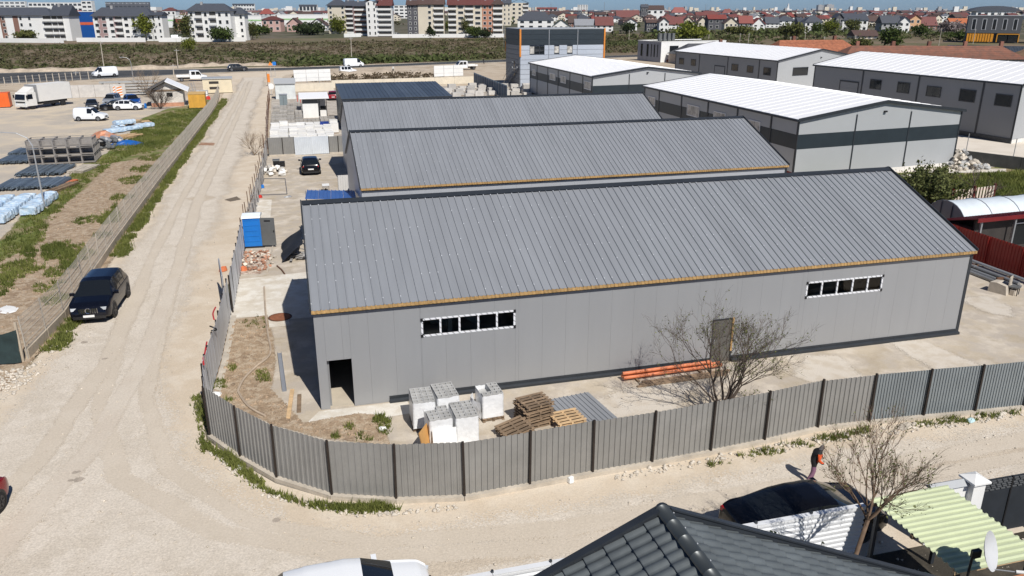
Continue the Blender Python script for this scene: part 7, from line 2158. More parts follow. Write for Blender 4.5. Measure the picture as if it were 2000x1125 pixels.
t = thing('wrapped_pack', 'dark blue wrapped pallet among the white block packs', 'wrapped pack', (3.55, 106.0, 0))
bx('film', mat('navy_film', (.008, .03, .20), .4, var=.2), t, (0, 0, .75), (1.1, 1.1, 1.2)); ob('pallet', pb_me, t); bx('strap', m_white, t, (.2, -.56, .9), (.25, .02, .15))
# kiosk
t = thing('kiosk', 'white open-sided kiosk with a slanting white roof in the block yard', 'kiosk', (1.15, 121.5, 0))
bx('wall', m_white, t, (1.1, .1, 1.35), (2.2, .15, 2.7)); bx('side_wall', m_white, t, (.08, 2.0, 1.35), (.15, 3.6, 2.7)); bx('back_wall', m_white, t, (1.7, 3.9, 1.35), (3.4, .15, 2.7)); bx('dark_panel', m_greyp, t, (1.1, .0, 2.35), (2.2, .06, .55))
for x in (2.4, 3.4): bx('post', m_black, t, (x, .1, 1.35), (.1, .1, 2.7))
MB().prism([(-.6, 2.75), (4.4, 3.1), (4.4, 3.22), (-.6, 2.87)], -.4, 3.8, 'x').build('roof', m_wroof, t); bx('counter', m_wblock, t, (2.9, .3, .5), (.9, .5, 1.0)); bx('tyre', m_tyre, t, (2.95, 1.0, 1.1), (.8, .4, .9))
t = thing('shed', 'pale grey cabin at the back left corner of the block yard', 'shed', (-3.0, 149.0, 0))
bx('wall', mat('pale_cabin', (.60, .63, .62), .6), t, (1.7, 1.5, 1.3), (3.4, 3.0, 2.6)); MB().prism([(-.2, 2.6), (3.2, 2.6), (3.2, 2.75), (1.5, 3.5), (-.2, 2.75)], -.15, 3.55, 'x').build('roof', m_lwall, t); bx('door', m_gwall, t, (-.03, 1.2, 1.0), (.06, .9, 2.0))
t = thing('cabinet', 'tall grey cabinet standing among the grey block pallets', 'cabinet', (-2.2, 134.0, 0)); bx('body', mat('cabinet_grey', (.20, .24, .25), .5), t, (.6, .5, 1.1), (1.2, 1.0, 2.1)); bx('top', m_galv, t, (.6, .5, 2.2), (1.3, 1.1, .1)); bx('door_gap', m_black, t, (.6, -.01, 1.1), (.03, .02, 1.9))
# cream boundary wall with white panels
for (u0, v0, u1, v1, lab) in ((576, 179, 652, 177, 'cream wall with white panels behind the kiosk'), (648, 172, 925, 163, 'cream boundary wall between the block yard and the main road')):
    a, b = site(u0, v0), site(u1, v1); d = b - a; t = thing('boundary_wall', lab, 'wall', (a.x, a.y, 0), math.atan2(d.y, d.x)); n = max(2, int(d.length / 4))
    for i in range(n): bx('wall_section', mat('cream_wall2', (.64, .58, .47), .85, var=.08), t, (d.length * (i + .5) / n, 0, .75), (round(d.length / n - .03, 2), .2, 1.5))
for (u0, v0, u1, v1, lab, n) in ((576, 177, 648, 174, 'row of white billboard panels above the wall behind the kiosk', 3), (849, 166, 906, 163.5, 'row of white billboard panels near the flatbed truck', 3)):
    a, b = site(u0, v0), site(u1, v1); d = b - a; t = thing('billboard', lab, 'billboard', (a.x, a.y + .5, 0), math.atan2(d.y, d.x)); L = d.length
    for i in range(n):
        bx('panel', m_white, t, (L * (i + .5) / n, 0, 2.75), (round(L / n - .06, 2), .1, 2.2)); bx('post', m_galv, t, (L * i / n + .1, .12, 1.6), (.1, .1, 3.2))
        for z in (2.3, 3.2): bx('seam', m_lwall, t, (L * (i + .5) / n, -.055, z), (round(L / n - .1, 2), .02, .03))
t = thing('flag_board', 'orange banner hung on the rod fence near the junction', 'banner', (site(526, 168).x, site(526, 168).y, 0)); bx('banner', m_chev, t, (0, 0, 1.6), (.5, .05, 1.7)); bx('post', m_rust, t, (-.3, 0, 1.4), (.08, .08, 2.8))
t = thing('round_sign', 'round white sign on the fence beside the block yard', 'sign', (site(531, 186).x, site(531, 186).y, 0)); MB().lathe([(.55, 0), (.55, .04)], n=20).xf(Matrix.Translation((0, 0, 1.6)) @ Matrix.Rotation(R(90), 4, 'X')).build('disc', m_white, t); bx('post', m_galv, t, (0, .05, .9), (.07, .07, 1.8))
t = thing('road_sign', 'blue road sign beside the junction with the main road', 'sign', (site(538, 150).x, site(538, 150).y, 0)); bx('plate', m_blue, t, (0, 0, 3.0), (.8, .05, .8)); bx('post', m_galv, t, (0, .05, 1.7), (.08, .08, 3.4))
t = thing('road_sign', 'orange works sign beside the junction with the main road', 'sign', (site(530, 150).x, site(530, 150).y, 0)); MB().prism([(-.5, 2.6), (.5, 2.6), (0, 3.5)], -.03, .03, 'y').build('plate', m_chev, t); bx('post', m_galv, t, (0, .06, 1.5), (.08, .06, 3.0))
t = thing('handcart', 'small red handcart standing at the back of the kiosk', 'handcart', (.6, 141.0, 0)); MB().tube([(0, 0, .1), (0, .2, 1.4)], .06, 6).tube([(.5, 0, .1), (.5, .2, 1.4)], .06, 6).build('frame', mat('red_plastic', (.5, .03, .02), .5), t); bx('toe_plate', m_rust, t, (.25, -.2, .08), (.6, .4, .05))
# paving-slab yard right of the dark shed and blue fence
m_pave = mat('paver_pack', (.47, .45, .42), .95, var=.15, rnd=.2)
pv = [MB().box(-.75, .75, -.5, .5, .1, .1 + h).mesh('paver_stack', m_pave) for h in (.4, .7, 1.0)]
for r_ in range(7):
    for c_ in range(9):
        x = 25.5 + c_ * 2.3 + rd.uniform(-.3, .3) + r_ * .8; y_ = 141.5 + r_ * 2.9 + rd.uniform(-.6, .6) + c_ * .4
        if rd.random() < .18: continue
        t = thing('paver_pallet', 'grey paver pallet in the slab yard, %s from the shed, %s row' % (ORD[c_], ORD[r_]), 'paver pallet', (x, y_, 0), rd.uniform(-.15, .15), 'paver pallets in the slab yard'); ob('pallet', pb_me, t); ob('paver_stack', pv[rd.choice((0, 1, 1, 2))], t)
t = thing('sheet_fence', 'blue corrugated fence left of the tower hall', 'fence')
a, b = site(926, 165), site(990, 195)
m_bfence = mat('blue_fence_sheet', (.075, .12, .18), .5, .2, var=.1, rnd=.12); n = int((b - a).length / 2.2)
me = sheet_mesh((b - a).length / n - .03, 2.4, m_bfence, .3, .06)
for i in range(n):
    q = a.lerp(b, i / n); ob('panel', me, t, (q.x, q.y, .05), 0, None, (0, 0, math.atan2(b.y - a.y, b.x - a.x))); bx('post', m_steel, t, (q.x, q.y, 1.25), (.1, .1, 2.5))
# ------------------------------------------------------------------ flats, villas and the far city
def wallm(key, c): return mat('render_' + key, c, .85, var=.05, vs=.15)
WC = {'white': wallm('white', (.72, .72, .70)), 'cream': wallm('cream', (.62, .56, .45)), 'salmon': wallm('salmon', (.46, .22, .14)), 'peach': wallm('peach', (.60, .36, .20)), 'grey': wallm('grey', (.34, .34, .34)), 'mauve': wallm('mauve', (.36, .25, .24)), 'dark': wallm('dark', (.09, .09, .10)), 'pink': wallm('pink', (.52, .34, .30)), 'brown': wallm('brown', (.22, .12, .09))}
RC = {'slate': mat('roof_slate', (.055, .062, .078), .6, var=.12, rnd=.1), 'maroon': mat('roof_maroon', (.13, .040, .035), .7, var=.15, rnd=.2), 'red': mat('roof_red', (.20, .045, .035), .65, var=.12, rnd=.2), 'brown': mat('roof_brown', (.075, .045, .038), .7, var=.15, rnd=.15), 'orange': mat('roof_orange', (.40, .12, .045), .7, var=.1), 'grey': mat('roof_grey', (.24, .25, .27), .6, var=.1), 'green': mat('roof_green', (.04, .06, .05), .6, var=.1)}
m_fw = mat('far_window', (.028, .032, .036), .15, var=.3, vs=.3, rnd=.5); m_balc = mat('balcony_shade', (.05, .048, .045), .6, var=.3, rnd=.4)
def frame_of(ul, ur, vb):
    a, b = site(ul, vb), site(ur, vb); d = b - a
    k = ((a + b) / 2 - Vector((0, 0, HCAM))).dot(FW) / FPX
    return a, d.length, math.atan2(d.y, d.x), k
def roof_shape(t, W, D, h, rh, m, kind, ov=.8):
    if kind == 'hip':
        i = min(W * .45, D * .6); mb = MB()
        z0 = h; x0, x1, y0, y1 = -ov, W + ov, -ov, D + ov
        mb.v = [(x0, y0, z0), (x1, y0, z0), (x1, y1, z0), (x0, y1, z0), (x0 + i, (y0 + y1) / 2, z0 + rh), (x1 - i, (y0 + y1) / 2, z0 + rh)]
        mb.f = [(3, 2, 1, 0), (0, 1, 5, 4), (2, 3, 4, 5), (1, 2, 5), (3, 0, 4)]; mb.build('roof', m, t)
    elif kind == 'side':   # ridge parallel to the front
        MB().prism([(-ov, h - .2), (D + ov, h - .2), (D + ov, h), (D / 2, h + rh), (-ov, h)], -ov * .6, W + ov * .6, 'x').build('roof', m, t)
    elif kind == 'front':  # gable towards the front
        MB().prism([(-ov, h - .25), (0, h - .02), (W / 2, h + rh - .25), (W, h - .02), (W + ov, h - .25), (W + ov, h), (W / 2, h + rh), (-ov, h)], -ov, D + ov, 'y').build('roof', m, t)
    elif kind == 'flat':
        bx('roof', m, t, (W / 2, D / 2, h + .2), (W + .4, D + .4, .4))
def flats(ul, ur, vb, ve, vt, storeys, bays, wc, rc, roof, label, D=14, balc=(), accent=None, winw=.45, win_skip=()):
    a, W, rz, k = frame_of(ul, ur, vb); h = (vb - ve) * k; rh = max(.5, (ve - vt) * k)
    t = thing('apartment_block', label, 'flats', (a.x, a.y, 0), rz)
    D *= .5
    bx('wall', WC[wc], t, (W / 2, D / 2, h / 2), (W, D, h))
    roof_shape(t, W, D, h, rh, RC[rc], roof, 1.0)
    sh = h / storeys; bw = W / bays
    for s in range(storeys):
        for i in range(bays):
            x = (i + .5) * bw; z = s * sh + sh * .55
            if i in balc:
                bl = ob('balcony', None, t, (x, 0, s * sh))
                bx('recess', m_balc, bl, (0, -.02, sh * .66), (bw * .9, .06, sh * .46)); bx('parapet', WC['white' if wc != 'white' else 'white'], bl, (0, -.55, sh * .26), (bw * .96, 1.0, sh * .34))  # flat dark panel: shade of the balcony recess put into its colour
            elif (s, i) not in win_skip and i not in win_skip:
                w = ob('window', None, t, (x, 0, z)); bx('frame', WC['white'], w, (0, -.03, 0), (bw * winw + .3, .08, sh * .48 + .3)); bx('pane', m_fw, w, (0, -.09, 0), (bw * winw, .06, sh * .48))
        # side windows
        for j in range(2): bx('side_window', m_fw, t, (-.03, D * (j + .7) / 2.4, s * sh + sh * .55), (.08, 1.2, sh * .45))
    if accent:
        for (i0, i1, col_) in accent: bx('accent_panel', WC[col_], t, ((i0 + i1) / 2 * bw, -.015, h / 2), ((i1 - i0) * bw, .05, h * .96))
    if roof in ('hip', 'side'): bx('chimney', WC['grey'], t, (W * .3, D * .45, h + rh), (1.0, 1.0, 1.6))
    return t
flats(-45, 108, 80, 33, 18, 4, 9, 'white', 'slate', 'hip', 'long white flats with brown window strips at the far left', accent=[(3.1, 3.7, 'brown'), (4.6, 5.2, 'brown')], winw=.25, win_skip=(2, 4, 7), D=16, balc=(8,))
flats(108, 142, 80, 33, 14, 4, 3, 'white', 'slate', 'side', 'white flats with grey balconies adjoining the leftmost block', balc=(0, 1), D=20, win_skip=(2,))
flats(188, 302, 80, 34, 18, 4, 8, 'white', 'slate', 'hip', 'white flats with mauve panels beside the blue store', balc=(3,), accent=[(.6, 1.8, 'mauve'), (2.8, 3.3, 'mauve')], winw=.5, D=15)
flats(300, 322, 80, 32, 26, 4, 2, 'white', 'slate', 'side', 'narrow white stair block right of the mauve-panelled flats', winw=.3, D=14)
flats(373, 455, 80, 25, 11, 4, 6, 'white', 'slate', 'hip', 'white hip-roofed flats with two balcony bays', balc=(1, 3), winw=.35, D=15)
flats(455, 482, 79, 30, 18, 4, 2, 'white', 'slate', 'hip', 'lower white wing right of the hip-roofed flats', winw=.3, D=12)
flats(643, 678, 66, 14, 2, 6, 3, 'cream', 'slate', 'hip', 'tall cream flats with a grey mansard roof', winw=.35, D=18, win_skip=(1,))
flats(678, 692, 66, 14, 4, 6, 1, 'mauve', 'slate', 'side', 'narrow grey-pink side of the tall cream flats', balc=(0,), D=16)
flats(694, 719, 70, 15, 6, 6, 1, 'salmon', 'slate', 'side', 'salmon flats with long dark balcony bands', balc=(0,), D=14)
flats(718, 739, 71, 6, 0, 6, 2, 'white', 'slate', 'front', 'white gabled stair tower of the salmon flats', winw=.25, D=16)
flats(739, 767, 71, 14, 2, 6, 1, 'white', 'maroon', 'side', 'white flats with balcony bands right of the gabled tower', balc=(0,), D=15)
flats(797, 818, 72, 13, 4, 6, 2, 'dark', 'brown', 'side', 'end of the long cream flats, its shade painted dark', D=14, winw=.3)  # shade on this end put into a dark wall colour
flats(818, 848, 72, 12, 3, 6, 2, 'cream', 'brown', 'side', 'cream end block of the long flats with a plain gable wall', winw=.35, win_skip=(0,), D=16)
flats(848, 868, 72, 12, 2, 6, 1, 'cream', 'brown', 'side', 'cream balcony bay next to the plain gable wall of the long flats', balc=(0,), D=14)
flats(876, 942, 72, 13, 3, 6, 4, 'cream', 'maroon', 'side', 'long cream flats with four balcony bays', balc=(0, 2), winw=.6, D=14)
flats(942, 963, 72, 13, 3, 6, 2, 'salmon', 'maroon', 'side', 'salmon section of the long flats', winw=.45, D=13)
flats(963, 982, 72, 12, 2, 6, 1, 'cream', 'brown', 'hip', 'cream right end of the long flats with balconies', balc=(0,), D=14)
flats(982, 998, 50, 9, 2, 5, 2, 'cream', 'slate', 'side', 'pale flats behind the right end of the long flats', winw=.3, D=14)
flats(998, 1032, 46, 8, 1, 5, 3, 'cream', 'slate', 'front', 'white gabled flats left of the slate-roofed villa', winw=.4, D=15, balc=(2,))

def villa(uc, vb, wpx, wallpx, roofpx, wc, rc, kind, label=None, D=None, nwin=3, group=None, storeys=2):
    a, W, rz, k = frame_of(uc - wpx / 2, uc + wpx / 2, vb); h = wallpx * k; rh = roofpx * k; D = D or max(8, min(W * .8, 14))
    t = thing('villa', label, 'house', (a.x, a.y, 0), rz, group)
    if kind == 'front':
        MB().prism([(0, 0), (W, 0), (W, h), (W / 2, h + rh - .3), (0, h)], 0, D, 'y').build('wall', WC[wc], t)
    else:
        bx('wall', WC[wc], t, (W / 2, D / 2, h / 2), (W, D, h))
    roof_shape(t, W, D, h, rh, RC[rc], kind, .7)
    for s in range(storeys):
        for i in range(nwin):
            w = ob('window', None, t, (W * (i + .5) / nwin, 0, h * (s + .55) / storeys)); bx('frame', WC['white'], w, (0, -.03, 0), (W / nwin * .42 + .3, .08, h / storeys * .45 + .3)); bx('pane', m_fw, w, (0, -.09, 0), (W / nwin * .42, .06, h / storeys * .45))
    if rh > 1.5: bx('chimney', WC['brown'], t, (W * .7, D * .5, h + rh * .9), (.9, .9, 1.6))
    return t
VL = [
 (531, 62, 36, 22, 7, 'pink', 'maroon', 'hip', 'pink villa with a maroon hip roof in front of the white store'), (575, 62, 28, 14, 12, 'pink', 'brown', 'front', 'pale pink gabled house right of the pink villa'), (621, 60, 36, 10, 13, 'white', 'brown', 'front', 'white house with a broad dark gable'),
 (352, 60, 20, 14, 8, 'peach', 'red', 'side', 'cream house with a red roof between the white flats'), (520, 36, 26, 8, 10, 'white', 'red', 'hip', 'white villa with a red roof behind the pink villa'), (332, 40, 26, 18, 6, 'white', 'maroon', 'hip', 'white villa with arched windows behind the flats'),
 (1046, 57, 70, 17, 16, 'white', 'slate', 'hip', 'white villa with a slate roof above the tower hall'), (1096, 57, 32, 6, 12, 'white', 'green', 'front', 'white house with a dark green gable beside the slate villa'), (1118, 55, 16, 10, 13, 'brown', 'brown', 'side', 'narrow brown-roofed house above the tower hall'), (1143, 56, 40, 6, 12, 'white', 'grey', 'side', 'house with a pale grey roof and gable dormer'),
 (1180, 62, 34, 12, 16, 'white', 'maroon', 'side', 'maroon-roofed villa right above the tower hall corner'), (1232, 60, 24, 15, 8, 'white', 'brown', 'front', 'white gabled villa with a brown roof'), (1173, 42, 22, 13, 4, 'grey', 'brown', 'side', 'plain grey-walled house behind the maroon villa'), (1226, 42, 44, 8, 13, 'brown', 'maroon', 'side', 'broad brown-roofed house behind the white gabled villa'),
 (1279, 40, 34, 20, 8, 'white', 'brown', 'side', 'large white house with square windows and a brown roof'), (1258, 40, 14, 24, 6, 'dark', 'slate', 'side', 'dark house wing left of the large white house'), (1296, 64, 18, 20, 8, 'white', 'brown', 'front', 'narrow white gabled villa with a dark neighbour'), (1275, 63, 26, 18, 6, 'dark', 'brown', 'side', 'dark-walled villa beside the narrow white one'),
 (1316, 56, 36, 8, 14, 'white', 'maroon', 'side', 'low white house with a broad maroon roof'), (1344, 52, 22, 8, 11, 'cream', 'brown', 'front', 'cream gabled house behind the broad bright tree'), (1372, 56, 20, 12, 10, 'cream', 'brown', 'front', 'cream villa left of the three-gabled red house'), (1400, 58, 36, 20, 8, 'dark', 'red', 'side', 'dark villa with red-tiled dormers'), (1427, 62, 26, 16, 11, 'cream', 'brown', 'front', 'cream villa with a bare gable wall'),
 (1456, 60, 26, 14, 14, 'grey', 'red', 'side', 'grey villa with a red roof'), (1481, 60, 24, 12, 12, 'white', 'red', 'front', 'white gabled villa with a red roof, rightmost of its row'), (1326, 31, 30, 6, 10, 'white', 'red', 'hip', 'white villa with a bright red hip roof'), (1421, 30, 22, 4, 8, 'pink', 'red', 'hip', 'small villa with a red pyramid roof'), (1384, 36, 50, 5, 7, 'brown', 'maroon', 'side', 'long low maroon-roofed house in the second row'),
 (1508, 54, 26, 8, 12, 'white', 'slate', 'side', 'white house with a slate roof left of the olive tree'), (1536, 50, 36, 9, 9, 'white', 'slate', 'hip', 'white house with solar-dark slate roof'), (1588, 64, 34, 20, 12, 'white', 'slate', 'hip', 'white two-storey house with a slate hip roof'), (1566, 62, 18, 18, 8, 'dark', 'slate', 'side', 'dark wing of the slate-roofed house'), (1668, 62, 50, 22, 12, 'white', 'slate', 'side', 'long white house with a slate roof and four windows'), (1637, 62, 14, 26, 8, 'dark', 'slate', 'front', 'dark gabled end of the long white house'),
 (1703, 50, 34, 8, 10, 'cream', 'brown', 'side', 'brown-roofed house behind the dark gabled villa'), (1738, 64, 36, 18, 14, 'grey', 'slate', 'side', 'grey-walled villa with a slate roof'), (1764, 64, 22, 20, 10, 'white', 'slate', 'front', 'white gabled villa with one square window'), (1785, 60, 22, 22, 8, 'peach', 'maroon', 'front', 'peach-coloured villa with balcony'), (1813, 58, 32, 8, 16, 'brown', 'maroon', 'side', 'broad maroon-roofed house right of the peach villa'), (1840, 44, 18, 12, 5, 'white', 'slate', 'flat', 'small white house with a dark upper roof'),
 (1873, 60, 36, 13, 10, 'peach', 'orange', 'side', 'peach house with an orange-tiled roof'), (1872, 40, 32, 6, 9, 'peach', 'maroon', 'side', 'house with a red roof behind the orange-tiled one'), (1692, 76, 46, 6, 10, 'cream', 'brown', 'side', 'low cream house with a brown roof above the terracotta roofs')]
for v_ in VL:
    villa(*v_[:8], label=v_[8], nwin=4 if v_[2] > 40 else 3 if v_[2] > 24 else 2)

def simple_building(ul, ur, vb, ve, mw, label, D=20, stripes=(), name='building', cat='building', rows=0, cols=0, roofm=None):
    a, W, rz, k = frame_of(ul, ur, vb); h = (vb - ve) * k; t = thing(name, label, cat, (a.x, a.y, 0), rz)
    bx('wall', mw, t, (W / 2, D / 2, h / 2), (W, D, h)); bx('roof', roofm or m_lwall, t, (W / 2, D / 2, h + .15), (W + .4, D + .4, .3))
    for (f0, f1, m_) in stripes: bx('stripe', m_, t, (W / 2, -.03, h * (f0 + f1) / 2), (W + .05, .1, h * (f1 - f0)))
    for r_ in range(rows):
        for c_ in range(cols): bx('window', m_fw, t, (W * (c_ + .5) / cols, -.03, h * (r_ + .55) / rows), (W / cols * .7, .1, h / rows * .45))
    return t
m_sblue = mat('store_blue', (.008, .075, .30), .5); m_sorange = mat('store_orange', (.60, .12, .05), .5); m_sgreen = mat('stripe_green', (.30, .50, .24), .6)
simple_building(150, 190, 76, 26, m_sblue, 'blue store with an orange stripe between the white flats', 24, [(.52, .62, m_sorange)], 'store', 'store', roofm=m_white)
simple_building(536, 642, 52, 30, m_white, 'long white store with a green stripe behind the small villas', 30, [(.55, .68, m_sgreen)], 'store', 'store', roofm=m_white)
simple_building(318, 375, 54, 32, m_white, 'white store with a green stripe seen between the flats', 24, [(.55, .68, m_sgreen)], 'store', 'store', roofm=m_white)
simple_building(478, 512, 54, 32, m_white, 'white store with a green stripe right of the hip-roofed flats', 24, [(.55, .68, m_sgreen)], 'store', 'store', roofm=m_white)
simple_building(58, 162, 24, 6, WC['white'], 'long white office block on the skyline at the left', 30, (), 'office_block', 'offices', 2, 12)
simple_building(162, 182, 26, 3, WC['white'], 'white office tower with a small red mark on the left skyline', 24, (), 'office_block', 'offices', 3, 2)
simple_building(-40, 52, 22, 4, WC['white'], 'white office block at the left end of the skyline', 30, (), 'office_block', 'offices', 3, 9)
simple_building(208, 292, 22, 5, WC['dark'], 'dark glass office block on the left skyline', 30, [(.8, .9, m_lwall)], 'office_block', 'offices', 3, 10)
simple_building(352, 388, 17, 8, WC['white'], 'white slab block on the skyline behind the hip-roofed flats', 20, (), 'office_block', 'offices', 2, 6)
simple_building(455, 498, 22, 8, WC['white'], 'white terrace with dark roofs on the skyline', 20, [(.8, 1.0, RC['slate'])], 'terrace', 'houses', 2, 8)
simple_building(585, 620, 26, 10, WC['white'], 'dark-roofed white house with tall windows on the skyline', 16, [(.75, 1.0, RC['slate'])], 'office_block', 'offices', 1, 5)
simple_building(770, 800, 36, 12, WC['white'], 'white block seen between the two rows of tall flats', 16, (), 'office_block', 'offices', 4, 3)
simple_building(1048, 1088, 27, 15, RC['red'], 'long red-roofed hall with white dormers on the skyline', 20, [(.3, .6, WC['white'])], 'hall', 'hall', 1, 5)
simple_building(1128, 1148, 22, 10, WC['white'], 'cluster of pale towers on the horizon', 20, (), 'office_block', 'offices', 5, 4)
# low white boundary walls before the flats
for (u0, v0, u1, v1, lab) in ((0, 83, 125, 84, 'white garden wall before the leftmost flats'), (150, 82, 285, 82, 'white garden wall below the mauve-panelled flats'), (310, 82, 480, 81, 'white garden wall below the hip-roofed flats'), (672, 73, 705, 72, 'short white wall below the tall cream flats'), (766, 74, 985, 73, 'white garden wall below the long flats')):
    a, b = site(u0, v0), site(u1, v1); d = b - a; n = max(3, int(d.length / 8)); t = thing('garden_wall', lab, 'wall', (a.x, a.y, 0), math.atan2(d.y, d.x))
    for i in range(n): bx('wall_section', WC['white'], t, (d.length * (i + .5) / n, 0, 1.0), (round(d.length / n - .1, 1), .3, 2.0))
# domed house on the skyline at the right
a, W, rz, k = frame_of(1905, 1982, 36); t = thing('domed_building', 'white villa with a broad curved dark roof on the right skyline', 'building', (a.x, a.y, 0), rz); h = 14 * k
bx('wall', WC['white'], t, (W / 2, 8, h / 2), (W, 16, h)); pr = [(-W * .16 + W * 1.3 * i / 10, h + math.sin(math.pi * i / 10) ** .6 * 9 * k) for i in range(11)]
MB().prism(pr + [(W * 1.14, h - .5), (-W * .16, h - .5)], -2, 18, 'y').build('roof', RC['slate'], t)
for i in range(6): bx('window', m_fw, t, (W * (i + .5) / 6, -.04, h * .55), (W / 6 * .5, .1, h * .4))
for i in range(8): bx('column', WC['white'], t, (W * .55 + i * W * .06, -3, h * .4), (.5, .5, h * .8))

# suburb behind: individual far houses, then the mass
far_house = []
def far_protos():
    out = []
    for wc, rc, kind in (('white', 'maroon', 'side'), ('cream', 'brown', 'front'), ('white', 'slate', 'hip'), ('pink', 'brown', 'hip'), ('white', 'red', 'side'), ('grey', 'brown', 'side'), ('cream', 'maroon', 'hip'), ('white', 'grey', 'front')):
        W, D, h, rh = 13, 11, 5.4, 3.6; r = MB()
        if kind == 'front': wm_ = MB().prism([(0, 0), (W, 0), (W, h), (W / 2, h + rh - .3), (0, h)], 0, D, 'y')
        else: wm_ = MB().box(0, W, 0, D, 0, h)
        t0 = ob('tmp', None); roof_shape(t0, W, D, h, rh, RC[rc], kind, .7); ro = t0.children[0]; rme = ro.data
        bpy.data.objects.remove(ro); bpy.data.objects.remove(t0)
        wn_ = MB()
        for s in range(2):
            for i in range(3): wn_.box(W * (i + .5) / 3 - 1, W * (i + .5) / 3 + 1, -.08, .05, 2.7 * s + .9, 2.7 * s + 2.1)
        out.append((wm_.mesh('wall', WC[wc]), rme, wn_, (wc, rc)))
    return out
FP = far_protos(); FPW = [p_[2].mesh('windows', m_fw) for p_ in FP]
NAMEC = {'maroon': 'maroon', 'brown': 'brown', 'slate': 'slate', 'red': 'red', 'grey': 'grey'}
rd = random.Random(77)
cnt = 0
for row, v in enumerate((48, 42.5, 38, 34.5, 31.5)):
    u = 1000.0 if row else 1010
    while u < 2010:
        if row > 0 or rd.random() < .35:
            p = site(u, v + rd.uniform(-1.2, 1.2)); i = rd.randrange(8)
            if p.x > 150 and not (1885 < u < 2010 and v > 40):
                t = thing('far_house', 'small %s-roofed %s-walled house in the far suburb beyond the scrub field' % (FP[i][3][1], FP[i][3][0]), 'house', (p.x, p.y, 0), rd.uniform(-.5, .3), 'far suburb houses %s %s' % FP[i][3])
                t.scale = (rd.uniform(.85, 1.3), 1, rd.uniform(.8, 1.15))
                ob('wall', FP[i][0], t); ob('roof', FP[i][1], t); ob('windows', FPW[i], t); cnt += 1
        u += rd.uniform(24, 44) * (48 - 18) / (v - 18) ** 1.0 * .0 + rd.uniform(22, 40)
for v in (40, 35, 31):
    u = -20.0
    while u < 1000:
        if rd.random() < .55:
            p = site(u, v + rd.uniform(-1, 1)); i = rd.randrange(8)
            t = thing('far_house', 'small %s-roofed %s-walled house glimpsed behind the flats' % (FP[i][3][1], FP[i][3][0]), 'house', (p.x, p.y, 0), rd.uniform(-.5, .3), 'houses behind the flats %s %s' % FP[i][3])
            t.scale = (rd.uniform(.85, 1.3), 1, rd.uniform(.9, 1.4))
            ob('wall', FP[i][0], t); ob('roof', FP[i][1], t); ob('windows', FPW[i], t)
        u += rd.uniform(24, 40)
TENS = ['', 'ten', 'twenty', 'thirty']; ONES = ['', 'one', 'two', 'three', 'four', 'five', 'six', 'seven', 'eight', 'nine']
ORDS = ORD + ['thirteenth', 'fourteenth', 'fifteenth', 'sixteenth', 'seventeenth', 'eighteenth', 'nineteenth', 'twentieth'] + ['twenty-' + w for w in ORD[:9]] + ['thirtieth']
byg = {}
for o in COL.objects:
    if o.name.startswith('far_house') and o.parent is None: byg.setdefault(o['group'], []).append(o)
for g_, L_ in byg.items():
    L_.sort(key=lambda o: math.atan2(o.location.x, o.location.y))
    for i, o in enumerate(L_): o['label'] = '%s from the left of the %s-roofed %s houses %s' % (ORDS[min(i, len(ORDS) - 1)], g_.split()[-1], g_.split()[-2], 'behind the flats' if 'flats' in g_ else 'in the far suburb')
def far_mass(name, label, v0, v1, n, seed, hs, mats, wmin=12, wmax=40, u0=-150, u1=2150):
    rng = np.random.default_rng(seed); rd_ = random.Random(seed)
    for mi, m_ in enumerate(mats):
        mb = MB()
        for _ in range(n // len(mats)):
            p = site(rd_.uniform(u0, u1), v0 + (v1 - v0) * rd_.random() ** 1.5); w, d, h = rd_.uniform(wmin, wmax), rd_.uniform(8, 16), rd_.uniform(*hs)
            mb.box(p.x - w / 2, p.x + w / 2, p.y - d / 2, p.y + d / 2, -.5, h)
            if hs[1] < 14: mb.prism([(p.y - d / 2 - .6, h), (p.y + d / 2 + .6, h), (p.y, h + 3.2)], p.x - w / 2, p.x + w / 2, 'x') if mi % 2 == 0 else None
        o = mb.build(name, m_, None); o['label'] = label; stuff(o)
far_mass('far_city', 'hazy mass of distant low city houses under the horizon', 30, 21.0, 1500, 3, (4, 8), [RC['brown'], WC['white'], RC['maroon'], WC['grey'], RC['slate'], WC['cream']])
far_mass('far_city', 'distant taller city blocks along the horizon', 23, 20.3, 260, 4, (12, 34), [WC['white'], WC['grey'], WC['cream']], 14, 40)
scrub('far_trees', 'distant tree belts between the suburb houses', ST((-200, 60), (500, 56), (1000, 52), (1500, 60), (2200, 60), (2200, 24), (-200, 24)), 5200, 21, 2.5, 6.5, 10, .55)
scrub('garden_shrubs', 'green garden shrubs in front of the villas', ST((1180, 78), (1300, 76), (1500, 82), (1560, 84), (1640, 78), (1760, 78), (1890, 82), (1890, 66), (1700, 62), (1500, 62), (1180, 66)), 520, 22, 1.6, 3.6, 14, .75)
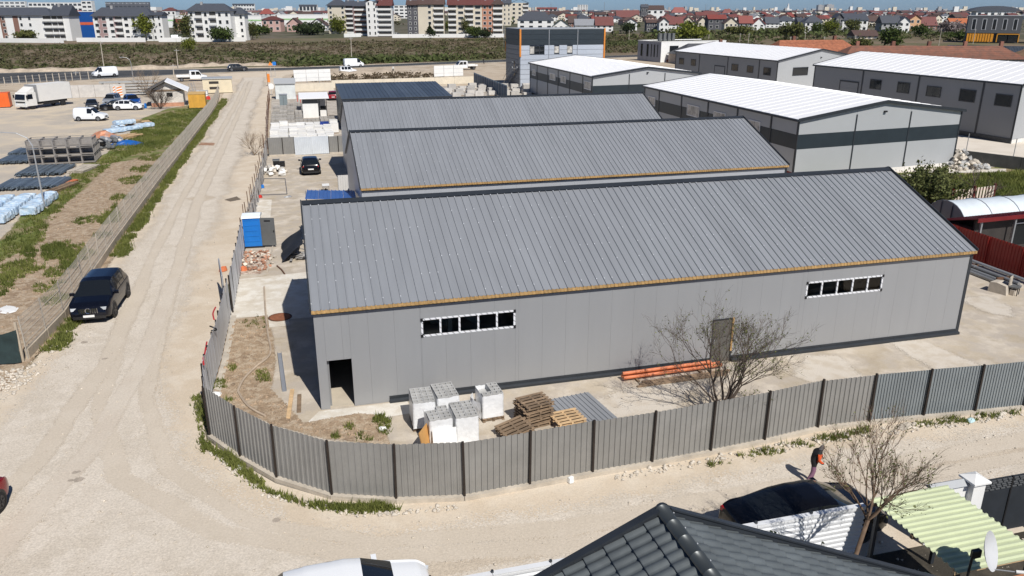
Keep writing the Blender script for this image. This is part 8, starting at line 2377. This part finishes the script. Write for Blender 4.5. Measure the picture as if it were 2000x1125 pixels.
for (u, v, hp, wp, lab, mm) in ((1539, 20.6, 13, 6, 'pale pointed monument on the distant skyline', WC['white']), (1603, 20.5, 10, 11, 'grey block tower on the distant skyline, left of two', WC['grey']), (1621, 20.5, 11, 14, 'grey block tower on the distant skyline, right of two', WC['grey']), (1307, 20.6, 6, 4, 'small grey tower on the horizon, left of two', WC['grey']), (1320, 20.6, 6, 6, 'small grey tower on the horizon, right of two', WC['grey'])):
    a, W, rz, k = frame_of(u - wp / 2, u + wp / 2, v); t = thing('tower', lab, 'tower', (a.x, a.y, 0), rz); h = hp * k
    if 'pointed' in lab: MB().prism([(0, 0), (W, 0), (W * .85, h * .35), (W * .62, h), (W * .42, h), (W * .2, h * .35)], 0, W * .6, 'y').build('shaft', mm, t); bx('plinth', mm, t, (W / 2, W * .3, h * .1), (W * 2.2, W * 1.4, h * .2))
    else:
        bx('shaft', mm, t, (W / 2, W / 2, h / 2), (W, W, h)); bx('roof_plant', mm, t, (W / 2, W / 2, h * 1.04), (W * .5, W * .5, h * .1))
for (u, lab, hp) in ((1076, 'thin lattice mast on the horizon above the red hall', 14), (1180, 'thin lattice mast on the horizon above the maroon villa', 16), (1607, 'tall chimney mast between the two grey towers', 22), (1664, 'thin lattice mast on the right horizon', 15), (1745, 'thin mast on the far right horizon', 13), (1378, 'faint mast on the horizon above the dark red-dormered villa', 12)):
    p = site(u, 20.5); k = (p - Vector((0, 0, HCAM))).dot(FW) / FPX; t = thing('mast', lab, 'mast', p)
    MB().tube([(0, 0, 0), (0, 0, hp * k)], [.55 * k, .25 * k], 4).build('shaft', m_steel, t); bx('platform', m_steel, t, (0, 0, hp * k * .8), (1.6 * k, 1.6 * k, .3 * k))

# ------------------------------------------------------------------ the air between here and the far city
hz = MB().box(-9100, 12100, -400, 11600, -1.2, 175).build('haze', None)
mh = bpy.data.materials.new('thin_haze'); mh.use_nodes = True
mh.node_tree.nodes.remove(mh.node_tree.nodes['Principled BSDF'])
pv_ = mh.node_tree.nodes.new('ShaderNodeVolumePrincipled')
pv_.inputs['Color'].default_value = (.78, .88, 1.0, 1); pv_.inputs['Density'].default_value = 0.00002; pv_.inputs['Anisotropy'].default_value = 0.1
mh.node_tree.links.new(pv_.outputs[0], mh.node_tree.nodes['Material Output'].inputs['Volume'])
hz.data.materials.append(mh); stuff(hz)
